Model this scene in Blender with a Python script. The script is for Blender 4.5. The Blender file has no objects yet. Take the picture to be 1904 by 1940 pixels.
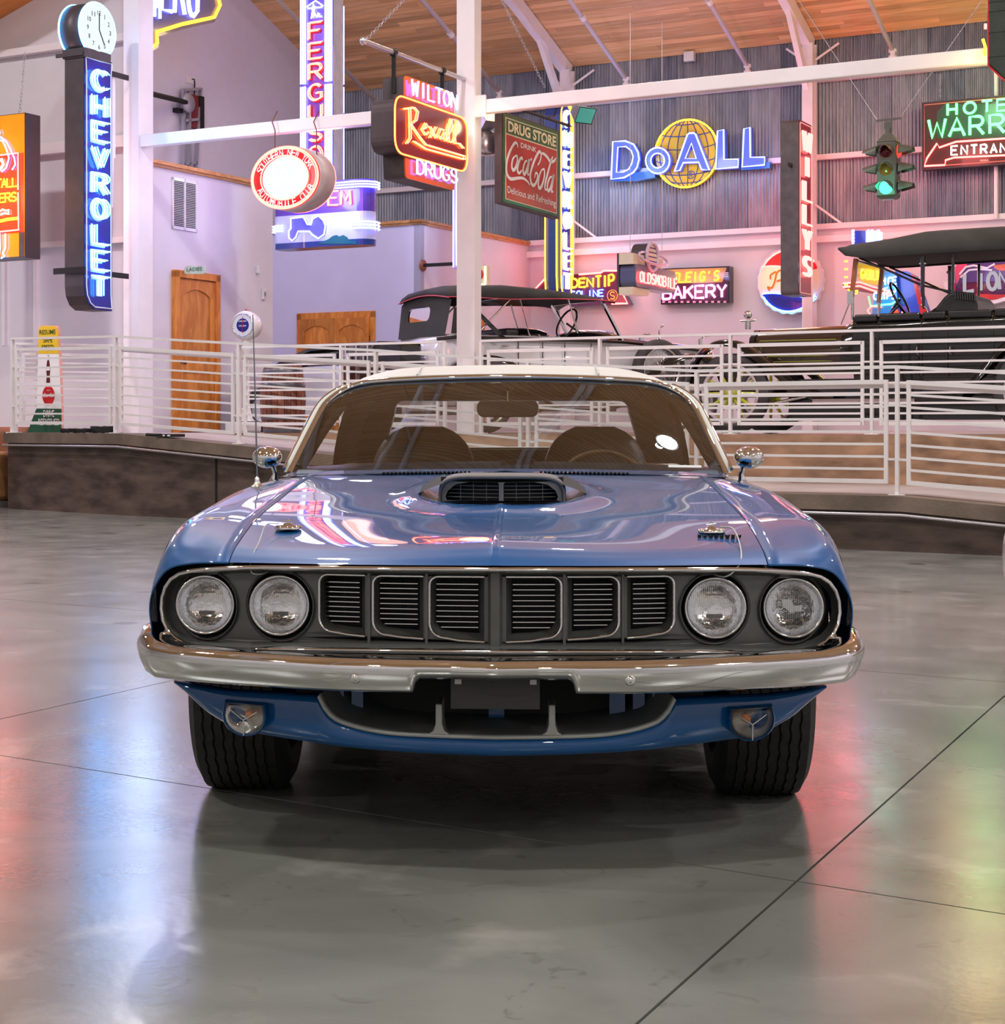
import bpy, math, random
from mathutils import Vector, Matrix
random.seed(7)
S = bpy.context.scene
COL = S.collection
# ---------------------------------------------------------------- camera, light, exposure
F_PX, CX, HY, CAM_H = 3300.0, 830.0, 806.0, 1.08
cam_d = bpy.data.cameras.new('camera')
cam_d.sensor_fit = 'AUTO'; cam_d.sensor_width = 36.0
cam_d.lens = F_PX / 1940.0 * 36.0
cam_d.shift_x = (952.0 - CX) / 1940.0
cam_d.shift_y = -(970.0 - HY) / 1940.0
cam_d.clip_end = 300
cam = bpy.data.objects.new('camera', cam_d); COL.objects.link(cam)
cam.location = (0, 0, CAM_H); cam.rotation_euler = (math.pi / 2, 0, 0)
S.camera = cam
S.view_settings.view_transform = 'Standard'; S.view_settings.look = 'None'
S.view_settings.exposure = -0.25; S.view_settings.gamma = 1.0
S.view_settings.use_curve_mapping = False
S.cycles.use_denoising = True; S.cycles.use_adaptive_sampling = True; S.cycles.adaptive_threshold = 0.03; S.cycles.adaptive_min_samples = 16
S.cycles.max_bounces = 10; S.cycles.diffuse_bounces = 4; S.cycles.glossy_bounces = 5
S.cycles.transparent_max_bounces = 24; S.cycles.transmission_bounces = 6
S.cycles.sample_clamp_indirect = 6.0
S.cycles.caustics_reflective = False; S.cycles.caustics_refractive = False
w = bpy.data.worlds.new('world'); S.world = w; w.use_nodes = True
w.node_tree.nodes['Background'].inputs[0].default_value = (0.6, 0.65, 0.8, 1)
w.node_tree.nodes['Background'].inputs[1].default_value = 0.3
TH = math.radians(29.3)
EX, EY = (math.cos(TH), -math.sin(TH)), (math.sin(TH), math.cos(TH))
RE, RN = -TH, math.pi / 2 - TH          # a thing facing the camera side / a thing facing along the hall
def B(a, b, z=0.0):
    return Vector((a * EX[0] + b * EY[0], a * EX[1] + b * EY[1], z))
def area(name, loc, size, power, col, rot=(0, 0, 0), sy=None, spread=None):
    d = bpy.data.lights.new(name, 'AREA'); d.energy = power; d.color = col; d.size = size
    if sy: d.shape = 'RECTANGLE'; d.size_y = sy
    else: d.shape = 'DISK'
    if spread: d.spread = spread
    o = bpy.data.objects.new(name, d); COL.objects.link(o); o.location = loc; o.rotation_euler = rot
    return o
def glow(name, loc, power, col, r=0.25):
    d = bpy.data.lights.new(name, 'POINT'); d.energy = power; d.color = col; d.shadow_soft_size = r
    o = bpy.data.objects.new(name, d); COL.objects.link(o); o.location = loc
    return o
LAMPS = [(a, b) for a in (-17.4, -9.6, -1.8, 6.0, 13.8) for b in (-8, 2.0, 12.0, 22.0)]
HB = 210.0
for a_, b_ in LAMPS:                                   # high-bay lamps hung from the roof, ring them further down
    glow('ceiling_fill_light', B(a_, b_, 10.15), 95, (1.0, .96, .90), .10)  # fill light added above each lamp to brighten the board ceiling
    area('highbay_light', B(a_, b_, 9.60), 0.5, HB * {-8: 1.2, 2.0: 1.6, 12.0: 2.5, 22.0: 1.0}[b_], (1.0, 0.93, 0.97) if b_ > 5 else (1.0, 1.0, .95))
# ---------------------------------------------------------------- helpers
class MB:
    def __init__(s): s.v = []; s.f = []; s.sm = []; s.mi = []; s.cur = 0
    def add(s, vs, fs, smooth=False):
        o = len(s.v); s.v += [tuple(p) for p in vs]
        for f in fs: s.f.append(tuple(i + o for i in f)); s.sm.append(smooth); s.mi.append(s.cur)
        return s
    def box(s, x0, x1, y0, y1, z0, z1, M=None):
        vs = [(x, y, z) for z in (z0, z1) for y in (y0, y1) for x in (x0, x1)]
        if M: vs = [M @ Vector(p) for p in vs]
        return s.add(vs, [(0, 2, 3, 1), (4, 5, 7, 6), (0, 1, 5, 4), (2, 6, 7, 3), (0, 4, 6, 2), (1, 3, 7, 5)])
    def bar(s, p, q, w, h=None, up=(0, 0, 1)):
        p, q = Vector(p), Vector(q); h = h or w; d = (q - p)
        if d.length < 1e-6: return s
        d.normalize(); u = Vector(up)
        if abs(d.dot(u)) > .98: u = Vector((0, 1, 0))
        r = d.cross(u).normalized(); u = r.cross(d).normalized()
        vs = [c + r * (sx * w / 2) + u * (sz * h / 2) for c in (p, q) for sx, sz in ((-1, -1), (1, -1), (1, 1), (-1, 1))]
        return s.add(vs, [(0, 1, 2, 3), (7, 6, 5, 4), (0, 4, 5, 1), (1, 5, 6, 2), (2, 6, 7, 3), (3, 7, 4, 0)])
    def tube(s, pts, r, n=8, closed=False, cap=True, rr=None):
        pts = [Vector(p) for p in pts]; m = len(pts)
        if m < 2: return s
        o = len(s.v); ref = None; rings = []
        for i in range(m):
            if closed: t = pts[(i + 1) % m] - pts[i - 1]
            else: t = pts[min(i + 1, m - 1)] - pts[max(i - 1, 0)]
            if t.length < 1e-9: t = Vector((0, 0, 1))
            t.normalize()
            if ref is None:
                ref = Vector((0, 1, 0)) if abs(t.y) < .9 else Vector((0, 0, 1))
            a = t.cross(ref)
            if a.length < 1e-6: a = t.orthogonal()
            a.normalize(); b = t.cross(a).normalized(); ref = a.cross(t) if a.cross(t).length > .1 else ref
            ri = rr[i] if rr else r
            rings.append([pts[i] + a * (ri * math.cos(2 * math.pi * k / n)) + b * (ri * math.sin(2 * math.pi * k / n)) for k in range(n)])
        vs = [p for g in rings for p in g]; fs = []
        for i in range(m if closed else m - 1):
            j = (i + 1) % m
            for k in range(n): fs.append((i * n + k, i * n + (k + 1) % n, j * n + (k + 1) % n, j * n + k))
        s.add(vs, fs, True)
        if cap and not closed:
            s.add(rings[0], [tuple(range(n))]); s.add(rings[-1], [tuple(reversed(range(n)))])
        return s
    def lathe(s, prof, n=32, M=None, smooth=True, cap=False):
        # prof: (r, h) around local z, then M
        vs = []
        for r, h in prof:
            for k in range(n):
                a = 2 * math.pi * k / n; p = Vector((r * math.cos(a), r * math.sin(a), h)); vs.append(M @ p if M else p)
        fs = [(i * n + k, i * n + (k + 1) % n, (i + 1) * n + (k + 1) % n, (i + 1) * n + k) for i in range(len(prof) - 1) for k in range(n)]
        s.add(vs, fs, smooth)
        if cap:
            s.add(vs[:n], [tuple(reversed(range(n)))]); s.add(vs[-n:], [tuple(range(n))])
        return s
    def prism(s, poly, y0, y1, M=None):
        # poly: (x, z) outline, extruded from y0 to y1
        n = len(poly); A = sum(poly[i][0] * poly[(i + 1) % n][1] - poly[(i + 1) % n][0] * poly[i][1] for i in range(n))
        if A < 0: poly = list(reversed(poly))
        vs = [(x, y0, z) for x, z in poly] + [(x, y1, z) for x, z in poly]
        if M: vs = [M @ Vector(p) for p in vs]
        fs = [tuple(range(n)), tuple(reversed(range(n, 2 * n)))] + [(i, i + n, (i + 1) % n + n, (i + 1) % n) for i in range(n)]
        return s.add(vs, fs)
    def ringprism(s, outer, inner, y0, y1, bev=0.0):
        n = len(outer); vs = [(x, y0, z) for x, z in outer] + [(x, y0, z) for x, z in inner] + [(x, y1, z) for x, z in outer] + [(x, y1, z) for x, z in inner]
        fs = []
        for i in range(n):
            j = (i + 1) % n
            fs += [(i, j, n + j, n + i), (2 * n + i, 3 * n + i, 3 * n + j, 2 * n + j), (i, 2 * n + i, 2 * n + j, j), (n + i, n + j, 3 * n + j, 3 * n + i)]
        return s.add(vs, fs)
    def grid(s, P, smooth=True, wrap=False):
        m = len(P); n = len(P[0]); vs = [p for row in P for p in row]; fs = []
        for i in range(m - 1):
            for j in range(n if wrap else n - 1):
                k = (j + 1) % n; fs.append((i * n + j, i * n + k, (i + 1) * n + k, (i + 1) * n + j))
        return s.add(vs, fs, smooth)
    def sphere(s, c, r, n=16, m=10, sc=(1, 1, 1)):
        P = []
        for i in range(m + 1):
            t = math.pi * i / m
            P.append([(c[0] + sc[0] * r * math.sin(t) * math.cos(2 * math.pi * k / n), c[1] + sc[1] * r * math.sin(t) * math.sin(2 * math.pi * k / n), c[2] + sc[2] * r * math.cos(t)) for k in range(n)])
        return s.grid(P, True, True)
    def mesh(s, name, mats, weld=False):
        me = bpy.data.meshes.new(name); me.from_pydata(s.v, [], s.f)
        me.polygons.foreach_set('use_smooth', s.sm)
        mats = mats if isinstance(mats, (list, tuple)) else [mats]
        for m in mats: me.materials.append(m)
        if len(mats) > 1: me.polygons.foreach_set('material_index', s.mi)
        me.update()
        return me
def link(name, data, parent=None, loc=(0, 0, 0), rz=0.0, **props):
    o = bpy.data.objects.new(name, data); COL.objects.link(o)
    if parent: o.parent = parent
    o.location = loc; o.rotation_euler = (0, 0, rz)
    for k, v in props.items(): o[k] = v
    return o
def thing(name, label, cat, loc=(0, 0, 0), rz=0.0, group=None):
    o = link(name, None, None, loc, rz, label=label, category=cat)
    o.empty_display_size = .1
    if group: o['group'] = group
    return o
def part(parent, name, mb, mat, label=None, **kw):
    o = link(name, mb.mesh(name, mat), parent, **kw)
    if label: o['label'] = label
    return o
def solo(name, mb, mat, label, cat, loc=(0, 0, 0), rz=0.0, group=None):
    o = link(name, mb.mesh(name, mat), None, loc, rz, label=label, category=cat)
    if group: o['group'] = group
    return o
def struct(name, mb, mat, rz=-TH, parent=None, loc=(0, 0, 0)):
    o = link(name, mb.mesh(name, mat), parent, loc, 0 if parent else rz)
    if not parent: o['kind'] = 'structure'
    return o
def bevel(o, w=.004, seg=2, ang=30):
    m = o.modifiers.new('bevel', 'BEVEL'); m.width = w; m.segments = seg; m.limit_method = 'ANGLE'; m.angle_limit = math.radians(ang)
    return o
def copy_tree(o, parent=None):
    c = o.copy(); COL.objects.link(c)
    if parent: c.parent = parent
    for ch in list(o.children): copy_tree(ch, c)
    return c
class Fr:
    """a local frame (location, heading): turns directions seen from the photo into points on its planes"""
    def __init__(s, loc, rz): s.l = Vector(loc); s.c, s.s = math.cos(rz), math.sin(rz); s.rz = rz
    def loc_of(s, p):
        d = Vector(p) - s.l; return Vector((d.x * s.c + d.y * s.s, -d.x * s.s + d.y * s.c, d.z))
    def world(s, p):
        return Vector((p[0] * s.c - p[1] * s.s, p[0] * s.s + p[1] * s.c, p[2])) + s.l
    def ray(s, px, py):
        o = s.loc_of((0, 0, CAM_H)); e = s.loc_of(Vector(((px - CX) / F_PX, 1, CAM_H + (HY - py) / F_PX))) - o
        return o, e
    def xz(s, px, py, y=0.0):
        o, d = s.ray(px, py); t = (y - o.y) / d.y; p = o + d * t; return (p.x, p.z)
    def yz(s, px, py, x=0.0):
        o, d = s.ray(px, py); t = (x - o.x) / d.x; p = o + d * t; return (p.y, p.z)
    def xy(s, px, py, z=0.0):
        o, d = s.ray(px, py); t = (z - o.z) / d.z; p = o + d * t; return (p.x, p.y)
def cr(P, n=8, closed=False):
    """Catmull-Rom through points"""
    P = [Vector(p) for p in P]; m = len(P); out = []
    rng = range(m) if closed else range(m - 1)
    for i in rng:
        p1, p2 = P[i], P[(i + 1) % m]
        p0 = P[i - 1] if (closed or i > 0) else p1 * 2 - p2
        p3 = P[(i + 2) % m] if (closed or i < m - 2) else p2 * 2 - p1
        for k in range(n):
            t = k / n
            out.append(0.5 * ((2 * p1) + (p2 - p0) * t + (2 * p0 - 5 * p1 + 4 * p2 - p3) * t * t + (3 * p1 - p0 - 3 * p2 + p3) * t ** 3))
    if not closed: out.append(P[-1])
    return out
def lerp(a, b, t): return a + (b - a) * t
def interp(xs, ys, x):
    if x <= xs[0]: return ys[0]
    if x >= xs[-1]: return ys[-1]
    for i in range(len(xs) - 1):
        if x <= xs[i + 1]:
            return lerp(ys[i], ys[i + 1], (x - xs[i]) / (xs[i + 1] - xs[i]))
def scr(xs, ys, x):
    """smooth (monotone-ish) interpolation"""
    n = len(xs)
    if x <= xs[0]: return ys[0]
    if x >= xs[-1]: return ys[-1]
    for i in range(n - 1):
        if x <= xs[i + 1]:
            h = xs[i + 1] - xs[i]; t = (x - xs[i]) / h
            m0 = (ys[i + 1] - ys[i - 1]) / (xs[i + 1] - xs[i - 1]) if i > 0 else (ys[i + 1] - ys[i]) / h
            m1 = (ys[i + 2] - ys[i]) / (xs[i + 2] - xs[i]) if i < n - 2 else (ys[i + 1] - ys[i]) / h
            return (2 * t ** 3 - 3 * t * t + 1) * ys[i] + (t ** 3 - 2 * t * t + t) * h * m0 + (-2 * t ** 3 + 3 * t * t) * ys[i + 1] + (t ** 3 - t * t) * h * m1
# ---------------------------------------------------------------- materials
MATS = {}
def mat(name, col, rough=.5, metal=0.0, coat=0.0, emit=None, es=0.0, var=0.0, vscale=6.0, bump=0.0, bscale=40.0, spec=.5, trans=0.0, ior=1.45, stretch=None, col2=None, rvar=0.0, coatr=.03, alpha=1.0):
    if name in MATS: return MATS[name]
    m = bpy.data.materials.new(name); m.use_nodes = True; nt = m.node_tree; N = nt.nodes; L = nt.links
    p = N['Principled BSDF']
    p.inputs['Base Color'].default_value = (*col, 1); p.inputs['Roughness'].default_value = rough
    p.inputs['Metallic'].default_value = metal; p.inputs['Coat Weight'].default_value = coat; p.inputs['Coat Roughness'].default_value = coatr
    p.inputs['Specular IOR Level'].default_value = spec; p.inputs['Transmission Weight'].default_value = trans; p.inputs['IOR'].default_value = ior
    p.inputs['Alpha'].default_value = alpha
    if emit: p.inputs['Emission Color'].default_value = (*emit, 1); p.inputs['Emission Strength'].default_value = es
    tc = N.new('ShaderNodeTexCoord'); mp = N.new('ShaderNodeMapping'); L.new(tc.outputs['Object'], mp.inputs[0])
    if stretch: mp.inputs['Scale'].default_value = stretch
    nz = N.new('ShaderNodeTexNoise'); nz.inputs['Scale'].default_value = vscale; nz.inputs['Detail'].default_value = 6; L.new(mp.outputs[0], nz.inputs['Vector'])
    if var > 0 or col2:
        mx = N.new('ShaderNodeMix'); mx.data_type = 'RGBA'
        c2 = col2 or tuple(max(0, c * (1 - var)) for c in col); c1 = col if col2 else tuple(min(1, c * (1 + var)) for c in col)
        mx.inputs['A'].default_value = (*c2, 1); mx.inputs['B'].default_value = (*c1, 1)
        rp = N.new('ShaderNodeValToRGB'); rp.color_ramp.elements[0].position = .32; rp.color_ramp.elements[1].position = .68
        L.new(nz.outputs['Fac'], rp.inputs[0]); L.new(rp.outputs[0], mx.inputs['Factor']); L.new(mx.outputs['Result'], p.inputs['Base Color'])
    if rvar > 0:
        mr = N.new('ShaderNodeMapRange'); mr.inputs['To Min'].default_value = max(0, rough - rvar); mr.inputs['To Max'].default_value = rough + rvar
        L.new(nz.outputs['Fac'], mr.inputs[0]); L.new(mr.outputs[0], p.inputs['Roughness'])
    if bump > 0:
        n2 = N.new('ShaderNodeTexNoise'); n2.inputs['Scale'].default_value = bscale; n2.inputs['Detail'].default_value = 4; L.new(mp.outputs[0], n2.inputs['Vector'])
        bp = N.new('ShaderNodeBump'); bp.inputs['Strength'].default_value = bump; bp.inputs['Distance'].default_value = .01
        L.new(n2.outputs['Fac'], bp.inputs['Height']); L.new(bp.outputs[0], p.inputs['Normal'])
    MATS[name] = m
    return m
def neon(name, col, s):
    if name in MATS: return MATS[name]
    m = bpy.data.materials.new(name); m.use_nodes = True; nt = m.node_tree; nt.nodes.clear()
    if name.endswith('neon'): s *= 1.5
    e = nt.nodes.new('ShaderNodeEmission'); e.inputs[0].default_value = (*col, 1); e.inputs[1].default_value = s
    o = nt.nodes.new('ShaderNodeOutputMaterial'); nt.links.new(e.outputs[0], o.inputs[0]); MATS[name] = m
    return m
def glass(name, tint=(1, 1, 1), refl=1.0, ior=1.5):
    """thin glass: fresnel reflection over a clear pane"""
    m = bpy.data.materials.new(name); m.use_nodes = True; nt = m.node_tree; N = nt.nodes; L = nt.links; N.clear()
    fr = N.new('ShaderNodeFresnel'); fr.inputs[0].default_value = ior
    mu = N.new('ShaderNodeMath'); mu.operation = 'MULTIPLY'; mu.inputs[1].default_value = refl; mu.use_clamp = True; L.new(fr.outputs[0], mu.inputs[0])
    tr = N.new('ShaderNodeBsdfTransparent'); tr.inputs[0].default_value = (*tint, 1)
    gl = N.new('ShaderNodeBsdfGlossy'); gl.inputs['Roughness'].default_value = .01
    mx = N.new('ShaderNodeMixShader'); L.new(mu.outputs[0], mx.inputs[0]); L.new(tr.outputs[0], mx.inputs[1]); L.new(gl.outputs[0], mx.inputs[2])
    o = N.new('ShaderNodeOutputMaterial'); L.new(mx.outputs[0], o.inputs[0]); MATS[name] = m
    return m
def wood(name, c1, c2, scale=(1, 1, 1), rough=.45, ring=3.0):
    m = bpy.data.materials.new(name); m.use_nodes = True; nt = m.node_tree; N = nt.nodes; L = nt.links; p = N['Principled BSDF']
    tc = N.new('ShaderNodeTexCoord'); mp = N.new('ShaderNodeMapping'); mp.inputs['Scale'].default_value = scale; L.new(tc.outputs['Object'], mp.inputs[0])
    oi = N.new('ShaderNodeObjectInfo'); ad = N.new('ShaderNodeVectorMath'); ad.operation = 'ADD'; L.new(mp.outputs[0], ad.inputs[0])
    sc = N.new('ShaderNodeMath'); sc.operation = 'MULTIPLY'; sc.inputs[1].default_value = 37.0; L.new(oi.outputs['Random'], sc.inputs[0]); L.new(sc.outputs[0], ad.inputs[1])
    nz = N.new('ShaderNodeTexNoise'); nz.inputs['Scale'].default_value = 2.2; nz.inputs['Detail'].default_value = 5; nz.inputs['Distortion'].default_value = .6; L.new(ad.outputs[0], nz.inputs['Vector'])
    wv = N.new('ShaderNodeMath'); wv.operation = 'MULTIPLY'; wv.inputs[1].default_value = ring * 9; L.new(nz.outputs['Fac'], wv.inputs[0])
    sn = N.new('ShaderNodeMath'); sn.operation = 'SINE'; L.new(wv.outputs[0], sn.inputs[0])
    mr = N.new('ShaderNodeMapRange'); mr.inputs['From Min'].default_value = -1; mr.inputs['From Max'].default_value = 1; L.new(sn.outputs[0], mr.inputs[0])
    mx = N.new('ShaderNodeMix'); mx.data_type = 'RGBA'; mx.inputs['A'].default_value = (*c1, 1); mx.inputs['B'].default_value = (*c2, 1); L.new(mr.outputs[0], mx.inputs['Factor'])
    hs = N.new('ShaderNodeHueSaturation'); L.new(mx.outputs['Result'], hs.inputs['Color'])
    m2 = N.new('ShaderNodeMapRange'); m2.inputs['To Min'].default_value = .72; m2.inputs['To Max'].default_value = 1.2; L.new(oi.outputs['Random'], m2.inputs[0]); L.new(m2.outputs[0], hs.inputs['Value'])
    L.new(hs.outputs[0], p.inputs['Base Color']); p.inputs['Roughness'].default_value = rough
    MATS[name] = m
    return m
# ---------------------------------------------------------------- writing
_TXT = {}
def text_geo(body, bold=0.0):
    """flat letters from Blender's built-in font, fitted to the unit box: (verts, faces)"""
    key = (body, bold)
    if key in _TXT: return _TXT[key]
    cu = bpy.data.curves.new('lettering', 'FONT'); cu.body = body; cu.offset = bold; cu.resolution_u = 3
    o = bpy.data.objects.new('lettering', cu); COL.objects.link(o)
    dg = bpy.context.evaluated_depsgraph_get(); me = bpy.data.meshes.new_from_object(o.evaluated_get(dg))
    vs = [tuple(v.co) for v in me.vertices]; fs = [tuple(p.vertices) for p in me.polygons]
    bpy.data.objects.remove(o); bpy.data.curves.remove(cu); bpy.data.meshes.remove(me)
    x0 = min(v[0] for v in vs); x1 = max(v[0] for v in vs); y0 = min(v[1] for v in vs); y1 = max(v[1] for v in vs)
    vs = [((v[0] - x0) / (x1 - x0), (v[1] - y0) / max(1e-6, y1 - y0)) for v in vs]
    _TXT[key] = (vs, fs); return _TXT[key]
def put_text(mb, body, x0, z0, x1, z1, y, bold=0.0, slant=0.0, skew=0.0):
    """x0..x1 wide, z0..z1 high on the plane y; skew lifts the right end"""
    vs, fs = text_geo(body, bold)
    P = [(x0 + (x1 - x0) * (u + slant * v), y, z0 + (z1 - z0) * v + skew * u) for u, v in vs]
    # face towards -y
    mb.add(P, [f for f in fs]); return mb
def arc(cx, cy, rx, ry, a0, a1, n=8):
    return [(cx + rx * math.cos(math.radians(lerp(a0, a1, i / n))), cy + ry * math.sin(math.radians(lerp(a0, a1, i / n)))) for i in range(n + 1)]
SF = {
 'A': [[(0, 0), (.5, 1), (1, 0)], [(.2, .36), (.8, .36)]],
 'B': [[(0, 0), (0, 1), (.6, 1)] + arc(.6, .76, .34, .24, 90, -90, 6) + [(0.05, .52)], [(.6, .52)] + arc(.6, .26, .4, .26, 90, -90, 6) + [(0, 0)]],
 'C': [arc(.55, .5, .55, .5, 45, 315, 12)],
 'D': [[(0, 0), (0, 1), (.45, 1)] + arc(.45, .5, .55, .5, 90, -90, 10) + [(0, 0)]],
 'E': [[(1, 1), (0, 1), (0, 0), (1, 0)], [(0, .52), (.8, .52)]],
 'F': [[(1, 1), (0, 1), (0, 0)], [(0, .52), (.8, .52)]],
 'G': [arc(.52, .5, .52, .5, 45, 300, 12) + [(.98, .12), (.98, .45), (.6, .45)]],
 'H': [[(0, 0), (0, 1)], [(1, 0), (1, 1)], [(0, .5), (1, .5)]],
 'I': [[(.5, 0), (.5, 1)]],
 'K': [[(0, 0), (0, 1)], [(1, 1), (.05, .45)], [(.35, .62), (1, 0)]],
 'L': [[(0, 1), (0, 0), (1, 0)]],
 'M': [[(0, 0), (.08, 1), (.5, .3), (.92, 1), (1, 0)]],
 'N': [[(0, 0), (0, 1), (1, 0), (1, 1)]],
 'O': [arc(.5, .5, .5, .5, 90, 450, 16)],
 'P': [[(0, 0), (0, 1), (.6, 1)] + arc(.6, .73, .38, .27, 90, -90, 6) + [(0, .46)]],
 'R': [[(0, 0), (0, 1), (.6, 1)] + arc(.6, .74, .36, .26, 90, -90, 6) + [(0.05, .48)], [(.5, .48), (1, 0)]],
 'S': [arc(.5, .74, .44, .26, 30, 270, 10) + arc(.5, .24, .46, .24, 90, -150, 10)],
 'T': [[(0, 1), (1, 1)], [(.5, 1), (.5, 0)]],
 'U': [[(0, 1), (0, .35)] + arc(.5, .35, .5, .35, 180, 360, 8) + [(1, 1)]],
 'V': [[(0, 1), (.5, 0), (1, 1)]],
 'W': [[(0, 1), (.22, 0), (.5, .8), (.78, 0), (1, 1)]],
 'X': [[(0, 0), (1, 1)], [(0, 1), (1, 0)]],
 'Y': [[(0, 1), (.5, .48), (1, 1)], [(.5, .48), (.5, 0)]],
 "'": [[(.4, 1), (.3, .78)]],
 'Q': [arc(.5, .5, .5, .5, 90, 450, 16), [(.6, .3), (1, 0)]],
 'e': [[(.06, .3), (.95, .3)] + arc(.5, .3, .46, .3, 0, 300, 10)],
 'x': [[(0, 0), (.9, .6)], [(0, .6), (1, 0)]],
 'a': [arc(.5, .3, .45, .3, 40, 320, 10), [(.95, .6), (.95, .05), (1.05, 0)]],
 'l': [[(.0, .0), (.55, .75), (.5, 1), (.3, .95), (.3, .1), (.5, 0), (.8, .2)]],
 'h': [[(0, 0), (.25, 1)], [(.05, .35), (.4, .6), (.7, .5), (.6, 0), (.9, .1)]],
 's': [arc(.5, .45, .35, .16, 30, 270, 6) + arc(.5, .15, .36, .15, 90, -150, 6)],
 'i': [[(.5, .55), (.4, .1), (.6, 0)], [(.58, .8), (.6, .86)]],
 'p': [[(.1, .55), (.1, -.4)], arc(.5, .3, .4, .28, 160, -160, 10)],
}
def letter_tubes(mb, ch, x0, z0, w, h, y, r, slant=0.0, n=6, skew=0.0):
    for st in SF.get(ch, []):
        pts = [(x0 + w * (u + slant * v), y, z0 + h * v + skew * u * w) for u, v in st]
        mb.tube(pts, r, n)
    return mb
def neon_word(th, word, x0, z0, x1, z1, y, r, m, gap=.28, slant=0.0, double=0.0, pname='neon_letter', skew=0.0):
    """tube letters between x0..x1 (base z0, top z1); skew = rise per metre; one part per letter"""
    n = len(word); W = (x1 - x0) / (n + (n - 1) * gap)
    for i, ch in enumerate(word):
        if ch == ' ': continue
        x = x0 + i * W * (1 + gap); mb = MB(); k = (x - x0) * skew
        ww, xx = (W, x) if ch not in 'I' else (W * .3, x + W * .35)
        letter_tubes(mb, ch, xx, z0 + k, ww, z1 - z0, y, r, slant, skew=skew)
        if double: letter_tubes(mb, ch, xx + double, z0 + k + double * .3, ww, z1 - z0, y, r, slant, skew=skew)
        part(th, pname, mb, m)
# ================================================================ materials of the hall
M_white = mat('white_wall_paint', (.70, .685, .73), .55, var=.03, vscale=2)
M_blue_wall = mat('lilac_wall_paint', (.60, .60, .86), .55, var=.03, vscale=2)
M_steel = mat('white_painted_steel', (.84, .80, .82), .35, var=.03, vscale=3)
M_rail = mat('cream_rail_paint', (.76, .73, .73), .35, var=.03, vscale=8)
M_galv = mat('galvanised_sheet', (.34, .37, .43), .38, metal=.75, col2=(.19, .21, .26), vscale=3, rvar=.12, bump=.15, bscale=25)
M_conc_l = mat('brown_stained_concrete', (.135, .092, .075), .5, col2=(.045, .031, .026), vscale=4.5, stretch=(.6, .6, 1.8), bump=.3, bscale=8)
M_curb = mat('concrete_curb', (.20, .15, .115), .6, col2=(.11, .085, .065), vscale=3, bump=.3, bscale=30)
M_conc_r = mat('tan_concrete', (.42, .25, .15), .7, col2=(.17, .10, .06), vscale=3.5, stretch=(.7, .7, 1.5), bump=.3, bscale=10)
M_deck = mat('pinkish_deck_concrete', (.46, .40, .38), .45, col2=(.36, .31, .30), vscale=1.5)  # pinkish grey concrete in two mottled tones
M_trimw = wood('honey_trim_wood', (.62, .33, .13), (.48, .23, .08), (2, 2, 9))
M_board = wood('pine_ceiling_board', (.80, .50, .25), (.68, .38, .16), (.35, 5, 5), rough=.5, ring=2)
M_dark = mat('black_gap', (.01, .01, .01), .8)
def floor_mat():
    m = bpy.data.materials.new('polished_concrete'); m.use_nodes = True; nt = m.node_tree; N = nt.nodes; L = nt.links; p = N['Principled BSDF']
    tc = N.new('ShaderNodeTexCoord')
    def noise(sc, det=6, dist=0, st=None):
        v = tc.outputs['Object']
        if st: mp = N.new('ShaderNodeMapping'); mp.inputs['Scale'].default_value = st; L.new(v, mp.inputs[0]); v = mp.outputs[0]
        n = N.new('ShaderNodeTexNoise'); n.inputs['Scale'].default_value = sc; n.inputs['Detail'].default_value = det; n.inputs['Distortion'].default_value = dist; L.new(v, n.inputs['Vector']); return n.outputs['Fac']
    def mixc(f, a, b):
        x = N.new('ShaderNodeMix'); x.data_type = 'RGBA'
        for k, q in (('A', a), ('B', b)):
            if isinstance(q, tuple): x.inputs[k].default_value = (*q, 1)
            else: L.new(q, x.inputs[k])
        L.new(f, x.inputs['Factor']); return x.outputs['Result']
    def ramp(f, a, b):
        r = N.new('ShaderNodeMapRange'); r.inputs['From Min'].default_value = a; r.inputs['From Max'].default_value = b; L.new(f, r.inputs[0]); return r.outputs[0]
    c = mixc(ramp(noise(1.1, 8, .8), .35, .65), (.135, .142, .130), (.235, .240, .220))
    c = mixc(ramp(noise(7, 8, 1.5, (1, 1, 1)), .62, .8), c, (.12, .115, .095))
    c = mixc(ramp(noise(2.6, 7, .4), .58, .75), c, (.33, .325, .30))
    # scattered oily spots
    vo = N.new('ShaderNodeTexVoronoi'); vo.inputs['Scale'].default_value = 1.5; L.new(tc.outputs['Object'], vo.inputs['Vector'])
    nz = noise(9, 4); ad = N.new('ShaderNodeMath'); ad.operation = 'MULTIPLY_ADD'; ad.inputs[1].default_value = .10; L.new(nz, ad.inputs[0]); L.new(vo.outputs['Distance'], ad.inputs[2])
    c = mixc(ramp(ad.outputs[0], .17, .14), c, (.075, .07, .058))
    L.new(c, p.inputs['Base Color'])
    mr = N.new('ShaderNodeMapRange'); mr.inputs['To Min'].default_value = .13; mr.inputs['To Max'].default_value = .26; L.new(noise(3, 5), mr.inputs[0]); L.new(mr.outputs[0], p.inputs['Roughness'])
    bp = N.new('ShaderNodeBump'); bp.inputs['Strength'].default_value = .10; bp.inputs['Distance'].default_value = .004; L.new(noise(45, 5), bp.inputs['Height']); L.new(bp.outputs[0], p.inputs['Normal'])
    p.inputs['Specular IOR Level'].default_value = .9
    return m
M_floor = floor_mat()
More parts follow.
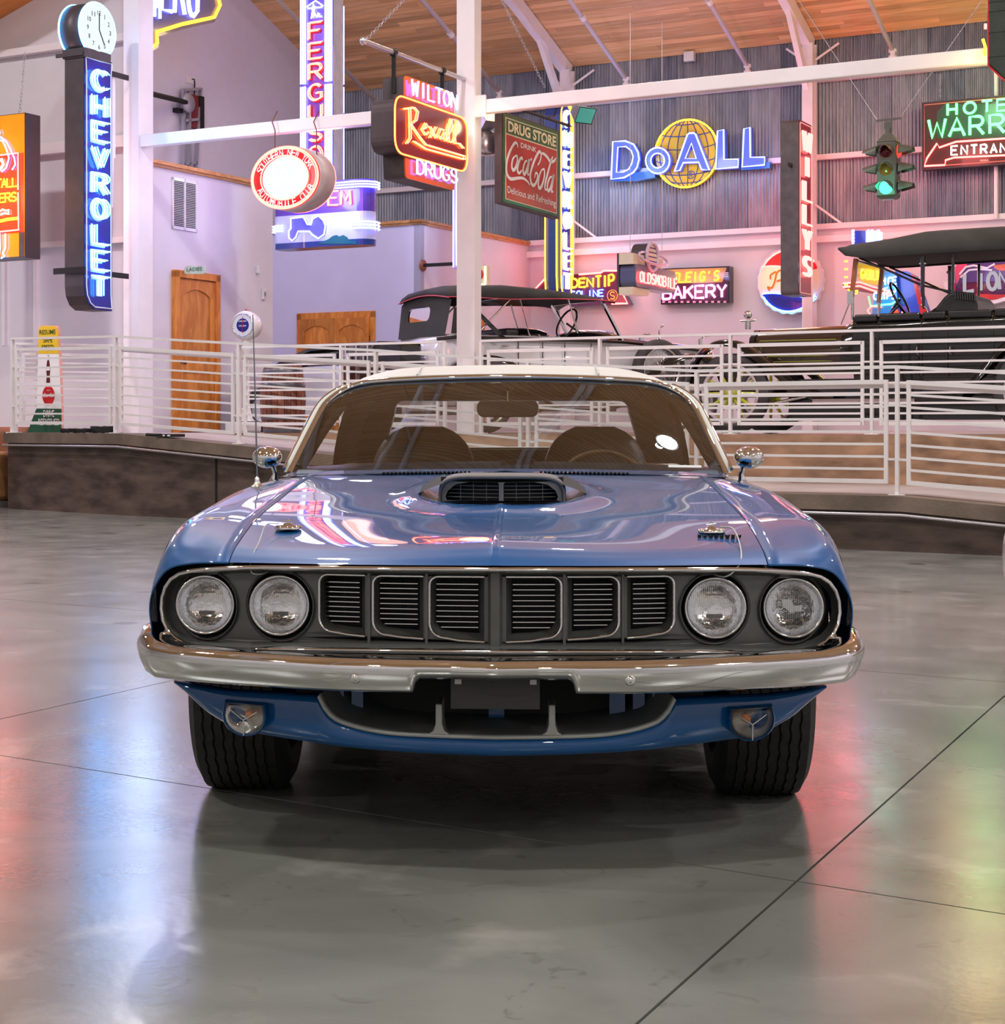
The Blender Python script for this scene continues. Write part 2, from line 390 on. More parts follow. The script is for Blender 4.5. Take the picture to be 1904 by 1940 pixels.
# ---------------------------------------------------------------- main floor: slabs between saw-cut joints
base = struct('floor', MB().box(-32, 18, -14, 34, -.2, -.02), M_dark)
dA = Vector((.823, -.568)); nA = Vector((.568, .823)); dB = Vector((.447, .895)); nB = Vector((.895, -.447))
def px_floor(px, py): Y = CAM_H * F_PX / (py - HY); return Vector(((px - CX) / F_PX * Y, Y))
offA = (px_floor(0, 1431).dot(nA) + px_floor(1904, 1732).dot(nA)) / 2
offB = (px_floor(1200, 1940).dot(nB) + px_floor(1904, 1320).dot(nB)) / 2
def cross(oa, ob):
    # p.nA = oa, p.nB = ob
    det = nA.x * nB.y - nA.y * nB.x
    return Vector(((oa * nB.y - ob * nA.y) / det, (nA.x * ob - nB.x * oa) / det))
cA, sA_ = math.cos(TH), math.sin(TH)
for i in range(-6, 8):
    for j in range(-7, 8):
        g = .0035
        a0, a1 = offA + 3.5 * i + g, offA + 3.5 * (i + 1) - g; b0, b1 = offB + 3.22 * j + g, offB + 3.22 * (j + 1) - g
        P = [cross(a0, b0), cross(a1, b0), cross(a1, b1), cross(a0, b1)]
        L_ = [(p.x * EX[0] + p.y * EX[1], p.x * EY[0] + p.y * EY[1]) for p in P]
        if all(abs(x + 7) > 24.5 or not -13 < y < 33 for x, y in L_): continue
        mb = MB(); mb.add([(x, y, 0) for x, y in L_] + [(x, y, -.02) for x, y in L_], [(0, 1, 2, 3), (0, 4, 5, 1), (1, 5, 6, 2), (2, 6, 7, 3), (3, 7, 4, 0)])
        o = struct('slab', mb, M_floor, parent=base)
# ---------------------------------------------------------------- the raised deck and the ramp
BF = Fr((0, 0, 0), -TH)
def wl(px, Y): p = BF.loc_of(((px - CX) / F_PX * Y, Y, 0)); return (p.x, p.y)
W = [wl(15, 22.6), wl(231, 20.95), wl(1320, 15.98), wl(1714, 14.89)]
d = (Vector(wl(1904, 14.41)) - Vector(W[3])).normalized(); W.append(tuple(Vector(W[3]) + d * 5.8)); W.append(tuple(Vector(W[3]) + d * 6.1))
WZ = [.98, .98, .47, .47, .05, .03]
DB = 18.1                                               # front line of the deck
mb = MB(); mb.add([(W[0][0], W[0][1], .98), (W[1][0], W[1][1], .98), (W[1][0] + .2, DB, .98), (18, DB, .98), (18, 32, .98), (-20.5, 32, .98), (-20.5, 17.9, .98), (W[0][0], 17.9, .98)], [tuple(range(8))])
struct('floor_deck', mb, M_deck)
mb = MB()
for i in range(1, 5):
    a, b = W[i], W[i + 1]
    mb.add([(a[0], a[1], WZ[i]), (b[0], b[1], WZ[i + 1]), (b[0] + (.2 if i < 1 else 0), DB, WZ[i + 1]), (a[0] + (.2 if i == 1 else 0), DB, WZ[i])], [(0, 1, 2, 3)])
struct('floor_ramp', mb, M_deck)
struct('wall_deck', MB().box(W[1][0] + .2, 18, DB - .12, DB, 0, .985), M_conc_r)
def offs(P, d):
    out = []
    for i in range(len(P)):
        a = Vector(P[max(i - 1, 0)]); b = Vector(P[min(i + 1, len(P) - 1)]); t = (b - a).normalized(); n = Vector((t.y, -t.x))
        out.append((P[i][0] + n.x * d, P[i][1] + n.y * d))
    return out
def strip(P, Z0, Z1, d0, d1):
    """a wall band along polyline P between heights, from offset d0 (back) to d1 (front)"""
    A, C = offs(P, d0), offs(P, d1); mb = MB(); rows = []
    for i in range(len(P)):
        rows.append([(C[i][0], C[i][1], Z0[i]), (C[i][0], C[i][1], Z1[i]), (A[i][0], A[i][1], Z1[i]), (A[i][0], A[i][1], Z0[i])])
    mb.grid(rows, False, True); mb.add(rows[0], [(0, 1, 2, 3)]); mb.add(rows[-1], [(3, 2, 1, 0)]); return mb
struct('wall_ramp', strip(W, [0] * 6, [z - .1 for z in WZ], -.05, 0.0), M_conc_l)
struct('trim_1', strip(W, [z - .125 for z in WZ], [z + .006 for z in WZ], -.3, .07), M_curb)
for px_ in (411,):
    i_ = 1 if px_ < 900 else 2; A2_, B2_ = Vector(W[i_]), Vector(W[i_ + 1]); best = min((abs((lambda q: CX + F_PX * q.x / q.y)(B(*(A2_.lerp(B2_, k / 400)))) - px_), k) for k in range(401))[1] / 400
    q_ = A2_.lerp(B2_, best); zt__ = lerp(WZ[i_], WZ[i_ + 1], best)
    struct('trim_30', MB().box(q_.x - .012, q_.x + .012, q_.y - .012, q_.y + .05, 0, zt__ - .17), M_dark)
struct('wall_deck_end', MB().box(W[0][0] - .05, W[0][0] + .02, W[0][1] + .1, 19, 0, .975), M_conc_l)
mb = MB().box(0, 1, 0, 1, 0, 1); 
C_ = offs(W, .075); pip = MB().tube([(C_[i][0], C_[i][1], WZ[i] - .155) for i in range(5)], .014, 8)
solo('conduit_pipe', pip, mat('grey_conduit', (.55, .53, .56), .3, metal=.8), 'thin grey conduit pipe running under the concrete curb of the ramp', 'pipe', rz=-TH)
# ---------------------------------------------------------------- walls
H0 = 4.77
def zc(b): return 8.33 + .383 * (32 - b) if b > 10 else 8.33 + .383 * (b + 12)
struct('wall_back', MB().box(-20.6, 18, 32.0, 32.2, 0, H0), M_white)
cw = struct('wall_back_upper', MB().box(-20.6, 18, 32.1, 32.3, H0, 8.4), M_galv)
def sheet_mb(x0, wd, z0, z1, off):
    mb = MB(); rows = [[], []]; n = int(round(wd / .0667)); N_ = n * 6
    for k in range(N_ + 1):
        x = x0 + wd * k / N_; y = 32.05 - off + .016 * math.cos(2 * math.pi * k / 6)
        rows[0].append((x, y, z0)); rows[1].append((x, y, z1))
    return mb.grid(rows, True)
x = -20.45; k = 0
while x < -4.5:
    wd = .0667 * random.choice((10, 11, 12)); off = .008 * (k % 2)
    struct('sheet', sheet_mb(x, wd, H0 - .06, 8.36, off), mat('galvanised_sheet_%d' % (k % 4), ((.28, .30, .35), (.35, .37, .42), (.25, .27, .33), (.32, .33, .37))[k % 4], .36, metal=.6, col2=((.16, .18, .23), (.22, .24, .28), (.13, .15, .20), (.18, .19, .23))[k % 4], vscale=2.5, rvar=.12, stretch=(3, 3, .6), bump=.15, bscale=25), parent=cw); x += wd - .01; k += 1
for n_, z_ in enumerate((4.80, 6.10, 7.56)):
    struct('trim_%d' % (2 + n_), MB().box(-20.4, 17, 31.90, 32.03, z_ - .05, z_ + .05), M_steel)
struct('trim_5', MB().box(-15.8, 17, 31.85, 32.0, 4.50, 4.62), M_steel)
# far gable wall, left
mb = MB(); P = [(19.1, 0), (32, 0), (32, 8.33), (19.1, zc(19.1))]
mb.add([(-20.4, b, z) for b, z in P] + [(-20.6, b, z) for b, z in P], [(0, 1, 2, 3), (7, 6, 5, 4), (0, 4, 5, 1), (1, 5, 6, 2), (2, 6, 7, 3), (3, 7, 4, 0)])
struct('wall_gable', mb, mat('lavender_wall_paint', (.64, .62, .78), .6, var=.02))
# ladies' room block, lilac wall, white return
struct('wall_left', MB().box(-15.47, -15.33, 19.04, 22.12, .98, 4.73), M_white)
struct('wall_left_return', MB().box(-20.4, -15.47, 21.98, 22.12, .98, 4.73), M_white)
struct('wall_lilac', MB().box(-20.4, -15.8, 27.5, 27.64, .98, 4.78), M_blue_wall)
struct('wall_right_return', MB().box(-15.94, -15.8, 27.5, 32, .98, 4.78), M_white)
struct('ceiling_block', MB().box(-20.4, -15.5, 19.2, 22, 4.6, 4.7), M_white)
struct('ceiling_block_far', MB().box(-20.4, -15.85, 27.55, 32, 4.6, 4.7), M_white)
def cap(n_, a0, a1, b0, b1, z): struct('trim_%d' % n_, MB().box(a0, a1, b0, b1, z, z + .05), M_trimw); struct('trim_%d' % (n_ + 1), MB().box(a0 + .01, a1 - .02, b0 + .02, b1 - .01, z - .04, z), M_trimw)
cap(10, -15.52, -15.27, 19.0, 22.16, 4.73); cap(12, -20.4, -15.74, 27.44, 27.7, 4.78); cap(14, -16.0, -15.74, 27.44, 31.9, 4.78)
# wall at the far left with girts
KB = 19.04
struct('wall_left_far', MB().box(-30, -15.35, KB, KB + .15, 0, 13), M_white)
for n_, (z_, h_) in enumerate(((6.47, .1), (5.03, .16), (3.66, .08), (8.0, .1))):
    struct('trim_%d' % (20 + n_), MB().box(-30, -15.4, KB - .12, KB, z_ - h_ / 2, z_ + h_ / 2), M_steel)
struct('baseboard_left', MB().box(-30, -15.4, KB - .05, KB, 0, 2.24), M_white)
for a_ in (-17.3, -17.9):
    struct('trim_25', MB().box(a_ - .03, a_ + .03, KB - .06, KB, 2.24, 5), M_steel)
# the rest of the hall, behind and beside the camera
struct('wall_hall_left', MB().box(-30.2, -30, -12, 19.2, 0, 17), M_white)
struct('wall_front', MB().box(-30, 18, -12.2, -12, 0, 9), M_white)
struct('wall_right', MB().box(18, 18.2, -12, 32, 0, 17), M_white)
# ---------------------------------------------------------------- ceiling
def plank_mat():
    m = bpy.data.materials.new('pine_plank_ceiling'); m.use_nodes = True; nt = m.node_tree; N = nt.nodes; L = nt.links; p = N['Principled BSDF']
    tc = N.new('ShaderNodeTexCoord'); br = N.new('ShaderNodeTexBrick'); L.new(tc.outputs['Object'], br.inputs['Vector'])
    br.inputs['Scale'].default_value = 1; br.inputs['Brick Width'].default_value = 3.6; br.inputs['Row Height'].default_value = .14; br.inputs['Mortar Size'].default_value = .007
    br.inputs['Color1'].default_value = (.82, .54, .28, 1); br.inputs['Color2'].default_value = (.70, .42, .19, 1); br.inputs['Mortar'].default_value = (.2, .1, .04, 1)
    L.new(br.outputs['Color'], p.inputs['Base Color']); p.inputs['Roughness'].default_value = .5
    return m
PM = plank_mat()
mb = MB()
for b0, b1 in ((32.1, 10), (10, -12)):
    mb.add([(-30, b0, zc(b0) + .06), (18, b0, zc(b0) + .06), (18, b1, zc(b1) + .06), (-30, b1, zc(b1) + .06)], [(0, 3, 2, 1)])
ceil = struct('ceiling', mb, PM)
struct('ceiling_wing', MB().add([(-21, 17.6, 6.05), (-16, 17.6, 7.65), (-16, 19.04, 7.65), (-21, 19.04, 6.05), (-21, 17.6, 6.2), (-16, 17.6, 7.8), (-16, 19.04, 7.8), (-21, 19.04, 6.2)], [(3, 2, 1, 0), (4, 5, 6, 7), (0, 1, 5, 4), (2, 3, 7, 6)]), mat('orange_fir', (.62, .25, .06), .5, var=.1))
sl = math.atan(.383); bw = .14 * math.cos(sl)
shared = {}
for r in range(46):
    b1 = 32.02 - r * bw; b0 = b1 - bw + .004; x = -20.4 + random.uniform(-2, 0)
    while x < -2.5:
        ln = random.choice((2.4, 3.0, 3.6, 4.2)); x1 = min(x + ln, -2.2); x0_ = max(x, -20.4)
        if x1 - x0_ > .3:
            key = round(x1 - x0_, 2)
            if key not in shared:
                w2 = (bw - .005); shared[key] = MB().add([(0, 0, 0), (key - .004, 0, 0), (key - .004, -w2, w2 * .383), (0, -w2, w2 * .383), (0, 0, .05), (key - .004, 0, .05), (key - .004, -w2, w2 * .383 + .05), (0, -w2, w2 * .383 + .05)],
                    [(3, 2, 1, 0), (0, 1, 5, 4), (1, 2, 6, 5), (2, 3, 7, 6), (3, 0, 4, 7)]).mesh('board', M_board)
            link('board', shared[key], ceil, (x0_, b1, zc(b1)))
        x += ln
# roof trusses
def truss(a, lo=False):
    mb = MB(); up = (1, 0, 0)
    for s in (1, -1):
        f = (lambda b: b) if s == 1 else (lambda b: 20 - b)
        mb.bar((a, f(31.9), zc(31.9) - .16), (a, 10, zc(10.01) - .16), .26, .16, up)
        mb.bar((a, f(30.4), 8.80), (a, 10, 14.4), .14, .14, up)
        top = [30.2 - 1.5 * k for k in range(14)]
        for k in range(13):
            b0, b1 = top[k], top[k] - .75
            zb = lambda b: lerp(8.80, 14.4, (30.4 - b) / 20.4)
            mb.bar((a, f(b0), zc(b0) - .3), (a, f(b1), zb(b1)), .07, .07, up); mb.bar((a, f(b1), zb(b1)), (a, f(top[k + 1]), zc(top[k + 1]) - .3), .07, .07, up)
    mb.bar((a, 30.5, 8.75), (a, 31.75, 7.3), .16, .10, up)
    o = solo('roof_truss', mb, M_steel, 'white steel roof truss under the board ceiling', 'truss', rz=-TH); o['kind'] = 'structure'; return o
for k, a_ in enumerate((-14.9, -9.9, -4.9, .1, 5.1, 10.1, 15.1)): truss(a_)
for n_, a_ in enumerate((-14.85, -9.87, -4.8)):
    mb = MB(); mb.box(a_ - .1, a_ + .1, 31.62, 31.66, .98, 8.2); mb.box(a_ - .1, a_ + .1, 31.86, 31.9, .98, 8.2); mb.box(a_ - .015, a_ + .015, 31.66, 31.86, .98, 8.2)
    mb.bar((a_ + .1, 31.8, 7.9), (a_ + .5, 31.95, 8.2), .04); mb.bar((a_ - .1, 31.8, 7.9), (a_ - .5, 31.95, 8.2), .04); mb.bar((a_ + .1, 31.8, 5.2), (a_ + .6, 31.95, 4.8), .04)
    solo('steel_column', mb, M_steel, 'white steel column standing against the corrugated wall', 'column', rz=-TH)['kind'] = 'structure'
mb = MB().box(-10.0, -9.82, 18.36, 18.56, .98, 13); mb.box(-10.03, -9.79, 18.33, 18.36, .98, 13)
c2 = solo('steel_column', mb, M_steel, 'white steel column rising behind the blue car roof', 'column', rz=-TH); c2['kind'] = 'structure'
mb = MB().box(-15.19, -15.03, 18.40, 18.62, .98, 12); mb.box(-15.29, -15.13, 18.70, 18.96, .98, 12); mb.box(-15.03, -14.9, 18.36, 18.66, .98, 12)
solo('steel_column', mb, M_steel, 'white steel column at the corner beside the wooden door', 'column', rz=-TH)['kind'] = 'structure'
mb = MB().box(-14.9, 4, 18.38, 18.52, 4.81, 4.97); mb.box(-10.25, -9.65, 18.35, 18.38, 4.76, 5.02)
bm_ = solo('steel_beam', mb, M_steel, 'long white steel beam crossing between the columns', 'beam', rz=-TH); bm_['kind'] = 'structure'; bevel(bm_, .015, 2)
# ceiling sprinkler pipes
for px_, lab in ((717, 'white sprinkler pipe down the ceiling left of the red drugstore sign'), (945, 'white sprinkler pipe just right of the tall white column'), (1185, 'white sprinkler pipe above the blue letter D on the metal wall'), (1415, 'white sprinkler pipe above the last blue letter L'), (1690, 'white sprinkler pipe above the traffic light')):
    u_ = (px_ - CX) / F_PX; Y_ = 31.7 / (.489 * u_ + .872); a_ = (.872 * u_ - .489) * Y_
    th = thing('sprinkler_pipe', lab, 'pipe', B(a_, 31.7, 7.9), -TH)
    P = [(0, -k * .85, k * .383 * .85) for k in range(0, 14)]
    part(th, 'pipe', MB().tube([(0, 0, 0), P[0], P[13]], .045, 8), M_steel)
    mb = MB()
    for z in (0, -.12, -.22): mb.tube([(0, 0, z - .03), (0, 0, z + .03)], .075, 8)
    mb.tube([(0, 0, -.26), (0, 0, 0)], .05, 8); mb.tube([(0, 0, -.27), (.12, 0, -.33), (.28, 0, -.36)], .05, 8); mb.tube([(.1, 0, -.33), (.16, 0, -.35)], .07, 8)
    part(th, 'elbow', mb, M_steel)
    for k in (2.0, 6.0): part(th, 'coupling', MB().tube([(0, -k, k * .383), (0, -k - .12, k * .383 + .046)], .065, 8), M_steel)
# lamps
M_lampglass = neon('lamp_glow', (1.0, .96, .88), 14.0)
M_lampbody = mat('lamp_housing', (.55, .56, .6), .35, metal=.7)
lamp0 = None
for i_, (a_, b_) in enumerate([(-14.6, 27.2)] + LAMPS):
    z_ = 9.62 if b_ != 27.2 else 9.05
    lab = 'round high-bay lamp glowing at the top edge above the blue vertical sign' if i_ == 0 else 'round white high-bay lamp hung from the board ceiling'
    if lamp0 is None:
        th = thing('highbay_lamp', lab, 'lamp', B(a_, b_, z_), -TH); lamp0 = th
        part(th, 'lamp_shade', MB().lathe([(.30, 0), (.29, .03), (.24, .16), (.12, .26), (.10, .45), (.02, .5)], 20), M_lampbody)
        part(th, 'lamp_lens', MB().lathe([(.0, .02), (.15, .02), (.27, .03)], 20), M_lampglass)
        part(th, 'hanger', MB().tube([(0, 0, .5), (0, 0, .72)], .012, 6), M_lampbody)
    else:
        th = copy_tree(lamp0); th.location = B(a_, b_, z_); th['label'] = lab; th['group'] = 'high-bay lamps in the hall'
    hg = [c for c in th.children if c.name.startswith('hanger')][0]
    hg.scale = (1, 1, (zc(b_) - z_ - .5) / .22); hg.location.z = .5 - .5 * hg.scale.z
# ---------------------------------------------------------------- doors
M_door = wood('oak_door', (.74, .30, .055), (.56, .19, .03), (3, 3, .7), .35, 2)
M_iron = mat('black_iron', (.02, .02, .022), .4, metal=.3)
def arch_panel(x0, x1, z0, z1, rise, n=10):
    if rise <= 0: return [(x0, z0), (x1, z0), (x1, z1), (x0, z1)]
    top = [(lerp(x1, x0, k / n), z1 - rise + rise * math.sin(math.pi * k / n) ** .8 if 0 < k < n else z1 - rise) for k in range(n + 1)]
    return [(x0, z0), (x1, z0)] + top
def door_leaf(par, x0, x1, z0, z1, y, low=True, hinge=None):
    """panelled leaf; returns leaf object"""
    y -= .04
    mb = MB(); s_ = .11; mid = z0 + (z1 - z0) * .42 if low else z0
    mb.box(x0, x0 + s_, y, y + .04, z0, z1); mb.box(x1 - s_, x1, y, y + .04, z0, z1); mb.box(x0 + s_, x1 - s_, y, y + .04, z0, z0 + .18)
    up = arch_panel(x0 + s_, x1 - s_, mid + .08, z1 - .13, .10)
    # top rail shaped over the arch
    arc_ = up[2:]; mb.prism([(x0 + s_, z1), (x1 - s_, z1)] + [(p[0], p[1]) for p in arc_], y, y + .04)
    mb.box(x0 + s_, x1 - s_, y, y + .04, mid - .06, mid + .08)
    leaf = part(par, 'door_leaf', mb, M_door)
    part(leaf, 'panel', MB().prism([(lerp(sum(p[0] for p in up) / len(up), p[0], 1.0), p[1]) for p in up], y + .018, y + .03), M_door)
    part(leaf, 'panel', MB().box(x0 + s_, x1 - s_, y + .018, y + .03, z0 + .18, mid - .06), M_door)
    return leaf
d1 = link('door_1', None, None, B(-15.33, 19.62, .98), RN, kind='structure')      # local x runs along the hall
mb = MB(); w_ = 1.06
mb.box(0, .1, -.075, .02, 0, 2.28); mb.box(w_ - .1, w_, -.075, .02, 0, 2.28); mb.box(0, w_, -.075, .02, 2.2, 2.3); mb.box(.08, .1, -.02, .14, 0, 2.2); mb.box(w_ - .1, w_ - .08, -.02, .14, 0, 2.2); mb.box(.08, w_ - .08, -.02, .14, 2.18, 2.2)
part(d1, 'door_frame', mb, M_door)
lf = door_leaf(d1, .1, w_ - .1, .01, 2.18, -.005); part(lf, 'handle', MB().box(.13, .17, -.02, -.005, .93, 1.03).tube([(.15, -.05, 1.0), (.2, -.06, 1.0), (.27, -.055, .985)], .011).tube([(.15, 0, 1.0), (.15, -.055, 1.0)], .01), M_iron)
d2 = link('door_2', None, None, B(-18.48, 27.5, .98), RE, kind='structure')
mb = MB(); w_ = 1.72
mb.box(0, .1, -.04, .0, 0, 2.2); mb.box(w_ - .1, w_, -.04, .0, 0, 2.2); mb.box(0, w_, -.04, .0, 2.1, 2.22)
part(d2, 'door_frame', mb, M_door)
for x0_, x1_, hx in ((.1, .86, .11), (.865, w_ - .1, w_ - .11)):
    lf = door_leaf(d2, x0_, x1_, .01, 2.1, -.045)
    for z_ in (.3, 1.65): part(lf, 'hinge', MB().box(hx - .015, hx + .015, -.06, -.045, z_, z_ + .11), M_iron)
d3 = link('door_3', None, None, B(-15.8, 28.9, .98), RN, kind='structure')
mb = MB(); mb.box(0, .1, -.04, 0, 0, 2.2); mb.box(.95, 1.05, -.04, 0, 0, 2.2); mb.box(0, 1.05, -.04, 0, 2.1, 2.22); part(d3, 'door_frame', mb, M_door); door_leaf(d3, .1, .95, .01, 2.1, -.03)
# ---------------------------------------------------------------- railings
def lp(a, b, t): return Vector(a).lerp(Vector(b), t)
def railing(name, label, posts, tops, bases, hand=None, first=0, panels=True, skip=()):
    """posts: local xy; tops / bases: heights. Parts: posts, top rail, per bay a frame and seven bars"""
    th = thing('railing', label, 'railing', (0, 0, 0), -TH)
    n = len(posts)
    P = [Vector((posts[i][0], posts[i][1], tops[i])) for i in range(n)]
    for i in range(n):
        if i in skip: continue
        mb = MB().bar((P[i].x, P[i].y, bases[i]), (P[i].x, P[i].y, tops[i] - .01), .052, .03, (1, 0, 0)); mb.box(P[i].x - .07, P[i].x + .07, P[i].y - .045, P[i].y + .045, bases[i] - .005, bases[i] + .01)
        part(th, 'post', mb, M_rail)
    for i in range(n - 1):
        mb = MB().bar(P[i], P[i + 1], .05, .028); part(th, 'top_rail', mb, M_rail)
    if panels:
        for i in range(n - 1):
            a, b = P[i], P[i + 1]; L_ = (b - a).length; ea = .10 / L_
            h = lambda t, f: Vector((lerp(a.x, b.x, t), lerp(a.y, b.y, t), lerp(lerp(tops[i], tops[i + 1], t), lerp(bases[i], bases[i + 1], t), f)))
            fr = MB(); t0, t1 = ea, 1 - ea; f0, f1 = .115, .895
            fr.bar(h(t0, f0), h(t1, f0), .03, .038); fr.bar(h(t0, f1), h(t1, f1), .03, .038)
            fr.bar(h(t0, f0 - .016), h(t0, f1 + .016), .03, .034, (1, 0, 0)); fr.bar(h(t1, f0 - .016), h(t1, f1 + .016), .03, .034, (1, 0, 0))
            for f in (.3, .72):
                fr.bar(h(0, f), h(t0, f), .02, .02); fr.bar(h(t1, f), h(1, f), .02, .02)
            part(th, 'panel_frame', fr, M_rail)
            for k in range(1, 8):
                f = lerp(f0, f1, k / 8); part(th, 'bar', MB().bar(h(t0, f), h(t1, f), .018, .022), M_rail)
    if hand:
        off, dz = hand
        Q = [p + Vector((0, off, dz)) for p in P]
        part(th, 'handrail', MB().tube(Q, .021, 10), M_rail)
        for q, p in zip(Q, P): part(th, 'bracket', MB().tube([p + Vector((0, 0, dz - .03)), q - Vector((0, 0, .03)), q], .007, 6), M_rail)
    return th
def pst(px, Y, top, bot):
    p = wl(px, Y); return p, CAM_H + (HY - top) * Y / F_PX, CAM_H + (HY - bot) * Y / F_PX
FR = [pst(23.6, 22.5, 641.7, 814.5), pst(219, 21.15, 637.5, 817), pst(453, 19.85, 651, 840), pst(712, 18.6, 664, 864), pst(1001, 17.36, 685, 892), pst(1320, 16.2, 703, 925), pst(1700, 15.1, 695, 938)]
def lift(i, z): return FR[i][2] if z is None else z
bz = [.985, .985, .87, .75, .61, .475, .475]
railing('railing', 'white railing along the front edge of the ramp, nearest the blue car', [f[0] for f in FR], [f[1] for f in FR], bz)
p6 = FR[6][0]; e1 = Vector(p6) + d * 2.12
railing('railing', 'white railing sloping down at the far right of the ramp', [(p6[0] + .002, p6[1] - .001), tuple(e1)], [FR[6][1] - .001, FR[6][1] - .151], [.475, .33], skip=(0,))
mbh = MB(); HP = [FR[i][0] for i in range(1, 7)] + [tuple(e1)]
Q = [Vector((HP[i][0], HP[i][1] + .09, ([FR[k][1] for k in range(1, 7)] + [FR[6][1] - .151])[i] - .16)) for i in range(7)]
solo('handrail', MB().tube(Q, .022, 10), M_rail, 'round pinkish handrail pipe running behind the ramp railing', 'handrail', rz=-TH)
RB = 18.22
ra = [-13.16, -11.6, -10.13]; railing('railing', 'white railing on the deck edge left of the tall column', [(a, RB) for a in ra], [2.08] * 3, [.985] * 3)
ra = [-9.64, -8.11, -6.55, -4.99, -3.4, -1.8]; railing('railing', 'white railing on the deck edge in front of the black antique car', [(a, RB) for a in ra], [2.08] * 6, [.985] * 6)
q0 = wl(30, 23.0); q1 = wl(237, 23.6)
railing('railing', 'white railing standing behind the yellow and white tyre-stop sign', [q0, q1], [2.16, 2.16], [.985, .985])
# ================================================================ the blue muscle car
from mathutils.geometry import tessellate_polygon
def paint_mat(name, c1, rough=.22, metal=.35):
    m = bpy.data.materials.new(name); m.use_nodes = True; nt = m.node_tree; N = nt.nodes; L = nt.links; p = N['Principled BSDF']
    p.inputs['Base Color'].default_value = (*c1, 1); p.inputs['Metallic'].default_value = metal; p.inputs['Roughness'].default_value = rough
    p.inputs['Coat Weight'].default_value = 1.0; p.inputs['Coat Roughness'].default_value = .02; p.inputs['Coat IOR'].default_value = 1.55; p.inputs['Specular IOR Level'].default_value = .15
    tc = N.new('ShaderNodeTexCoord'); vo = N.new('ShaderNodeTexNoise'); vo.inputs['Scale'].default_value = 900; L.new(tc.outputs['Object'], vo.inputs['Vector'])
    mr = N.new('ShaderNodeMapRange'); mr.inputs['To Min'].default_value = rough - .05; mr.inputs['To Max'].default_value = rough + .08; L.new(vo.outputs['Fac'], mr.inputs[0]); L.new(mr.outputs[0], p.inputs['Roughness'])
    MATS[name] = m; return m
M_blue = paint_mat('blue_metallic_paint', (.0, .09, .30), .40, .08)
M_chrome = mat('chrome', (.82, .83, .84), .035, metal=1.0, var=.01)
M_chrome_s = mat('brushed_chrome_trim', (.75, .76, .76), .14, metal=1.0, var=.02)
M_grey = mat('argent_grey_fascia', (.13, .135, .13), .38, metal=.45, var=.05, vscale=30)
M_argent = mat('argent_silver_lip', (.42, .44, .42), .42, metal=.35, var=.04)
M_black = mat('matte_black', (.008, .008, .009), .7, var=.1)
M_rubber = mat('tyre_rubber', (.022, .022, .022), .62, var=.25, vscale=30, bump=.2, bscale=90)
M_vinyl_w = mat('white_vinyl_roof', (.60, .61, .57), .5, bump=.25, bscale=260)
M_vinyl_k = mat('black_vinyl_seat', (.02, .018, .022), .4, var=.1, bump=.15, bscale=150)
M_head = mat('dark_headliner', (.045, .036, .036), .8, var=.1)
M_dash = mat('dark_blue_dash', (.035, .06, .09), .45, var=.1)
M_scoop = mat('textured_grey_scoop', (.15, .145, .145), .6, bump=.2, bscale=300)
M_wsh = glass('windshield_glass', (.90, .95, .95), 2.9, 1.52)
M_pane = glass('clear_pane', (.96, .98, .98), 1.0)
M_bulb = mat('amber_bulb', (.8, .25, .05), .25, coat=.5, var=.1)
def lens_mat():
    m = bpy.data.materials.new('ribbed_lens'); m.use_nodes = True; nt = m.node_tree; N = nt.nodes; L = nt.links; N.clear()
    tc = N.new('ShaderNodeTexCoord'); wv = N.new('ShaderNodeTexWave'); wv.inputs['Scale'].default_value = 62; wv.inputs['Distortion'].default_value = .6; L.new(tc.outputs['Object'], wv.inputs[0])
    nz = N.new('ShaderNodeTexNoise'); nz.inputs['Scale'].default_value = 35; L.new(tc.outputs['Object'], nz.inputs[0])
    mu = N.new('ShaderNodeMath'); mu.operation = 'MULTIPLY'; L.new(wv.outputs['Fac'], mu.inputs[0]); L.new(nz.outputs['Fac'], mu.inputs[1])
    mr = N.new('ShaderNodeMapRange'); mr.inputs['To Min'].default_value = .06; mr.inputs['To Max'].default_value = .55; L.new(mu.outputs[0], mr.inputs[0])
    bp = N.new('ShaderNodeBump'); bp.inputs['Strength'].default_value = 1; bp.inputs['Distance'].default_value = .004; L.new(wv.outputs['Fac'], bp.inputs['Height'])
    tr = N.new('ShaderNodeBsdfTransparent'); gl = N.new('ShaderNodeBsdfGlossy'); gl.inputs['Roughness'].default_value = .05; gl.inputs[0].default_value = (.9, .92, .92, 1); L.new(bp.outputs[0], gl.inputs['Normal'])
    mx = N.new('ShaderNodeMixShader'); L.new(mr.outputs[0], mx.inputs[0]); L.new(tr.outputs[0], mx.inputs[1]); L.new(gl.outputs[0], mx.inputs[2])
    o = N.new('ShaderNodeOutputMaterial'); L.new(mx.outputs[0], o.inputs[0]); return m
M_lens = lens_mat(); M_clear = glass('clear_lens', (.96, .95, .93), 1.2)
M_refl = mat('headlamp_reflector', (.92, .94, .96), .10, metal=1.0, var=.04, bump=.25, bscale=60)
M_refl2 = mat('lamp_reflector', (.55, .53, .5), .3, metal=.5, var=.04)
CZ = math.radians(3.0); CO = Vector((.140, 4.29, 0))
CF = Fr(CO, -CZ)
car = thing('car', 'blue two-door muscle car with white vinyl roof, facing the camera', 'car', CO, -CZ)
YFX = [0, .2, .4, .6, .75, .86, .915]; YFY = [0, .012, .045, .12, .19, .262, .31]
def yf(x): return scr(YFX, YFY, abs(x)) if abs(x) < .915 else .31 + (abs(x) - .915) * 2
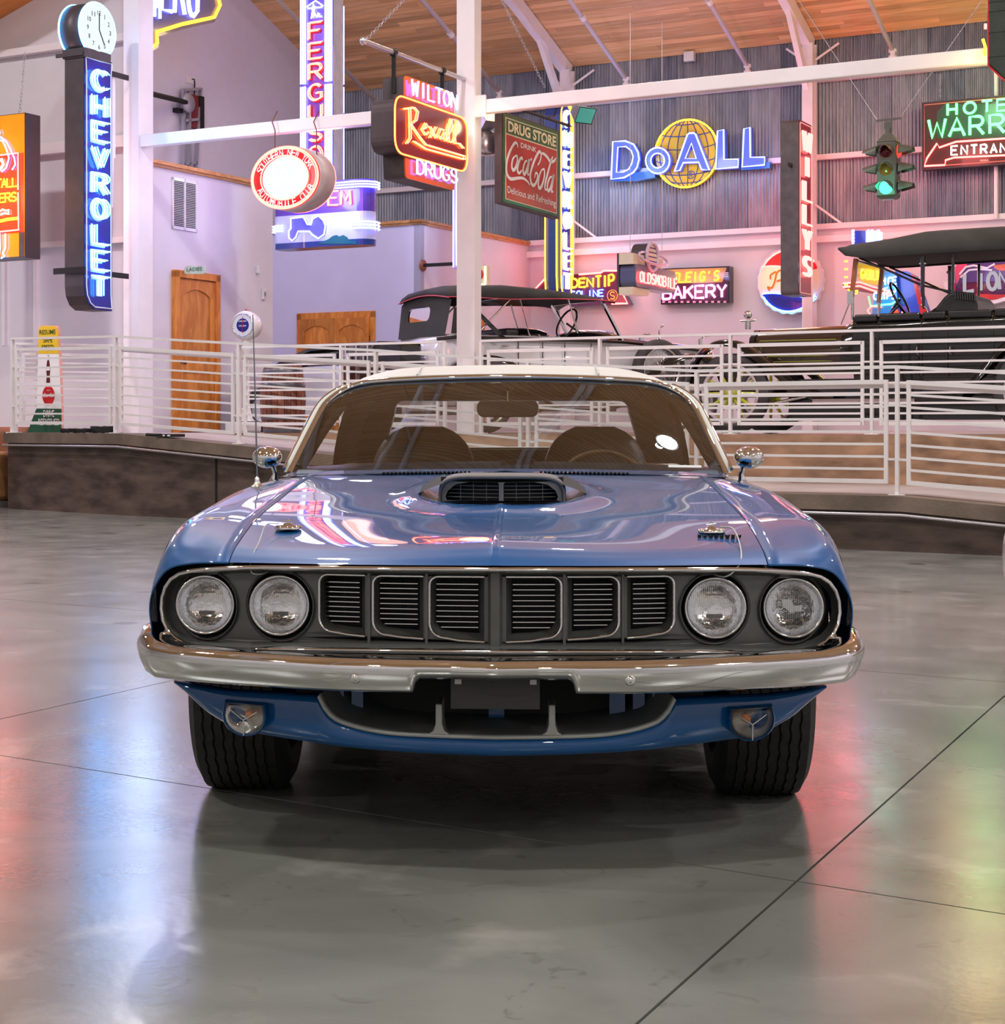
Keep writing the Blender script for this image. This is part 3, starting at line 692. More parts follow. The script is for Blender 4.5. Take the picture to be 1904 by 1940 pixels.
# longitudinal lines: front edge, then stations
ST = [None, None, None, .6, 1.0, 1.35, 1.72, 2.2, 3.0, 3.9, 4.62]
LN = [
 ([0, 0, 0, 0, 0, 0, 0, 0, 0, 0, 0], [0, .055, .16], [.735, .764, .786, .819, .855, .888, .919, .9, .9, .885, .82]),
 ([.05] * 11, [.002, .057, .162], [.7345, .760, .781, .814, .850, .883, .915, .9, .9, .885, .82]),
 ([.33, .33, .33, .33, .33, .33, .33, .33, .33, .33, .33], [.032, .09, .20], [.733, .752, .772, .808, .844, .877, .909, .9, .9, .885, .815]),
 ([.69, .69, .69, .69, .685, .675, .665, .68, .70, .68, .64], [.16, .215, .31], [.727, .747, .768, .812, .847, .880, .905, .90, .90, .885, .80]),
 ([.80, .80, .80, .80, .80, .79, .785, .785, .79, .79, .74], [.215, .262, .345], [.720, .742, .767, .814, .849, .873, .890, .893, .89, .89, .79]),
 ([.872, .874, .876, .885, .885, .885, .885, .885, .89, .88, .81], [.268, .305, .385], [.698, .733, .770, .808, .836, .855, .862, .86, .85, .865, .76]),
 ([.915, .918, .922, .935, .935, .935, .935, .935, .94, .93, .85], [.30, .335, .41], [.645, .678, .705, .738, .762, .776, .782, .775, .765, .79, .70]),
 ([.930, .932, .936, .950, .952, .952, .952, .952, .955, .945, .87], [.315, .35, .42], [.595, .60, .603, .61, .61, .61, .61, .61, .61, .64, .6]),
 ([.925, .928, .932, .948, .95, .95, .95, .95, .95, .94, .87], [.325, .36, .43], [.53, .53, .53, .53, .53, .53, .53, .53, .53, .55, .52]),
 ([.905, .91, .915, .935, .94, .94, .94, .94, .94, .93, .86], [.335, .37, .44], [.45, .45, .44, .42, .42, .42, .42, .42, .42, .44, .42]),
 ([.90, .905, .91, .92, .90, .90, .90, .90, .90, .89, .82], [.35, .38, .45], [.43, .43, .43, .26, .24, .24, .24, .24, .24, .26, .30]),
]
NS, NL = 8, 5
LC = []
for X, Y3, Z in LN:
    LC.append(cr([(X[i], Y3[i] if i < 3 else ST[i], Z[i]) for i in range(11)], NS))
def srf(j0, j1, s0, s1, mirror=False, arch=False, fn=None, nl=NL):
    """patch between lines j0..j1 and stations s0..s1 (smooth across lines)"""
    rows = []
    for k in range(int(s0 * NS), int(s1 * NS) + 1):
        ctl = [LC[j][k] for j in range(len(LC))]
        ext = [Vector((-ctl[1].x, ctl[1].y, ctl[1].z))] + ctl
        allp = []
        for j in range(j0, j1):
            p0, p1, p2 = ext[j], ext[j + 1], ext[j + 2]; p3 = ext[j + 3] if j + 3 < len(ext) else p2 * 2 - p1
            for q in range(nl):
                t = q / nl
                allp.append(0.5 * ((2 * p1) + (p2 - p0) * t + (2 * p0 - 5 * p1 + 4 * p2 - p3) * t * t + (3 * p1 - p0 - 3 * p2 + p3) * t ** 3))
        allp.append(ctl[j1])
        if fn: allp = [fn(p.copy()) for p in allp]
        if arch:
            q = []
            for p in allp:
                z = p.z
                for yc, R in ((.92, .395), (3.66, .39)):
                    if abs(p.y - yc) < R: z = max(z, .30 + math.sqrt(R * R - (p.y - yc) ** 2))
                if p.y < .60: z = max(z, .43)
                q.append(Vector((p.x, p.y, z)))
            allp = q
        if mirror: allp = [Vector((-p.x, p.y, p.z)) for p in reversed(allp)]
        rows.append(allp)
    return rows
def solidify(o, t=.003, off=-1):
    m = o.modifiers.new('solid', 'SOLIDIFY'); m.thickness = t; m.offset = off; return o
def bulge(p):
    r = math.hypot(p.x / .285, (p.y - 1.18) / .36)
    p.z += .013 * math.exp(-((r - 1.0) / .16) ** 2) - (.02 if r < .72 else .02 * max(0, 1 - (r - .72) / .18) if r < .9 else 0)
    p.z += .006 * math.exp(-(p.x / .02) ** 2) * (1 if r > 1 else 0) * 0
    return p
rows_r = srf(0, 3, 0, 6, fn=bulge, nl=14); full = []
for r in rows_r:
    L_ = [Vector((-p.x, p.y, p.z)) for p in reversed(r[1:])]; full.append([p - Vector((.003 * (1 if p.x > .6 else -1 if p.x < -.6 else 0), 0, 0)) for p in L_ + r])
hood = part(car, 'hood', MB().grid(full), M_blue)
for s in (-1, 1):
    G = [p for k, p in enumerate(LC[3][:6 * NS + 1])]
    part(car, 'hood_gap', MB().grid([[(s * (p.x - .012), p.y, p.z - .008) for p in G], [(s * (p.x + .012), p.y, p.z - .012) for p in G]]), M_black)
for mir in (False, True):
    o = part(car, 'fender', MB().grid(srf(3, 10, 0, 6.75, mir, True)), M_blue); solidify(o, .004, -1 if not mir else -1)
    o = part(car, 'door', MB().grid(srf(3, 10, 6.875, 8.25, mir, True)), M_blue)
    o = part(car, 'quarter_panel', MB().grid(srf(3, 10, 8.375, 10, mir, True)), M_blue)
# cowl, trunk lid, tail
def sym(rows): return [[Vector((-p.x, p.y, p.z)) for p in reversed(r[1:])] + r for r in rows]
cowl = []
for k in range(7):
    t = k / 6; row = []
    for i in range(41):
        x = lerp(-.80, .80, i / 40); y = lerp(1.725, 1.93, t) + .20 * (x / .8) ** 2 * t
        row.append((x, y, lerp(.918, .925, t) - .018 * (x / .8) ** 2 - .006 * (1 - abs(2 * t - 1)) + .007 * math.exp(-(x / .03) ** 2) * (1 - t)))
    cowl.append(row)
part(car, 'cowl', MB().grid(cowl), M_blue)
part(car, 'trunk_lid', MB().grid(sym(srf(0, 3, 9.0, 10))), M_blue)
tl = [LC[j][-1] for j in range(11)]; tail = [[Vector((p.x * s, p.y + .03 * (1 - s), p.z)) for p in tl] for s in (1, .5, 0, -.5, -1)]
part(car, 'tail_panel', MB().grid(tail), M_blue)
mb = MB().box(-.56, .56, .50, 4.5, .27, .42); mb.box(-.86, .86, 1.5, 3.1, .24, .34); mb.box(-.60, .60, .34, 1.7, .45, .68); part(car, 'underbody', mb, M_black)
for s in (-1, 1):
    mb = MB(); rows = []
    for yc in (.92, 3.66):
        rows = [[(s * x, yc + .39 * math.cos(a), .31 + .39 * math.sin(a)) for x in (.56, .88)] for a in [math.pi * (k + 1.5) / 17 for k in range(15)]]
        mb.grid(rows); mb.add([(s * .57, yc - .40, .2), (s * .57, yc + .40, .2), (s * .57, yc + .4, .8), (s * .57, yc - .4, .8)], [(0, 1, 2, 3)])
    part(car, 'wheel_well', mb, M_black)
# cowl vents: two rows of small slots
for s in (-1, 1):
    mb = MB()
    for k in range(22):
        x = s * (.125 + .0143 * k); y = 1.775 + .04 * abs(x)
        mb.box(x - .0042, x + .0042, y - .012, y + .030, .905, .9215 - .018 * (x / .8) ** 2)
    part(car, 'cowl_vent', mb, M_black)
# wide chrome loop around the fascia
TOPC = [(0, .727), (.2, .7265), (.4, .725), (.6, .720), (.72, .713), (.80, .705), (.845, .697), (.868, .684)]
SIDE = [(.885, .655), (.898, .625), (.900, .595), (.893, .56), (.88, .532), (.858, .512)]
BOTC = [(.82, .501), (.76, .497), (.68, .500), (.58, .508), (.48, .514), (.36, .518), (.2, .520), (0, .520)]
half = TOPC + SIDE + BOTC
loop = [(x, z) for x, z in half] + [(-x, z) for x, z in reversed(half[1:-1])]
def dens(P, closed=True, step=.03):
    out = []
    for i in range(len(P) if closed else len(P) - 1):
        a, b = P[i], P[(i + 1) % len(P)]; n = max(1, int(math.hypot(b[0] - a[0], b[1] - a[1]) / step))
        out += [(lerp(a[0], b[0], k / n), lerp(a[1], b[1], k / n)) for k in range(n)]
    return out
LP = dens(loop)
for _ in range(3): LP = [((LP[i - 1][0] + 2 * LP[i][0] + LP[(i + 1) % len(LP)][0]) / 4, (LP[i - 1][1] + 2 * LP[i][1] + LP[(i + 1) % len(LP)][1]) / 4) for i in range(len(LP))]
mb = MB(); rows = []
cxm = .61
def inset(P, d):
    out = []; n = len(P)
    for i in range(n):
        a, b = Vector(P[i - 1]), Vector(P[(i + 1) % n]); t = (b - a).normalized(); out.append((P[i][0] - t.y * d, P[i][1] + t.x * d))
    return out
sgn = 1 if sum(LP[i][0] * LP[(i + 1) % len(LP)][1] - LP[(i + 1) % len(LP)][0] * LP[i][1] for i in range(len(LP))) > 0 else -1
def ring(P, d, dy): return [(p[0], yf(p[0]) + dy, p[1]) for p in inset(P, d * sgn)]
mb = MB().grid([ring(LP, -.003, .014), ring(LP, -.004, -.004), ring(LP, .001, -.010), ring(LP, .006, -.007), ring(LP, .009, .004)], True, True)
part(car, 'grille_surround_trim', mb, M_chrome)
mb = MB().grid([ring(LP, .008, .000), ring(LP, .012, .022), ring(LP, .020, .038)], True, True)
part(car, 'fascia_edge', mb, M_grey)
# fascia panel with openings
OPS = []
for x0, x1, z0i, z0o in ((.027, .164, .542, .548), (.179, .307, .548, .552), (.327, .446, .551, .556)):
    zt = .704; r = .035
    P = [(x0, zt), (x0, z0i), (x1 - .075, z0i + .003)] + [(p[0], p[1]) for p in arc(x1 - r, z0o + .004 + r, r, r, -80, 0, 6)] + arc(x1 - .022, zt - .022, .022, .022, 0, 90, 4)
    OPS.append(P)
HL = [(.5525, .620), (.762, .611)]
def circ(cx, cz, r, n=32): return [(cx + r * math.cos(2 * math.pi * k / n), cz + r * math.sin(2 * math.pi * k / n)) for k in range(n)]
inner = inset(LP, .019 * sgn)
holes = []
for s in (1, -1):
    for P in OPS: holes.append(dens([(s * x, z) for x, z in P], True, .04))
    for (cx, cz) in HL: holes.append(circ(s * cx, cz, .094))
def panel_fill(outer, holes, fy):
    loops = [[Vector((x, z, 0)) for x, z in outer]] + [[Vector((x, z, 0)) for x, z in h] for h in holes]
    tris = tessellate_polygon(loops); flat = [p for l in loops for p in l]
    return [(p.x, fy(p.x), p.y) for p in flat], [tuple(t) for t in tris]
FD = .036
# split into narrow columns so that the panel follows the curved nose
vs, fs = panel_fill(inner, holes, lambda x: yf(x) + FD)
fp = part(car, 'fascia_panel', MB().add(vs, fs), M_grey)
for P in holes:                                           # opening walls
    n = len(P); big = len(P) == 32
    c = ((min(p[0] for p in P) + max(p[0] for p in P)) / 2, (min(p[1] for p in P) + max(p[1] for p in P)) / 2)
    if big:
        mb = MB(); M_ = 32
        rows = [[(c[0] + (p[0] - c[0]) * f, yf(c[0]) * (1 - w_) + yf(p[0]) * w_ + dy, c[1] + (p[1] - c[1]) * f) for p in P] for f, dy, w_ in ((1, FD, 1), (.99, FD - .008, 1), (.94, FD - .004, .8), (.91, FD + .015, .3), (.87, FD + .05, 0))]
        part(fp, 'lamp_bucket', mb.grid(rows, True, True), M_black if False else mat('bucket_grey', (.05, .05, .05), .35, metal=.3, var=.1))
    else:
        rows = [[(p[0], yf(p[0]) + FD, p[1]) for p in P], [(c[0] + (p[0] - c[0]) * .93, yf(p[0]) + FD + .02, c[1] + (p[1] - c[1]) * .94) for p in P], [(c[0] + (p[0] - c[0]) * .80, yf(p[0]) + FD + .045, c[1] + (p[1] - c[1]) * .84 + .004) for p in P]]
        part(fp, 'grille_tunnel', MB().grid(rows, False, True), M_grey)
        inx = min(abs(p[0]) for p in P)
        tr = [p for p in P]; k0 = max(range(n), key=lambda i: (abs(abs(P[i][0]) - inx) < 1e-4) * 10 + P[i][1])
        seq = [P[(k0 + i) % n] for i in range(n)] if not (abs(abs(P[(k0 + 1) % n][0]) - inx) < 1e-4) else [P[(k0 - i) % n] for i in range(n)]
        seq = [q for q in seq]; k1 = min((i for i in range(n) if abs(abs(seq[i][0]) - inx) < 1e-4 and i > 2), default=n - 1)
        part(fp, 'grille_trim', MB().tube([(q[0], yf(q[0]) + FD - .003, q[1]) for q in seq[:k1 + 1]], .0036, 6), M_chrome)
        z0, z1 = min(p[1] for p in P), max(p[1] for p in P); xa, xb = min(p[0] for p in P), max(p[0] for p in P)
        for k in range(9):
            z = lerp(z1 - .022, z0 + .032, k / 8); ins = .016
            sx = 1 if c[0] > 0 else -1; sh = (.012 if k == 8 else 0)
            a_, b_ = (xa + ins, xb - ins - sh) if sx > 0 else (xa + ins + sh, xb - ins)
            part(fp, 'grille_bar', MB().bar((a_, yf(a_) + FD + .038, z), (b_, yf(b_) + FD + .038, z), .012, .0022), M_chrome_s)
for s in (-1, 1):
    for x_ in (.095, .243, .387): part(car, 'grille_divider', MB().bar((s * x_, yf(x_) + FD + .06, .70), (s * x_, yf(x_) + FD + .06, .55), .003, .003, (1, 0, 0)), M_black)
mb = MB(); rows = [[(lerp(-.88, .88, i / 30), yf(lerp(-.88, .88, i / 30)) + .115, z) for i in range(31)] for z in (.45, .73)]
part(car, 'radiator_screen', mb.grid(rows), M_black)
# raised ribs between openings
for s in (-1, 1):
    for x_ in (.1715, .317): part(fp, 'rib', MB().bar((s * x_, yf(x_) + FD - .002, .712), (s * x_, yf(x_) + FD - .002, .535), .007, .007, (1, 0, 0)), M_grey)
part(fp, 'center_rib', MB().prism([(-.018, .0), (-.011, -.012), (.011, -.012), (.018, 0)], 0, .19, Matrix.Translation((0, FD + .0, .527)) @ Matrix(((1, 0, 0, 0), (0, 0, 1, 0), (0, 1, 0, 0), (0, 0, 0, 1)))), M_grey)
bevel(bpy.data.objects[fp.children[-1].name], .003)
# headlamps
for s in (-1, 1):
    for (cx, cz) in HL:
        hy = yf(cx) + FD
        hl = part(car, 'headlamp', MB().lathe([(.0765, .010), (.079, .0), (.078, -.006), (.0745, -.009), (.0715, -.005), (.070, .004)], 40, Matrix.Translation((s * cx, hy, cz)) @ Matrix.Rotation(-math.pi / 2, 4, 'X')), M_chrome_s, 'round chrome-ringed headlamp')
        prof = [(.070 * math.cos(t), .045 * math.sin(t)) for t in [math.pi / 2 * k / 8 for k in range(9)]]
        M_ = Matrix.Translation((s * cx, hy + .002, cz)) @ Matrix.Rotation(-math.pi / 2, 4, 'X')
        part(hl, 'reflector', MB().lathe([(r, h) for r, h in prof], 36, M_), M_refl)
        mb = MB(); rows = []; n = 48
        for i in range(9):
            r = .070 * (i / 8); row = []
            for k in range(n):
                a = 2 * math.pi * k / n; x = r * math.cos(a); z = r * math.sin(a)
                rib = 0
                row.append((s * cx + x, hy - .016 + .014 * (r / .07) ** 2 + rib, cz + z))
            rows.append(row)
        part(hl, 'lens', mb.grid(rows, True, True), M_lens)
        mb = MB().box(s * cx - .020, s * cx + .020, hy + .012, hy + .02, cz - .028, cz - .018); mb.tube([(s * cx - .02, hy + .03, cz + .03), (s * cx + .02, hy + .03, cz + .03)], .002, 6)
        part(hl, 'filament', mb, M_grey)
        if s == 1 and cx > .7: part(hl, 'sticker', MB().prism([(s * cx - .028, cz + .022), (s * cx - .004, cz + .02), (s * cx + .002, cz + .004), (s * cx + .024, cz + .008), (s * cx + .022, cz - .008), (s * cx - .01, cz - .010), (s * cx - .026, cz + .004)], hy - .0015, hy - .001), mat('paper', (.75, .78, .78), .6), 'torn white sticker behind the lens')
# lower filler behind bumper
rows = []
for dz, dy in ((.520, .006), (.512, .002), (.500, -.02), (.492, -.055)):
    rows.append([(lerp(-.80, .80, i / 40), yf(lerp(-.80, .80, i / 40)) + dy, dz - .022 * (abs(lerp(-1, 1, i / 40))) ** 2) for i in range(41)])
part(car, 'bumper_filler', MB().grid(rows), M_grey)
# front bumper
def bump_pts():
    P = []
    for i in range(241):
        x = lerp(-.865, .865, i / 240); P.append((x, yf(x) - .085 - .012 * max(0, 1 - abs(x) / .1), x))
    e = [(.885, .207), (.899, .25), (.907, .31), (.910, .39), (.910, .46), (.906, .53)]
    R = [(x, y, .905 + .01 * k) for k, (x, y) in enumerate(e, 1)]
    return [(-x, y, -q) for x, y, q in reversed(R)] + P + R
BP = bump_pts(); rows = []
for i, (x, y, q) in enumerate(BP):
    a, b = Vector(BP[max(i - 1, 0)][:2]), Vector(BP[min(i + 1, len(BP) - 1)][:2]); t = (b - a).normalized(); nrm = Vector((t.y, -t.x))
    ax = abs(q); end = max(0, min(1, (ax - .80) / .14)); lift_ = .022 * end ** 1.5
    cut = 1 if ax < .183 else 0 if ax > .195 else 1 - (ax - .183) / .012
    zb = lerp(.437, .470, cut) - .008 * min(1, ax / .9) + .03 * max(0, (ax - .9) / .06)
    zt = .520 + lift_ + (.010 if end > .9 else 0); zm = .500 + lift_ * .7
    # pinch inwards at the wrapped tips
    f = 1.0 - .25 * max(0, (ax - .93) / .035)
    prof = [(-.035, zt - .004), (-.01, zt), (.018, zt - .001), (.036, zt - .006), (.046, zm + .004), (.049, zm - .004), (.047, lerp(zm, zb, .3)), (.041, lerp(zm, zb, .6)), (.030, zb + .006), (.022, zb), (.010, zb + .002), (.008, zb + .012)]
    rows.append([(x + nrm.x * d * f, y + nrm.y * d * f, z) for d, z in prof])
bp = part(car, 'front_bumper', MB().grid(rows), M_chrome); solidify(bp, .004, -1)
for x_ in (-.80, -.335, .325, .80):
    y_ = yf(x_) - .085 - .044; m_ = Matrix.Translation((x_, y_, .470 if abs(x_) < .5 else .474)) @ Matrix.Rotation(math.pi / 2, 4, 'X')
    part(bp, 'bolt', MB().lathe([(.015, -.006), (.014, .0), (.010, .004), (0, .006)], 16, m_), M_chrome_s)
# lower valance
VX = [0, .19, .30, .395, .51, .585, .635, .70, .765, .81, .86]
VB = [.254, .258, .262, .267, .274, .279, .282, .297, .327, .36, .393]
OX = [0, .15, .29, .40, .435, .453]; OZ = [.298, .300, .306, .330, .358, .392]
VTX = [.453, .60, .695, .80, .86]; VTZ = [.392, .390, .387, .392, .400]
def vz(x): ax = abs(x); return (scr(OX, OZ, ax) if ax < .453 else interp(VTX, VTZ, ax))
def vy(x): return yf(x) + .045
xs = sorted(set([round(lerp(-.86, .86, i / 100), 4) for i in range(101)] + [.4529, .4531, -.4529, -.4531]))
rows = [[] for _ in range(8)]
for x in xs:
    zb, zt = interp(VX, VB, abs(x)), vz(x); 
    if zt < zb + .004: zt = zb + .004
    for k, (t, dy) in enumerate(((-.0, .10), (0, .03), (0.02, .008), (.2, -.002), (.5, -.008), (.85, -.004), (1, 0), (1, .05))):
        rows[k].append((x, vy(x) + dy, lerp(zb, zt, t) + (.02 if k == 0 else 0)))
val = part(car, 'front_valance', MB().grid(rows), M_blue)
op = [(x, vz(x)) for x in [lerp(-.452, .452, i / 60) for i in range(61)]]
mb = MB().grid([[(x, vy(x) + .002, z) for x, z in op], [(x, vy(x) - .006, z + .001) for x, z in op], [(x * .985, vy(x) - .006, z + .010) for x, z in op], [(x * .982, vy(x) + .004, z + .011) for x, z in op]])
lip = part(car, 'grille_lip', mb, M_argent, 'silver-edged lower grille opening')
part(lip, 'shelf', MB().grid([[(x * .982, vy(x) + .003, z + .010) for x, z in op], [(x * .90, vy(x) + .13, z + .028) for x, z in op], [(x * .85, vy(x) + .20, z + .03) for x, z in op]]), mat('dark_argent', (.16, .17, .16), .55, var=.05))
for s in (-1, 1):
    P = [(-.034, .305), (-.014, .318), (-.0085, .335), (-.008, .385), (.008, .385), (.0085, .335), (.014, .318), (.034, .305)]
    o = part(lip, 'upright', MB().prism([(s * .141 + x, z) for x, z in P], vy(.14) - .004, vy(.14) + .12), M_argent); bevel(o, .003)
# cavity and blue brackets
mb = MB().box(-.50, .50, .36, .40, .30, .52); part(car, 'front_crossmember', mb, M_black)
for x0, x1 in ((-.435, -.395), (-.375, -.345), (-.02, .02), (.29, .33), (.35, .38), (.40, .44)):
    o = part(car, 'frame_bracket', MB().box(x0, x1, .20, .36, .31, .47), M_blue)
mb = MB().box(-.106, .110, -.065, -.060, .392, .475)
pb = part(car, 'plate_bracket', mb, mat('dark_grey_plate', (.035, .034, .034), .5, var=.05, vscale=80))
for x_ in (-.088, .094): part(pb, 'clip', MB().box(x_ - .008, x_ + .008, -.072, -.066, .453, .468), mat('white_nylon', (.6, .6, .6), .5))
# turn lamps in the valance
for s in (-1, 1):
    cx_, cz_ = s * .648, .330
    D = [(-.05, .034), (.052, .034), (.056, .006)] + arc(0, .0, .056, .046, -2, -178, 12) + [(-.056, .006)]
    D = [(cx_ - s * x if False else cx_ + s * x * -1, cz_ + z) for x, z in D]
    yy = lambda x: vy(x) - .030
    n = len(D)
    cen = (cx_, cz_ - .004)
    def rg(f, dy): return [(cen[0] + (p[0] - cen[0]) * f, yy(p[0]) + dy, cen[1] + (p[1] - cen[1]) * f) for p in D]
    tl_ = part(car, 'turn_lamp', MB().grid([rg(1.12, .034), rg(1.10, .002), rg(1.04, -.006), rg(1.0, -.003), rg(.99, .02)], False, True), M_blue, 'clear turn lamp set in blue valance')
    mb = MB().grid([rg(.98, .0), rg(.95, -.006), rg(.6, -.009), rg(0.02, -.010)], True, True); part(tl_, 'lens', mb, M_clear)
    mb = MB().grid([rg(1.0, .004), rg(.8, .022), rg(.3, .030), rg(.01, .031)], True, True); part(tl_, 'reflector', mb, M_refl2)
    part(tl_, 'bulb', MB().sphere((cx_ - s * .014, yy(cx_) + .004, cz_ + .008), .012, 14, 8), M_bulb)
    mb = MB()
    for ang in (35, 145, 270): a = math.radians(ang); mb.tube([(cx_, yy(cx_) - .010, cz_ - .006), (cx_ + .045 * math.cos(a), yy(cx_ + .045 * math.cos(a)) - .006, cz_ - .006 + .04 * math.sin(a))], .0022, 5)
    part(tl_, 'rib', mb, M_chrome_s)
# ---------------- wheels
def tyre():
    R, w_ = .345, .275; n = 144
    prof = [(.20, -w_ / 2 + .035), (.225, -w_ / 2 + .008), (.27, -w_ / 2), (.305, -w_ / 2 + .006), (.328, -w_ / 2 + .020)]
    tread = []; gx = [-.085, -.057, -.029, 0, .029, .057, .085]
    xs_ = -.105; P = [(R - .006, -.112)]
    for g in gx: P += [(R - .001 if abs(g) > .07 else R, g - .0034), (R - .009, g - .0018), (R - .009, g + .0018), (R - .001 if abs(g) > .07 else R, g + .0034)]
    P += [(R - .006, .112)]
    prof = prof + P + [(r, -x) for r, x in reversed(prof)]
    rows = []
    for k in range(n):
        a = 2 * math.pi * k / n; zz = .0017 * (1 if (k % 4) < 2 else -1)
        rows.append([(x + (zz if abs(x) < .10 else 0), r * math.cos(a), r * math.sin(a)) for r, x in prof])
    rows.append(rows[0])
    return MB().grid(rows, False)
TM = tyre().mesh('tyre', M_rubber)
rm = MB(); MX = Matrix.Rotation(math.pi / 2, 4, 'Y')
rm.lathe([(.205, -.10), (.198, -.085), (.185, -.06), (.18, .04), (.19, .085), (.205, .105), (.21, .11), (.2, .10), (.185, .075), (.15, .06), (.10, .068), (.06, .075), (.055, .10), (.0, .105)], 40, MX)
RMm = rm.mesh('rim', mat('argent_wheel', (.35, .36, .37), .3, metal=.7, var=.03))
for s in (-1, 1):
    for yc, st in ((.92, 0), (3.66, 0)):
        wo = link('wheel', TM, car, (s * .752, yc, .338)); 
        if s < 0: wo.rotation_euler = (0, 0, math.pi)
        link('rim', RMm, wo)
        mb = MB()
        for k in range(5):
            a = 2 * math.pi * k / 5; mb.lathe([(.022, 0), (.022, .006)], 12, Matrix.Translation((.066, .125 * math.cos(a), .125 * math.sin(a))) @ MX, cap=True)
        part(wo, 'slot', mb, M_black)
        wo.name = 'wheel'
# ---------------- shaker scoop
def scoop_prof(f, zt, zb, w_):
    return [(-w_, zb)] + [(w_ * -1 * math.cos(math.pi * k / 20) if False else -w_ * abs(math.cos(math.pi * k / 20)) ** .35 * (1 if math.cos(math.pi * k / 20) > 0 else -1), zb + (zt - zb) * math.sin(math.pi * k / 20) ** .55) for k in range(1, 20)] + [(w_, zb)]
rows = []
for y_, zt, zb, w_ in ((.965, .918, .845, .187), (.955, .925, .842, .192), (.975, .930, .842, .196), (1.08, .934, .845, .20), (1.25, .930, .86, .20), (1.42, .915, .87, .185), (1.50, .888, .875, .17)):
    rows.append([(x, y_ + .10 * (x / .2) ** 2 * (1 if y_ < 1.2 else 0), z) for x, z in scoop_prof(0, zt, zb, w_)])
sc = part(car, 'hood_scoop', MB().grid(rows), M_scoop, 'grey textured shaker hood scoop')
# scoop face: bezel with two openings
out = scoop_prof(0, .918, .845, .187)
def face_y(x): return .968 + .10 * (x / .2) ** 2
ho = []
for s in (-1, 1):
    P = [(.007, .852), (.007, .903), (.012, .908), (.10, .908), (.14, .900), (.165, .880), (.172, .862), (.168, .852)]
    ho.append([(s * x, z) for x, z in P])
vs, fs = panel_fill(dens(out[0:1] + out[1:], True, .02), [dens(h, True, .02) for h in ho], face_y)
part(sc, 'scoop_face', MB().add(vs, fs), M_scoop)
part(sc, 'scoop_void', MB().grid([[(x, face_y(x) + .06, z) for x in [lerp(-.19, .19, i / 12) for i in range(13)]] for z in (.84, .92)]), M_black)
for s in (-1, 1):
    for k in range(4): part(sc, 'slat', MB().tube([(s * lerp(.008, .166, i / 6), face_y(lerp(.008, .166, i / 6)) + .012, .862 + .0115 * k) for i in range(7)], .0016, 5), M_grey)
    for x_ in (.045, .085, .125): part(sc, 'slat', MB().tube([(s * x_, face_y(x_) + .014, .852), (s * x_, face_y(x_) + .014, .904)], .0013, 5), M_grey)
    # side wings of the scoop seal
    rows = [[(s * x, y_ + .03, z_) for x, y_, z_ in P] for P in ([(.185, 1.0, .90), (.185, 1.25, .925)], [(.225, 1.04, .885), (.23, 1.25, .905)], [(.262, 1.10, .868), (.258, 1.25, .885)])]
    part(sc, 'scoop_seal', MB().grid(rows), M_black)
# hood pins with lanyards
def hood_z(x, y):
    return min(((p.x - x) ** 2 + (p.y - y) ** 2, p.z) for r in full for p in r)[1]
def pin(x, y, s):
    z = hood_z(x, y) + .009
    hp = part(car, 'hood_pin', MB().lathe([(.0, .010), (.012, .010), (.014, .004), (.034, .003), (.037, -.001), (.037, -.006)], 24, Matrix.Translation((x, y, z))), M_chrome, 'round chrome hood pin')
    part(hp, 'pin', MB().tube([(x, y, z), (x, y, z + .022)], .0045, 8).tube([(x - .014, y - .002, z + .014), (x + .012, y - .004, z + .017)], .002, 6), M_chrome)
    return z - .004
zl = pin(-.575, .45, -1); zr = pin(.575, .44, 1)
Pc = cr([(-.60, .45, zl + .012), (-.625, .38, zl + .012), (-.625, .26, .775), (-.632, .175, .735), (-.625, .13, .705), (-.60, .13, .700), (-.575, .15, .71)], 8)
part(car, 'pin_cable', MB().tube(Pc, .0016, 6), M_argent)
Pc = cr([(.60, .44, zr + .012), (.625, .38, zr + .012), (.63, .27, .775), (.622, .17, .74), (.60, .12, .715), (.575, .115, .700), (.545, .14, .705)], 8)
part(car, 'pin_cable', MB().tube(Pc, .0022, 6), M_argent)
mb = MB()
vs, fs = text_geo('PLYMOUTH', .01); zt_ = hood_z(.585, .36); mb.add([(.53 + .115 * u, .358, zt_ + .008 * v) for u, v in vs], fs)
for k in range(8): mb.box(.531 + .0147 * k, .540 + .0147 * k, .359, .366, zt_ - .003, zt_ + .006)
part(car, 'lettering', mb, M_black, 'row of small black raised letters on the hood')
# ---------------- antenna, mirrors
ax_, ay_ = -.825, 1.50
an = part(car, 'antenna', MB().lathe([(.022, 0), (.02, .006), (.012, .010), (.008, .02), (.009, .028), (.004, .034)], 16, Matrix.Translation((ax_, ay_, .874))), M_chrome)
part(an, 'mast', MB().tube([(ax_, ay_, .90), (ax_ - .008, ay_ + .01, 1.15), (ax_ - .018, ay_ + .02, 1.452)], .0025, 6, rr=[.003, .0025, .0018]), mat('steel_mast', (.22, .24, .25), .3, metal=.8))
for s in (-1, 1):
    cx_, cy_, cz_ = s * .888, 2.14, .962
    mr_ = part(car, 'side_mirror', MB().sphere((cx_, cy_, cz_), 1, 24, 14, (.056, .06, .041)), M_chrome)
    part(mr_, 'mirror_stalk', MB().tube([(cx_ - s * .02, cy_ + .01, cz_ - .03), (s * .862, cy_ + .02, .90), (s * .868, cy_ + .02, .868)], .012, 8, rr=[.010, .009, .018]), M_chrome)
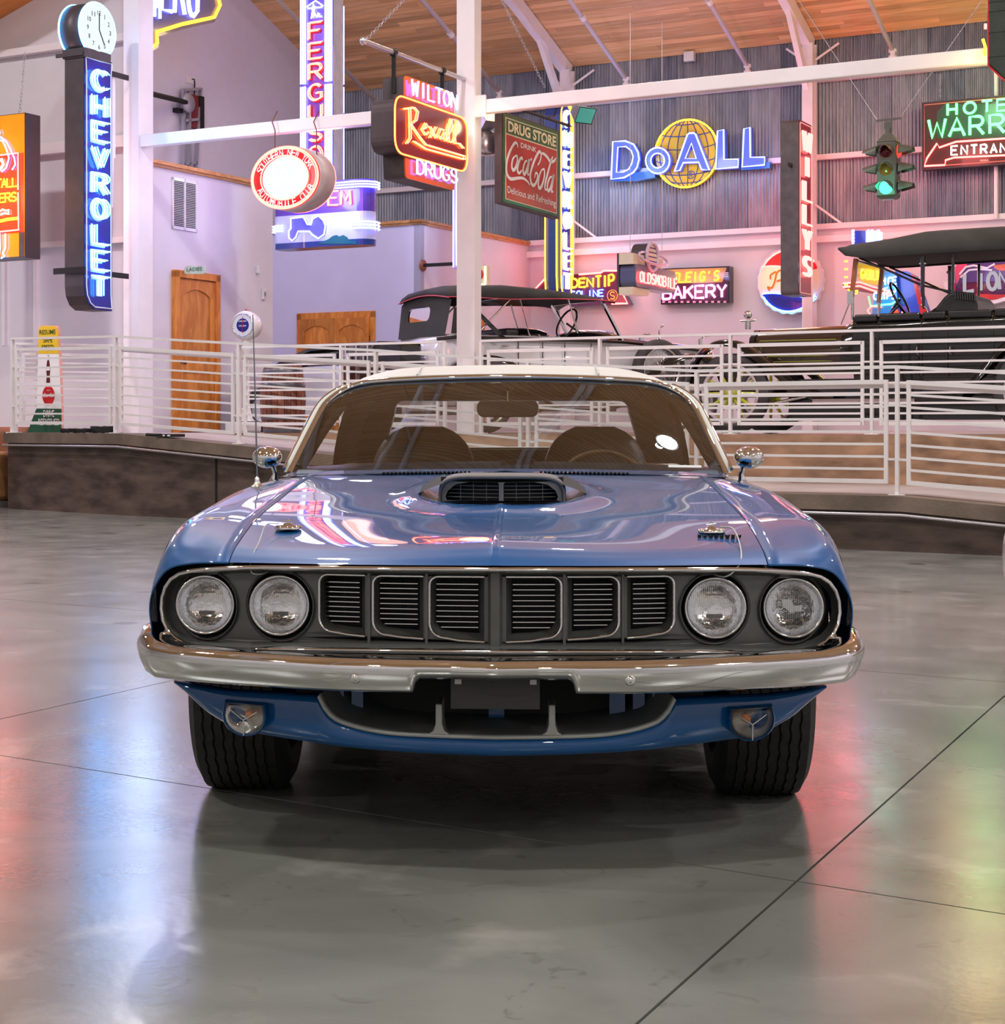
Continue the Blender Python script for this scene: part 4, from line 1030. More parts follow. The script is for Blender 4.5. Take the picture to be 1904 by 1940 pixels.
# ---------------- greenhouse
def wsb(x): return (x, 1.935 + .20 * (x / .80) ** 2, .925 - .018 * (x / .8) ** 2)
def wst(x): return (x, 2.50 + .12 * (x / .62) ** 2, 1.262 - .020 * (x / .62) ** 2)
def ws(u, t):
    s_ = max(0, (t - .70) / .30); w_ = lerp(.795, .69, t) - .10 * s_ ** 2.4
    x = u * w_; a, b = wsb(x), wst(x)
    return (x, lerp(a[1], b[1], t) - .02 * math.sin(math.pi * t), lerp(a[2], b[2], t))
rows = [[ws(lerp(-1, 1, i / 32), t / 24) for i in range(33)] for t in range(25)]
part(car, 'windshield', MB().grid(rows), M_wsh, 'large clear windshield reflecting the board ceiling')
E = [ws(-1, t / 24) for t in range(0, 24)] + [ws(lerp(-1, 1, i / 30), 1) for i in range(0, 31)] + [ws(1, 1 - t / 24) for t in range(1, 25)]
def rnd(E, r=3):
    V_ = [Vector(e) for e in E]
    for _ in range(r): V_ = [V_[0]] + [(V_[i - 1] + V_[i] * 2 + V_[i + 1]) / 4 for i in range(1, len(V_) - 1)] + [V_[-1]]
    return V_
def outset(E, d, dy, dz=0):
    out = []
    for i, e in enumerate(E):
        t = Vector(E[min(i + 1, len(E) - 1)]) - Vector(E[max(i - 1, 0)]); v = Vector((-t.z, 0, t.x)).normalized()
        out.append(Vector(e) + Vector((v.x * d, dy, v.z * d + dz)))
    return out
E = rnd(E, 3)
part(car, 'windshield_gasket', MB().grid([outset(E, -.026, .002), outset(E, -.022, -.005), outset(E, -.001, -.006)]), M_black)
part(car, 'windshield_trim', MB().grid([outset(E, -.002, -.006), outset(E, .001, -.012), outset(E, .010, -.014), outset(E, .017, -.008), outset(E, .019, .004)]), M_chrome)
# white vinyl roof: from header back
def roof_z(x, y):
    cz = scr([2.45, 2.75, 3.1, 3.5, 3.85], [1.276, 1.318, 1.337, 1.325, 1.270], y); ax = abs(x)
    return cz - scr([0, .43, .58, .66, .715], [0, .014, .045, .085, .135], ax)
ET = outset(E, .019, .002); i0 = min(range(len(ET)), key=lambda i: abs(ET[i].z - 1.185) + (9 if ET[i].x > 0 else 0)); i1 = len(ET) - 1 - i0
FRN = ET[i0:i1 + 1]; NF = len(FRN)
rows = []
for k in range(19):
    t = k / 18; row = []
    for i in range(NF):
        f = FRN[i]; u = f.x / abs(FRN[0].x); x = lerp(f.x, .712 * math.copysign(abs(u) ** .9, u), min(1, t * 3)); y = lerp(f.y, 3.86, t)
        w_ = min(1, t * 4.5); w_ = w_ * w_ * (3 - 2 * w_); w2 = 1 - (1 - min(1, t * 4.5)) ** 2
        row.append((x, y, lerp(f.z, roof_z(x, y), w2)))
    rows.append(row)
rf = part(car, 'vinyl_roof', MB().grid(rows), M_vinyl_w, 'white vinyl-covered roof')
solidify(rf, .012, -1)
for s in (-1, 1): part(rf, 'seam', MB().tube([(s * .355, lerp(2.53, 3.8, i / 12), roof_z(.355, lerp(2.53, 3.8, i / 12)) + .001) for i in range(13)], .0035, 6), M_vinyl_w)
part(car, 'headliner', MB().grid([[(x * .97, y, z - .035) for x, y, z in r] for r in rows]), M_head)
for s in (-1, 1):
    # A pillar: white vinyl band outside the chrome, drip rail
    SE = [e for e in E if e.x * s > .0 and e.z < 1.235 and abs(e.x) > .60]; SE = sorted(SE, key=lambda p: p.z)
    ap = part(car, 'windshield_pillar', MB().grid([[(p.x + s * d * .85, p.y + dy, p.z + d * .35 * (1 if p.z > .93 else 0)) for p in SE] for d, dy in ((.016, .0), (.022, -.004), (.034, .0), (.040, .03), (.038, .09), (.0, .12))]), M_vinyl_w)
    part(ap, 'drip_rail', MB().tube([(p.x + s * .030, p.y + .012, p.z + .012) for p in SE] + [(s * .722, 3.0, 1.212), (s * .72, 3.4, 1.205), (s * .74, 3.7, 1.12)], .007, 6), M_chrome)
    part(ap, 'inner_trim', MB().tube([(s * .775, 2.17, .915), (s * .715, 2.42, 1.06), (s * .655, 2.65, 1.175)], .022, 8), M_head)
    # rear pillar
    O = [(s * .705, 3.30, 1.20), (s * .70, 3.60, 1.195), (s * .685, 3.84, 1.165)]
    Bt = [(s * .79, 3.42, .90), (s * .80, 3.95, .90), (s * .77, 4.35, .895)]
    rows = [[tuple(lerp(O[i][c], Bt[i][c], t) + (s * .012 * math.sin(math.pi * t) if c == 0 else 0) for c in range(3)) for i in range(3)] for t in (0, .25, .5, .75, 1)]
    part(car, 'rear_pillar', MB().grid(rows), M_vinyl_w)
    part(car, 'pillar_lining', MB().grid([[(x - s * .025, y, z) for x, y, z in r] for r in rows]), M_head)
def rw(x, z):      # back light plane
    t = (z - .90) / (1.24 - .90); return (x, lerp(4.33, 3.84, t) - .10 * (x / .7) ** 2, z)
out = [(-.77, .895), (.77, .895), (.69, 1.17), (.60, 1.235), (-.60, 1.235), (-.69, 1.17)]
def rrect(x0, x1, z0, z1, r, n=6, tx=0): 
    P = arc(x1 - r, z0 + r, r, r, -90, 0, n) + arc(x1 - r - tx, z1 - r, r, r, 0, 90, n) + arc(x0 + r + tx, z1 - r, r, r, 90, 180, n) + arc(x0 + r, z0 + r, r, r, 180, 270, n)
    return P
hole = rrect(-.60, .60, .965, 1.20, .05, 6, .05)
loops = [[Vector((x, z, 0)) for x, z in dens(out, True, .06)], [Vector((x, z, 0)) for x, z in dens(hole, True, .06)]]
tris = tessellate_polygon(loops); flat = [p for l in loops for p in l]
part(car, 'rear_window_frame', MB().add([rw(p.x, p.y) for p in flat], [tuple(t) for t in tris]), M_head)
part(car, 'rear_window_frame_outer', MB().add([(rw(p.x, p.y)[0], rw(p.x, p.y)[1] + .03, p.y + .01) for p in flat], [tuple(t) for t in tris]), M_vinyl_w)
part(car, 'rear_window_trim', MB().tube([tuple(Vector(rw(x, z)) + Vector((0, -.005, 0))) for x, z in dens(hole, True, .05)], .007, 6, closed=True), M_chrome)
part(car, 'rear_window', MB().grid([[rw(x, z) for x in [lerp(-.60, .60, i / 10) for i in range(11)]] for z in (.965, 1.08, 1.20)]), M_pane)
part(car, 'package_shelf', MB().grid([[(x, y, .905) for x in (-.72, 0, .72)] for y in (3.70, 4.30)]), M_dash)
# interior
def seat(x0, x1, yb, head=True):
    mb = MB(); rows = []
    cx_ = (x0 + x1) / 2; hw = (x1 - x0) / 2
    for t in range(31):
        f = t / 30; z = lerp(.45, 1.075, f); w_ = hw * (1 - .10 * f) * math.sqrt(max(.02, 1 - .85 * max(0, (f - .62) / .38) ** 3)); d_ = (.10 - .04 * f) * math.sqrt(max(.05, 1 - max(0, (f - .9) / .1) ** 2))
        yy_ = yb + .12 * f
        rows.append([(cx_ + w_ * math.copysign(abs(math.cos(a)) ** .5, math.cos(a)), yy_ + d_ * math.sin(a), z) for a in [2 * math.pi * k / 20 for k in range(20)]])
    mb.grid(rows, True, True); mb.add(rows[-1], [tuple(range(20))])
    return mb
for s in (-1, 1):
    so = part(car, 'front_seat', seat(s * .36 - .235, s * .36 + .235, 2.95), M_vinyl_k)
    o = part(so, 'cushion', MB().box(s * .36 - .24, s * .36 + .24, 2.5, 2.98, .38, .52), M_vinyl_k); bevel(o, .04, 3)
o = part(car, 'rear_seat', MB().box(-.62, .62, 3.66, 3.80, .4, .90).box(-.62, .62, 3.3, 3.7, .35, .52), M_vinyl_k); bevel(o, .04, 3)
rows = [[(x, y, z - .02 * (x / .75) ** 2) for x in [lerp(-.77, .77, i / 16) for i in range(17)]] for y, z in ((1.98, .905), (2.10, .935), (2.28, .945), (2.38, .930), (2.40, .86), (2.38, .6))]
ds = part(car, 'dashboard', MB().grid(rows), M_dash)
part(ds, 'radio_speaker', MB().box(-.02, .10, 2.12, 2.14, .935, .955), M_black)
swc, swr = Vector((.37, 2.58, .80)), .19; u1 = Vector((1, 0, 0)); u2 = Vector((0, .38, .925))
sw = part(car, 'steering_wheel', MB().tube([tuple(swc + u1 * swr * math.cos(a) + u2 * swr * math.sin(a)) for a in [2 * math.pi * k / 32 for k in range(32)]], .012, 8, closed=True), wood('walnut_rim', (.2, .09, .03), (.12, .05, .02)))
mb = MB()
for a in (0, math.pi, -math.pi / 2): mb.tube([tuple(swc), tuple(swc + (u1 * math.cos(a) + u2 * math.sin(a)) * swr)], .008, 6)
mb.tube([tuple(swc), tuple(swc + Vector((0, -.25, -.1)))], .025, 8); part(sw, 'spokes', mb, M_black)
o = part(car, 'rear_view_mirror', MB().prism(rrect(-.12, .12, 1.112, 1.180, .028, 5), 2.50, 2.525), mat('mirror_back', (.06, .045, .04), .4)); bevel(o, .006)
part(o, 'mirror_stalk', MB().tube([(.0, 2.50, 1.17), (.0, 2.54, 1.25)], .008, 6), M_chrome)
part(car, 'floor_pan', MB().box(-.75, .75, 1.9, 4.2, .33, .36), M_black)
for s in (-1, 1): part(car, 'door_lining', MB().add([(s * .84, 2.0, .36), (s * .84, 3.75, .36), (s * .80, 3.75, .905), (s * .80, 2.12, .905)], [(0, 1, 2, 3)]), M_vinyl_k)
part(car, 'inspection_sticker', MB().add([(.58, 1.955, .931), (.70, 1.985, .929), (.70, 1.992, .937), (.58, 1.962, .939)], [(0, 1, 2, 3)]), mat('paper', (.75, .78, .78), .6))
# ================================================================ neon signs
N_red = neon('red_neon', (1.0, .09, .08), 8.0); N_rdw = neon('pale_red_neon', (1.0, .13, .10), 6.0)
N_blue = neon('blue_neon', (.10, .20, 1.0), 7.0); N_wht = neon('white_blue_neon', (.45, .62, 1.0), 6.0); N_lav = neon('lavender_neon', (.16, .18, 1.0), 6.5)
N_cyan = neon('ice_blue_neon', (.09, .42, 1.0), 9.0)
N_yel = neon('yellow_neon', (1.0, .50, .025), 4.5); N_org = neon('orange_neon', (1.0, .15, .03), 8.0); N_grn = neon('green_neon', (.10, 1.0, .17), 5.0); N_pink = neon('pink_neon', (1.0, .22, .60), 5.0)
N_face = neon('lit_dial_glass', (.86, .95, 1.0), 1.25); N_green_lamp = neon('green_signal_glass', (.03, 1.0, .50), 9.0)
def enamel(n, c, r=.25): return mat(n, c, r, coat=.4, var=.04, vscale=4)
M_navy = enamel('navy_enamel', (.015, .02, .22)); M_navy2 = enamel('royal_blue_enamel', (.02, .06, .30)); M_purp = enamel('violet_enamel', (.12, .06, .45))
M_box = mat('bronze_sign_can', (.075, .06, .068), .45, metal=.3, var=.12); M_box2 = mat('grey_sign_can', (.12, .115, .115), .5, metal=.3, var=.2)
M_redp = enamel('red_enamel', (.55, .015, .02)); M_dred = enamel('dark_red_enamel', (.13, .006, .02)); M_orp = enamel('orange_enamel', (.70, .12, .02)); M_yelp = enamel('yellow_enamel', (.75, .47, .02)); M_crm = enamel('cream_enamel', (.80, .70, .50))
M_grnp = enamel('dark_green_enamel', (.03, .09, .03)); M_whp = enamel('white_enamel', (.80, .80, .80)); M_blk = enamel('black_enamel', (.012, .012, .014)); M_letter = mat('cream_lettering', (.85, .72, .45), .4); M_wlet = mat('white_lettering', (.85, .83, .82), .4)
M_chain = mat('galvanised_chain', (.55, .55, .58), .35, metal=.8)
def sign(name, label, ori, plane, px, py, cat='sign', group=None):
    if ori == 'E': a, z = BF.xz(px, py, plane); loc = B(a, plane, z); rz = RE
    else: b, z = BF.yz(px, py, plane); loc = B(plane, b, z); rz = RN
    th = thing(name, label, cat, loc, rz, group); fr = Fr(loc, rz)
    def P(x, y, d=0.0): return fr.xz(x, y, d)
    return th, P, fr
def poly(th, name, pts, y0, y1, m, label=None, bev=0):
    o = part(th, name, MB().prism(pts, y0, y1), m, label)
    if bev: bevel(o, bev)
    return o
def tub(th, name, pts, y, r, m, closed=False, n=6): return part(th, name, MB().tube([(x, y, z) for x, z in pts], r, n, closed), m)
def rdd(P, r, n=5):
    """round a convex/any polygon's corners"""
    out = []; m = len(P)
    for i in range(m):
        p0, p1, p2 = Vector(P[i - 1]), Vector(P[i]), Vector(P[(i + 1) % m]); rr = min(r, (p0 - p1).length * .48, (p2 - p1).length * .48)
        a = p1 + (p0 - p1).normalized() * rr; c = p1 + (p2 - p1).normalized() * rr
        for k in range(n + 1): t = k / n; q = a * (1 - t) ** 2 + p1 * 2 * t * (1 - t) + c * t * t; out.append((q.x, q.y))
    return out
def txt(th, name, body, p0, p1, h, y, m, bold=0, slant=0):
    """flat lettering whose base line runs from p0 to p1 (local x, z), h high"""
    mb = put_text(MB(), body, p0[0], p0[1], p1[0], p0[1] + h, y, bold, slant, p1[1] - p0[1]); return part(th, name, mb, m)
def word(th, w, p0, p1, h, y, r, m, **k):
    sk = (p1[1] - p0[1]) / (p1[0] - p0[0]); neon_word(th, w, p0[0], p0[1], p1[0], p0[1] + h, y, r, m, skew=sk, **k)
# ------------------------------------------------ tall blue CHEVROLET signs
def chevrolet(label, a0, pxl, pxr, ytop, ybot, yfirst, ylast, lh, clock):
    th, P, fr = sign('neon_sign', label, 'N', a0, pxl, ybot)
    w = P(pxr, ybot)[0]; H = P(pxl, ytop)[1]
    out = [(0, .3), (.02, .17), (.09, .06), (.2, 0), (w, 0), (w, H), (0, H)] if clock else [(0, .3), (.02, .17), (.09, .06), (.2, 0), (w, 0), (w, H - .3)] + arc(w / 2, H - w / 2, w / 2, w / 2, 0, 180, 8)
    poly(th, 'can', out, .012, .33, M_box if clock else M_navy2)
    poly(th, 'face', inset(out, .008 * (1 if True else -1)), 0, .014, M_navy)
    ins = inset(dens(out, True, .2), .035)
    tub(th, 'border', ins, -.004, .008 if clock else .014, M_wlet if clock else N_yel, True)
    if not clock:
        tub(th, 'neon_border', [(w + .05, .4), (w + .05, H - .25)] + arc(w / 2, H - w / 2, w / 2 + .05, w / 2 + .05, 0, 60, 5), .0, .018, N_yel)
        tub(th, 'neon_border', [(-.02, .1), (-.05, .4), (-.05, H * .62)], .05, .016, N_yel); tub(th, 'neon_border', [(-.02, .1), (-.05, .4), (-.05, H * .62)], .30, .014, N_yel)
    zf, zl = P(pxl, yfirst)[1], P(pxl, ylast)[1]
    for i, ch in enumerate('CHEVROLET'):
        z = lerp(zf, zl, i / 8) - lh / 2; x0, x1 = w * .22, w * .78
        mb = MB()
        for dx, dz, dy in ((0, 0, -.065), (.05, .01, -.065), (-.05, 0.01, -.06)): letter_tubes(mb, ch, x0 + dx, z + dz, x1 - x0 - .05, lh, dy, .013 if dx == 0 else .009)
        part(th, 'neon_letter', mb, N_cyan if clock else N_wht)
        mb = MB(); letter_tubes(mb, ch, x0, z, x1 - x0 - .05, lh, -.006, .035, n=4); part(th, 'letter_plate', mb, M_wlet)
    return th, P, fr, w, H
th, P, fr, w_, H_ = chevrolet('tall vertical blue neon sign topped by a glowing round clock', -14.95, 160, 213, 103, 585, 147, 541, .245, True)
cxz = P(182, 57); R_ = .355
Mc = Matrix.Translation((cxz[0] + .02, 0, cxz[1])) @ Matrix.Rotation(math.pi / 2, 4, 'X')
ck = part(th, 'clock_drum', MB().lathe([(R_ - .02, .0), (R_, -.0), (R_, -.33), (R_ - .02, -.34)], 40, Mc), M_box)
part(ck, 'clock_face', MB().lathe([(0, .03), (R_ * .7, .028), (R_ * .96, .0)], 40, Mc), N_face, 'white lit clock face at five o\'clock')
for y_ in (-.005, .335): part(ck, 'neon_ring', MB().tube([(cxz[0] + .02 + R_ * 1.0 * math.cos(t), y_, cxz[1] + R_ * math.sin(t)) for t in [2 * math.pi * k / 40 for k in range(40)]], .014, 6, True), N_cyan)
for k in range(1, 13):
    a = math.radians(90 - 30 * k); cx_, cz_ = cxz[0] + .02 + .22 * math.cos(a), cxz[1] + .22 * math.sin(a); hw = .006 if k == 1 else .018 if k < 10 else .033
    part(ck, 'numeral', put_text(MB(), str(k), cx_ - hw, cz_ - .03, cx_ + hw, cz_ + .03, -.034, .02), mat('dial_ink', (.03, .06, .07), .5))
for a, l in ((90, .22), (90 - 150, .20)): a = math.radians(a); part(ck, 'hand', MB().bar((cxz[0] + .02, -.038, cxz[1]), (cxz[0] + .02 + l * math.cos(a), -.038, cxz[1] + l * math.sin(a)), .004, .014, (0, 1, 0)), M_black)
mb = MB().box(-.02, w_ * .9, -.02, .35, H_ - .03, H_ + .09); mb.box(-.04, -.02, .0, .45, H_ - .01, H_ + .04); part(th, 'collar', mb, M_box)
for z_ in (.45, H_ - .18): part(th, 'bracket', MB().box(w_ - .02, w_ + .36, .02, .04, z_, z_ + .07), M_iron)
for z_ in (.45,): part(th, 'strap', MB().box(-.03, -.012, -.03, .50, z_ + .01, z_ + .09), M_iron)
poly(th, 'back_panel', [(w_, H_ * .42), (w_ + .07, H_ * .42), (w_ + .09, H_ * .62), (w_ + .12, H_ * .62), (w_ + .12, H_ * .92), (w_ + .05, H_ + .03), (w_, H_ + .03)], .05, .10, M_steel)
glow('clock_sign_light', th.location + Vector((.9, -.9, 2.4)), 45, (.35, .6, 1.0)); glow('clock_sign_light', th.location + Vector((.9, -.9, .8)), 45, (.35, .6, 1.0))
th2 = chevrolet('blue vertical neon sign with yellow tubes standing behind the red drugstore sign', -14.62, 1061, 1083, 190, 562, 222, 532, .30, False)[0]
glow('far_blue_sign_light', th2.location + Vector((.6, -.8, 2.2)), 45, (.45, .6, 1.0))
# ------------------------------------------------ FERGUSON SYSTEM
th, P, fr = sign('neon_sign', 'tall white-lit sign with red letters over a tractor panel', 'E', 21.0, 570, 345)
x0, x1 = P(570, 345)[0], P(631, 345)[0]; zt = P(600, -60)[1]; zb = 0
poly(th, 'tower', [(x0, zb), (x1, zb), (x1, zt), (x0, zt)], .015, .27, mat('galvanised_side', (.42, .43, .50), .45, metal=.3, col2=(.33, .34, .42), vscale=8))
poly(th, 'tower_face', [(x0, zb), (x1, zb), (x1, zt), (x0, zt)], 0, .015, M_purp)
for k, f in enumerate((.035, .10, .165, .80, .865, .93, .985)):
    x = lerp(x0, x1, f); za = P(600, 160)[1]
    for a, b in ((zb + .02, za - .02), (za + .02, zt)): tub(th, 'neon_tube', [(x, a), (x, b)], -.03, .013, N_lav if k in (0, 6) else N_wht)
for a, b in ((P(651, 340, .3)[1], P(651, 218, .3)[1]), (P(651, 214, .3)[1], P(651, 165, .3)[1]), (P(651, 160, .3)[1], P(651, 12, .3)[1])): tub(th, 'neon_tube', [(P(651, 300, .3)[0], a), (P(651, 300, .3)[0], b)], .30, .013, N_lav)
for ch, ya, yb in (('F', 46, 74), ('E', 85, 111), ('R', 124, 150), ('G', 163, 190), ('U', 202, 228), ('S', 242, 267), ('O', 280, 308), ('N', 318, 342)):
    xa, z1 = P(588, ya); xb, z0 = P(612, yb); mb = letter_tubes(MB(), ch, xa, z0, xb - xa, z1 - z0, -.06, .014); letter_tubes(mb, ch, xa + .03, z0 + .012, xb - xa, z1 - z0, -.06, .010)
    part(th, 'neon_letter', mb, N_rdw); mb = MB(); letter_tubes(mb, ch, xa + .01, z0, xb - xa, z1 - z0, -.006, .028, n=4); part(th, 'letter_plate', mb, M_redp)
for pts in ([(585, 17), (612, 14)], [(596, 8), (592, 36)], [(598, 12), (596, 34), (599, 26), (602, 34)], [(604, 30), (608, 27), (605, 25), (603, 32), (612, 32)], [(583, 14), (600, 2), (614, 12)]):
    tub(th, 'script_tube', [P(*q) for q in pts], -.03, .010, N_wht)
bx = lambda px, py, d=-.02: P(px, py, d)
def base_prof(z0, z1, grow=0, x_l=525, x_r=676):
    xl, xr = P(x_l, 400, -.05)[0], P(x_r, 400, -.05)[0]; D = .36
    pts = [(xl, -.05 - grow)] + [(xr + (D / 2 + grow) * math.sin(t), -.05 + D / 2 - (D / 2 + grow) * math.cos(t)) for t in [math.pi * k / 12 for k in range(13)]] + [(xl, D - .05 + grow)] + [(xl - (.10 + grow) * math.sin(t), -.05 + D / 2 + (D / 2 + grow) * math.cos(t)) for t in [math.pi * k / 8 for k in range(1, 8)]]
    return [[(x, y, z) for x, y in pts] for z in (z0, z1)]
zz = [P(600, y, -.05)[1] for y in (345, 405, 457, 468)]
for i, (m_, nm) in enumerate(((M_purp, 'panel_upper'), (enamel('pale_blue_enamel', (.62, .66, .85)), 'panel_middle'), (M_navy2, 'panel_lower'))):
    g = base_prof(zz[i + 1], zz[i]); part(th, nm, MB().grid(g, False, True).add(g[0], [tuple(range(len(g[0])))]).add(g[1], [tuple(reversed(range(len(g[1]))))]), m_)
xs0, zs0 = P(529, 392, -.06); xs1, zs1 = P(664, 388, -.06); word(th, 'SYSTEM', (xs0, zs0), (xs1, zs1), P(640, 362, -.06)[1] - P(640, 388, -.06)[1], -.075, .011, N_rdw, double=.02)
TR = [(552, 414), (575, 411), (579, 417), (583, 425), (590, 426), (593, 415), (604, 409), (613, 417), (617.5, 428), (615, 444), (604, 452), (593, 445), (587.5, 438.6), (565.6, 438.6), (561.5, 449.5), (554.7, 456), (548.5, 451), (548, 438.6), (552, 433)]
TP = [P(x, y, -.07) for x, y in TR]; poly(th, 'tractor_panel', TP, -.062, -.052, enamel('violet_blue_enamel', (.16, .16, .75)))
part(th, 'tractor_outline', MB().tube([(p[0], -.085, p[1]) for p in TP], .013, 6, True), N_lav)
poly(th, 'hills', [P(x, y, -.06) for x, y in ((600, 462), (622, 453), (630, 447), (637, 445), (643, 448), (650, 445), (657, 449), (662, 456), (675, 457), (675, 462))], -.058, -.052, enamel('teal_enamel', (.01, .16, .22)))
for pts in ([(624, 418), (640, 414), (655, 424), (656, 432)], [(632, 430), (645, 424)], [(645, 430), (654, 424)]): part(th, 'plough_tube', MB().tube([(P(x, y, -.07)[0], -.08, P(x, y, -.07)[1]) for x, y in pts], .009, 6), N_wht)
def wrap(pxa, y_, zo=0):
    z = P(680, y_, -.05)[1] + zo; xa = P(pxa, y_, -.05)[0]; xr = P(676, 400, -.05)[0]; D = .36
    return [(xa, -.09, z)] + [(xr + (D / 2 + .05) * math.sin(t), -.05 + D / 2 - (D / 2 + .05) * math.cos(t), z) for t in [math.pi * k / 10 for k in range(9)]]
for a, y_ in ((630, 344), (634, 349), (638, 354), (664, 420), (668, 426), (672, 432)): part(th, 'wrap_tube', MB().tube(wrap(a, y_), .013, 6), N_lav)
for y_ in (429, 434, 439): xl = P(525, y_, -.05)[0]; z = P(525, y_, -.05)[1]; part(th, 'wrap_tube', MB().tube([(xl + .13, -.09, z), (xl, -.09, z), (xl - .10, -.02, z), (xl - .14, .10, z)], .013, 6), N_lav)
glow('tractor_sign_light', th.location + Vector((.4, -.7, -.2)), 60, (.42, .48, 1.0)); glow('tower_sign_light', th.location + Vector((-.3, -.8, 2.2)), 34, (.48, .5, 1.0)); glow('tower_sign_light_rear', th.location + Vector((.7, .8, 2.5)), 40, (.38, .45, 1.0))
glow('tractor_sign_light_left', th.location + Vector((-1.6, .4, .2)), 70, (.38, .42, 1.0))
for xx in (.1, .5): solo('sign_rod', MB().tube([(0, 0, 0), (0, 0, 3.4)], .01, 6), M_chain, 'thin steel rod hanging the tall tractor sign, ' + ('left one' if xx < .3 else 'right one'), 'rod', fr.world((lerp(x0, x1, xx), .14, zt)))
# ------------------------------------------------ oval automobile club sign
th, P, fr = sign('neon_sign', 'oval red automobile club sign with white glowing centre, hung from beam', 'E', 18.2, 541, 337)
el = lambda f, n=48: [(P(541, 337)[0] + rx_ * f * math.cos(2 * math.pi * k / n), P(541, 337)[1] + rz_ * f * math.sin(2 * math.pi * k / n)) for k in range(n)]
rx_ = (P(607, 337)[0] - P(475, 337)[0]) / 2; rz_ = (P(541, 276)[1] - P(541, 398)[1]) / 2
part(th, 'drum', MB().grid([[(x, y, z) for x, z in el(f)] for f, y in ((.97, 0), (1, .0), (1.0, .34), (.96, .34))], True, True), mat('pinkish_sign_can', (.62, .50, .50), .45, var=.1))
poly(th, 'face', el(.985), -.001, .01, M_redp); poly(th, 'centre_panel', el(.66), -.008, -.001, neon('lit_centre_panel', (.80, .90, 1.0), 1.45))
part(th, 'back_face', MB().prism(el(.97), .335, .345), M_redp)
tub(th, 'neon_ring', el(.95), -.025, .013, N_rdw, True); tub(th, 'neon_ring', el(.90), -.03, .008, N_rdw, True); tub(th, 'neon_ring', el(.68), -.03, .010, N_rdw, True)
part(th, 'neon_ring', MB().tube([(x, .36, z) for x, z in el(.97)], .012, 6, True), N_red)
def arc_text(th, body, rx, rz, a0, a1, h, y, m, inside=False, wf=.62):
    n = len(body)
    for i, ch in enumerate(body):
        if ch == ' ': continue
        a = math.radians(lerp(a0, a1, i / (n - 1))); cx_, cz_ = rx * math.cos(a), rz * math.sin(a); t = Vector((-rx * math.sin(a), rz * math.cos(a))).normalized(); 
        if not inside: t = -t
        nn = Vector((-t.y, t.x)); vs, fs = text_geo(ch, .01); w_ = h * (wf if ch not in 'I' else .2)
        mb = MB().add([(cx_ + t.x * (u - .5) * w_ + nn.x * (v - .5) * h, y, cz_ + t.y * (u - .5) * w_ + nn.y * (v - .5) * h) for u, v in vs], fs); part(th, 'letter', mb, m)
arc_text(th, 'SOUTHERN NEW YORK', rx_ * .795, rz_ * .79, 158, 22, .095, -.006, M_wlet); arc_text(th, 'AUTOMOBILE CLUB', rx_ * .795, rz_ * .79, 205, 335, .095, -.006, M_wlet, True)
for i in range(3): mb = MB(); letter_tubes(mb, 'A', (-.28 + .2 * i), -.10, .16, .26, -.035, .012); part(th, 'neon_letter', mb, N_wht)
for px_ in (509, 588):
    x, z = P(px_, 300); zb_ = P(px_, 228)[1]; part(th, 'hook', MB().tube([(x + .02, .15, z - .02), (x, .14, z + .10), (x, .14, zb_ - .1), (x - .03, .12, zb_), (x - .02, .22, zb_ + .15)], .008, 6), mat('rusty_hook', (.18, .07, .05), .5, metal=.4)); part(th, 'strap', MB().box(x - .02, x + .02, .10, .2, z - .08, z + .05), mat('rusty_strap', (.35, .10, .07), .5))
glow('oval_sign_light', th.location + Vector((-.2, -.6, 0)), 22, (1.0, .55, .55)); glow('oval_sign_light_rear', th.location + Vector((.3, .9, .3)), 14, (1.0, .35, .35))
# ------------------------------------------------ red drugstore sign on its pole
th, P, fr = sign('neon_sign', 'red and orange neon drugstore sign hung from a pole on the column', 'N', -9.78, 747, 289)
main = rdd([P(747, 182), P(881, 229), P(881, 324), P(747, 285)], .16, 6)
topb = rdd([P(769, 142), P(862, 176), P(862, 240), P(769, 210)], .05); botb = rdd([P(769, 285), P(863, 310), P(863, 361), P(771, 337)], .05)
for nm, q in (('can_main', main), ('can_top', topb), ('can_bottom', botb)): poly(th, nm, q, .014 if nm == 'can_main' else .03, .30, M_box)
poly(th, 'face_main', main, -.002, .015, M_orp); poly(th, 'face_top', topb, .012, .03, M_orp); poly(th, 'face_bottom', botb, .012, .03, M_orp)
poly(th, 'inner_panel', inset(main, .035), -.012, -.002, M_dred)
tub(th, 'neon_border', inset(main, .02), -.02, .009, N_org, True)
def bl(a, b, h, f0=0): return a, b, h
word(th, 'WILTON', P(776, 180), P(862, 208), P(800, 155)[1] - P(800, 184)[1], -.025, .008, N_lav, double=.02)
word(th, 'DRUGS', P(786, 329), P(862, 348), P(800, 301)[1] - P(800, 327)[1], -.025, .008, N_lav, double=.02)
RX = [[(760, 207), (778, 204), (785, 212), (782, 228), (772, 236), (790, 262), (800, 274), (874, 296), (874, 302), (800, 282), (778, 268)], [(770, 205), (771, 262), (764, 272)], [(796, 245), (803, 240), (800, 234), (793, 246), (800, 256), (807, 250)], [(808, 240), (820, 262)], [(820, 241), (808, 261)], [(836, 247), (828, 244), (823, 256), (830, 264), (836, 250), (838, 268)], [(840, 266), (850, 236), (848, 226), (842, 244), (844, 268), (850, 270)], [(852, 268), (862, 240), (860, 229), (854, 248), (856, 272), (864, 272), (872, 281)]]
for st in RX:
    for dd, r_, m_ in ((-.03, .010, N_org), (-.045, .007, N_rdw)): part(th, 'script_tube', MB().tube([(x + (.02 if dd < -.04 else 0), dd, z) for x, z in [P(*q) for q in st]], r_, 6), m_)
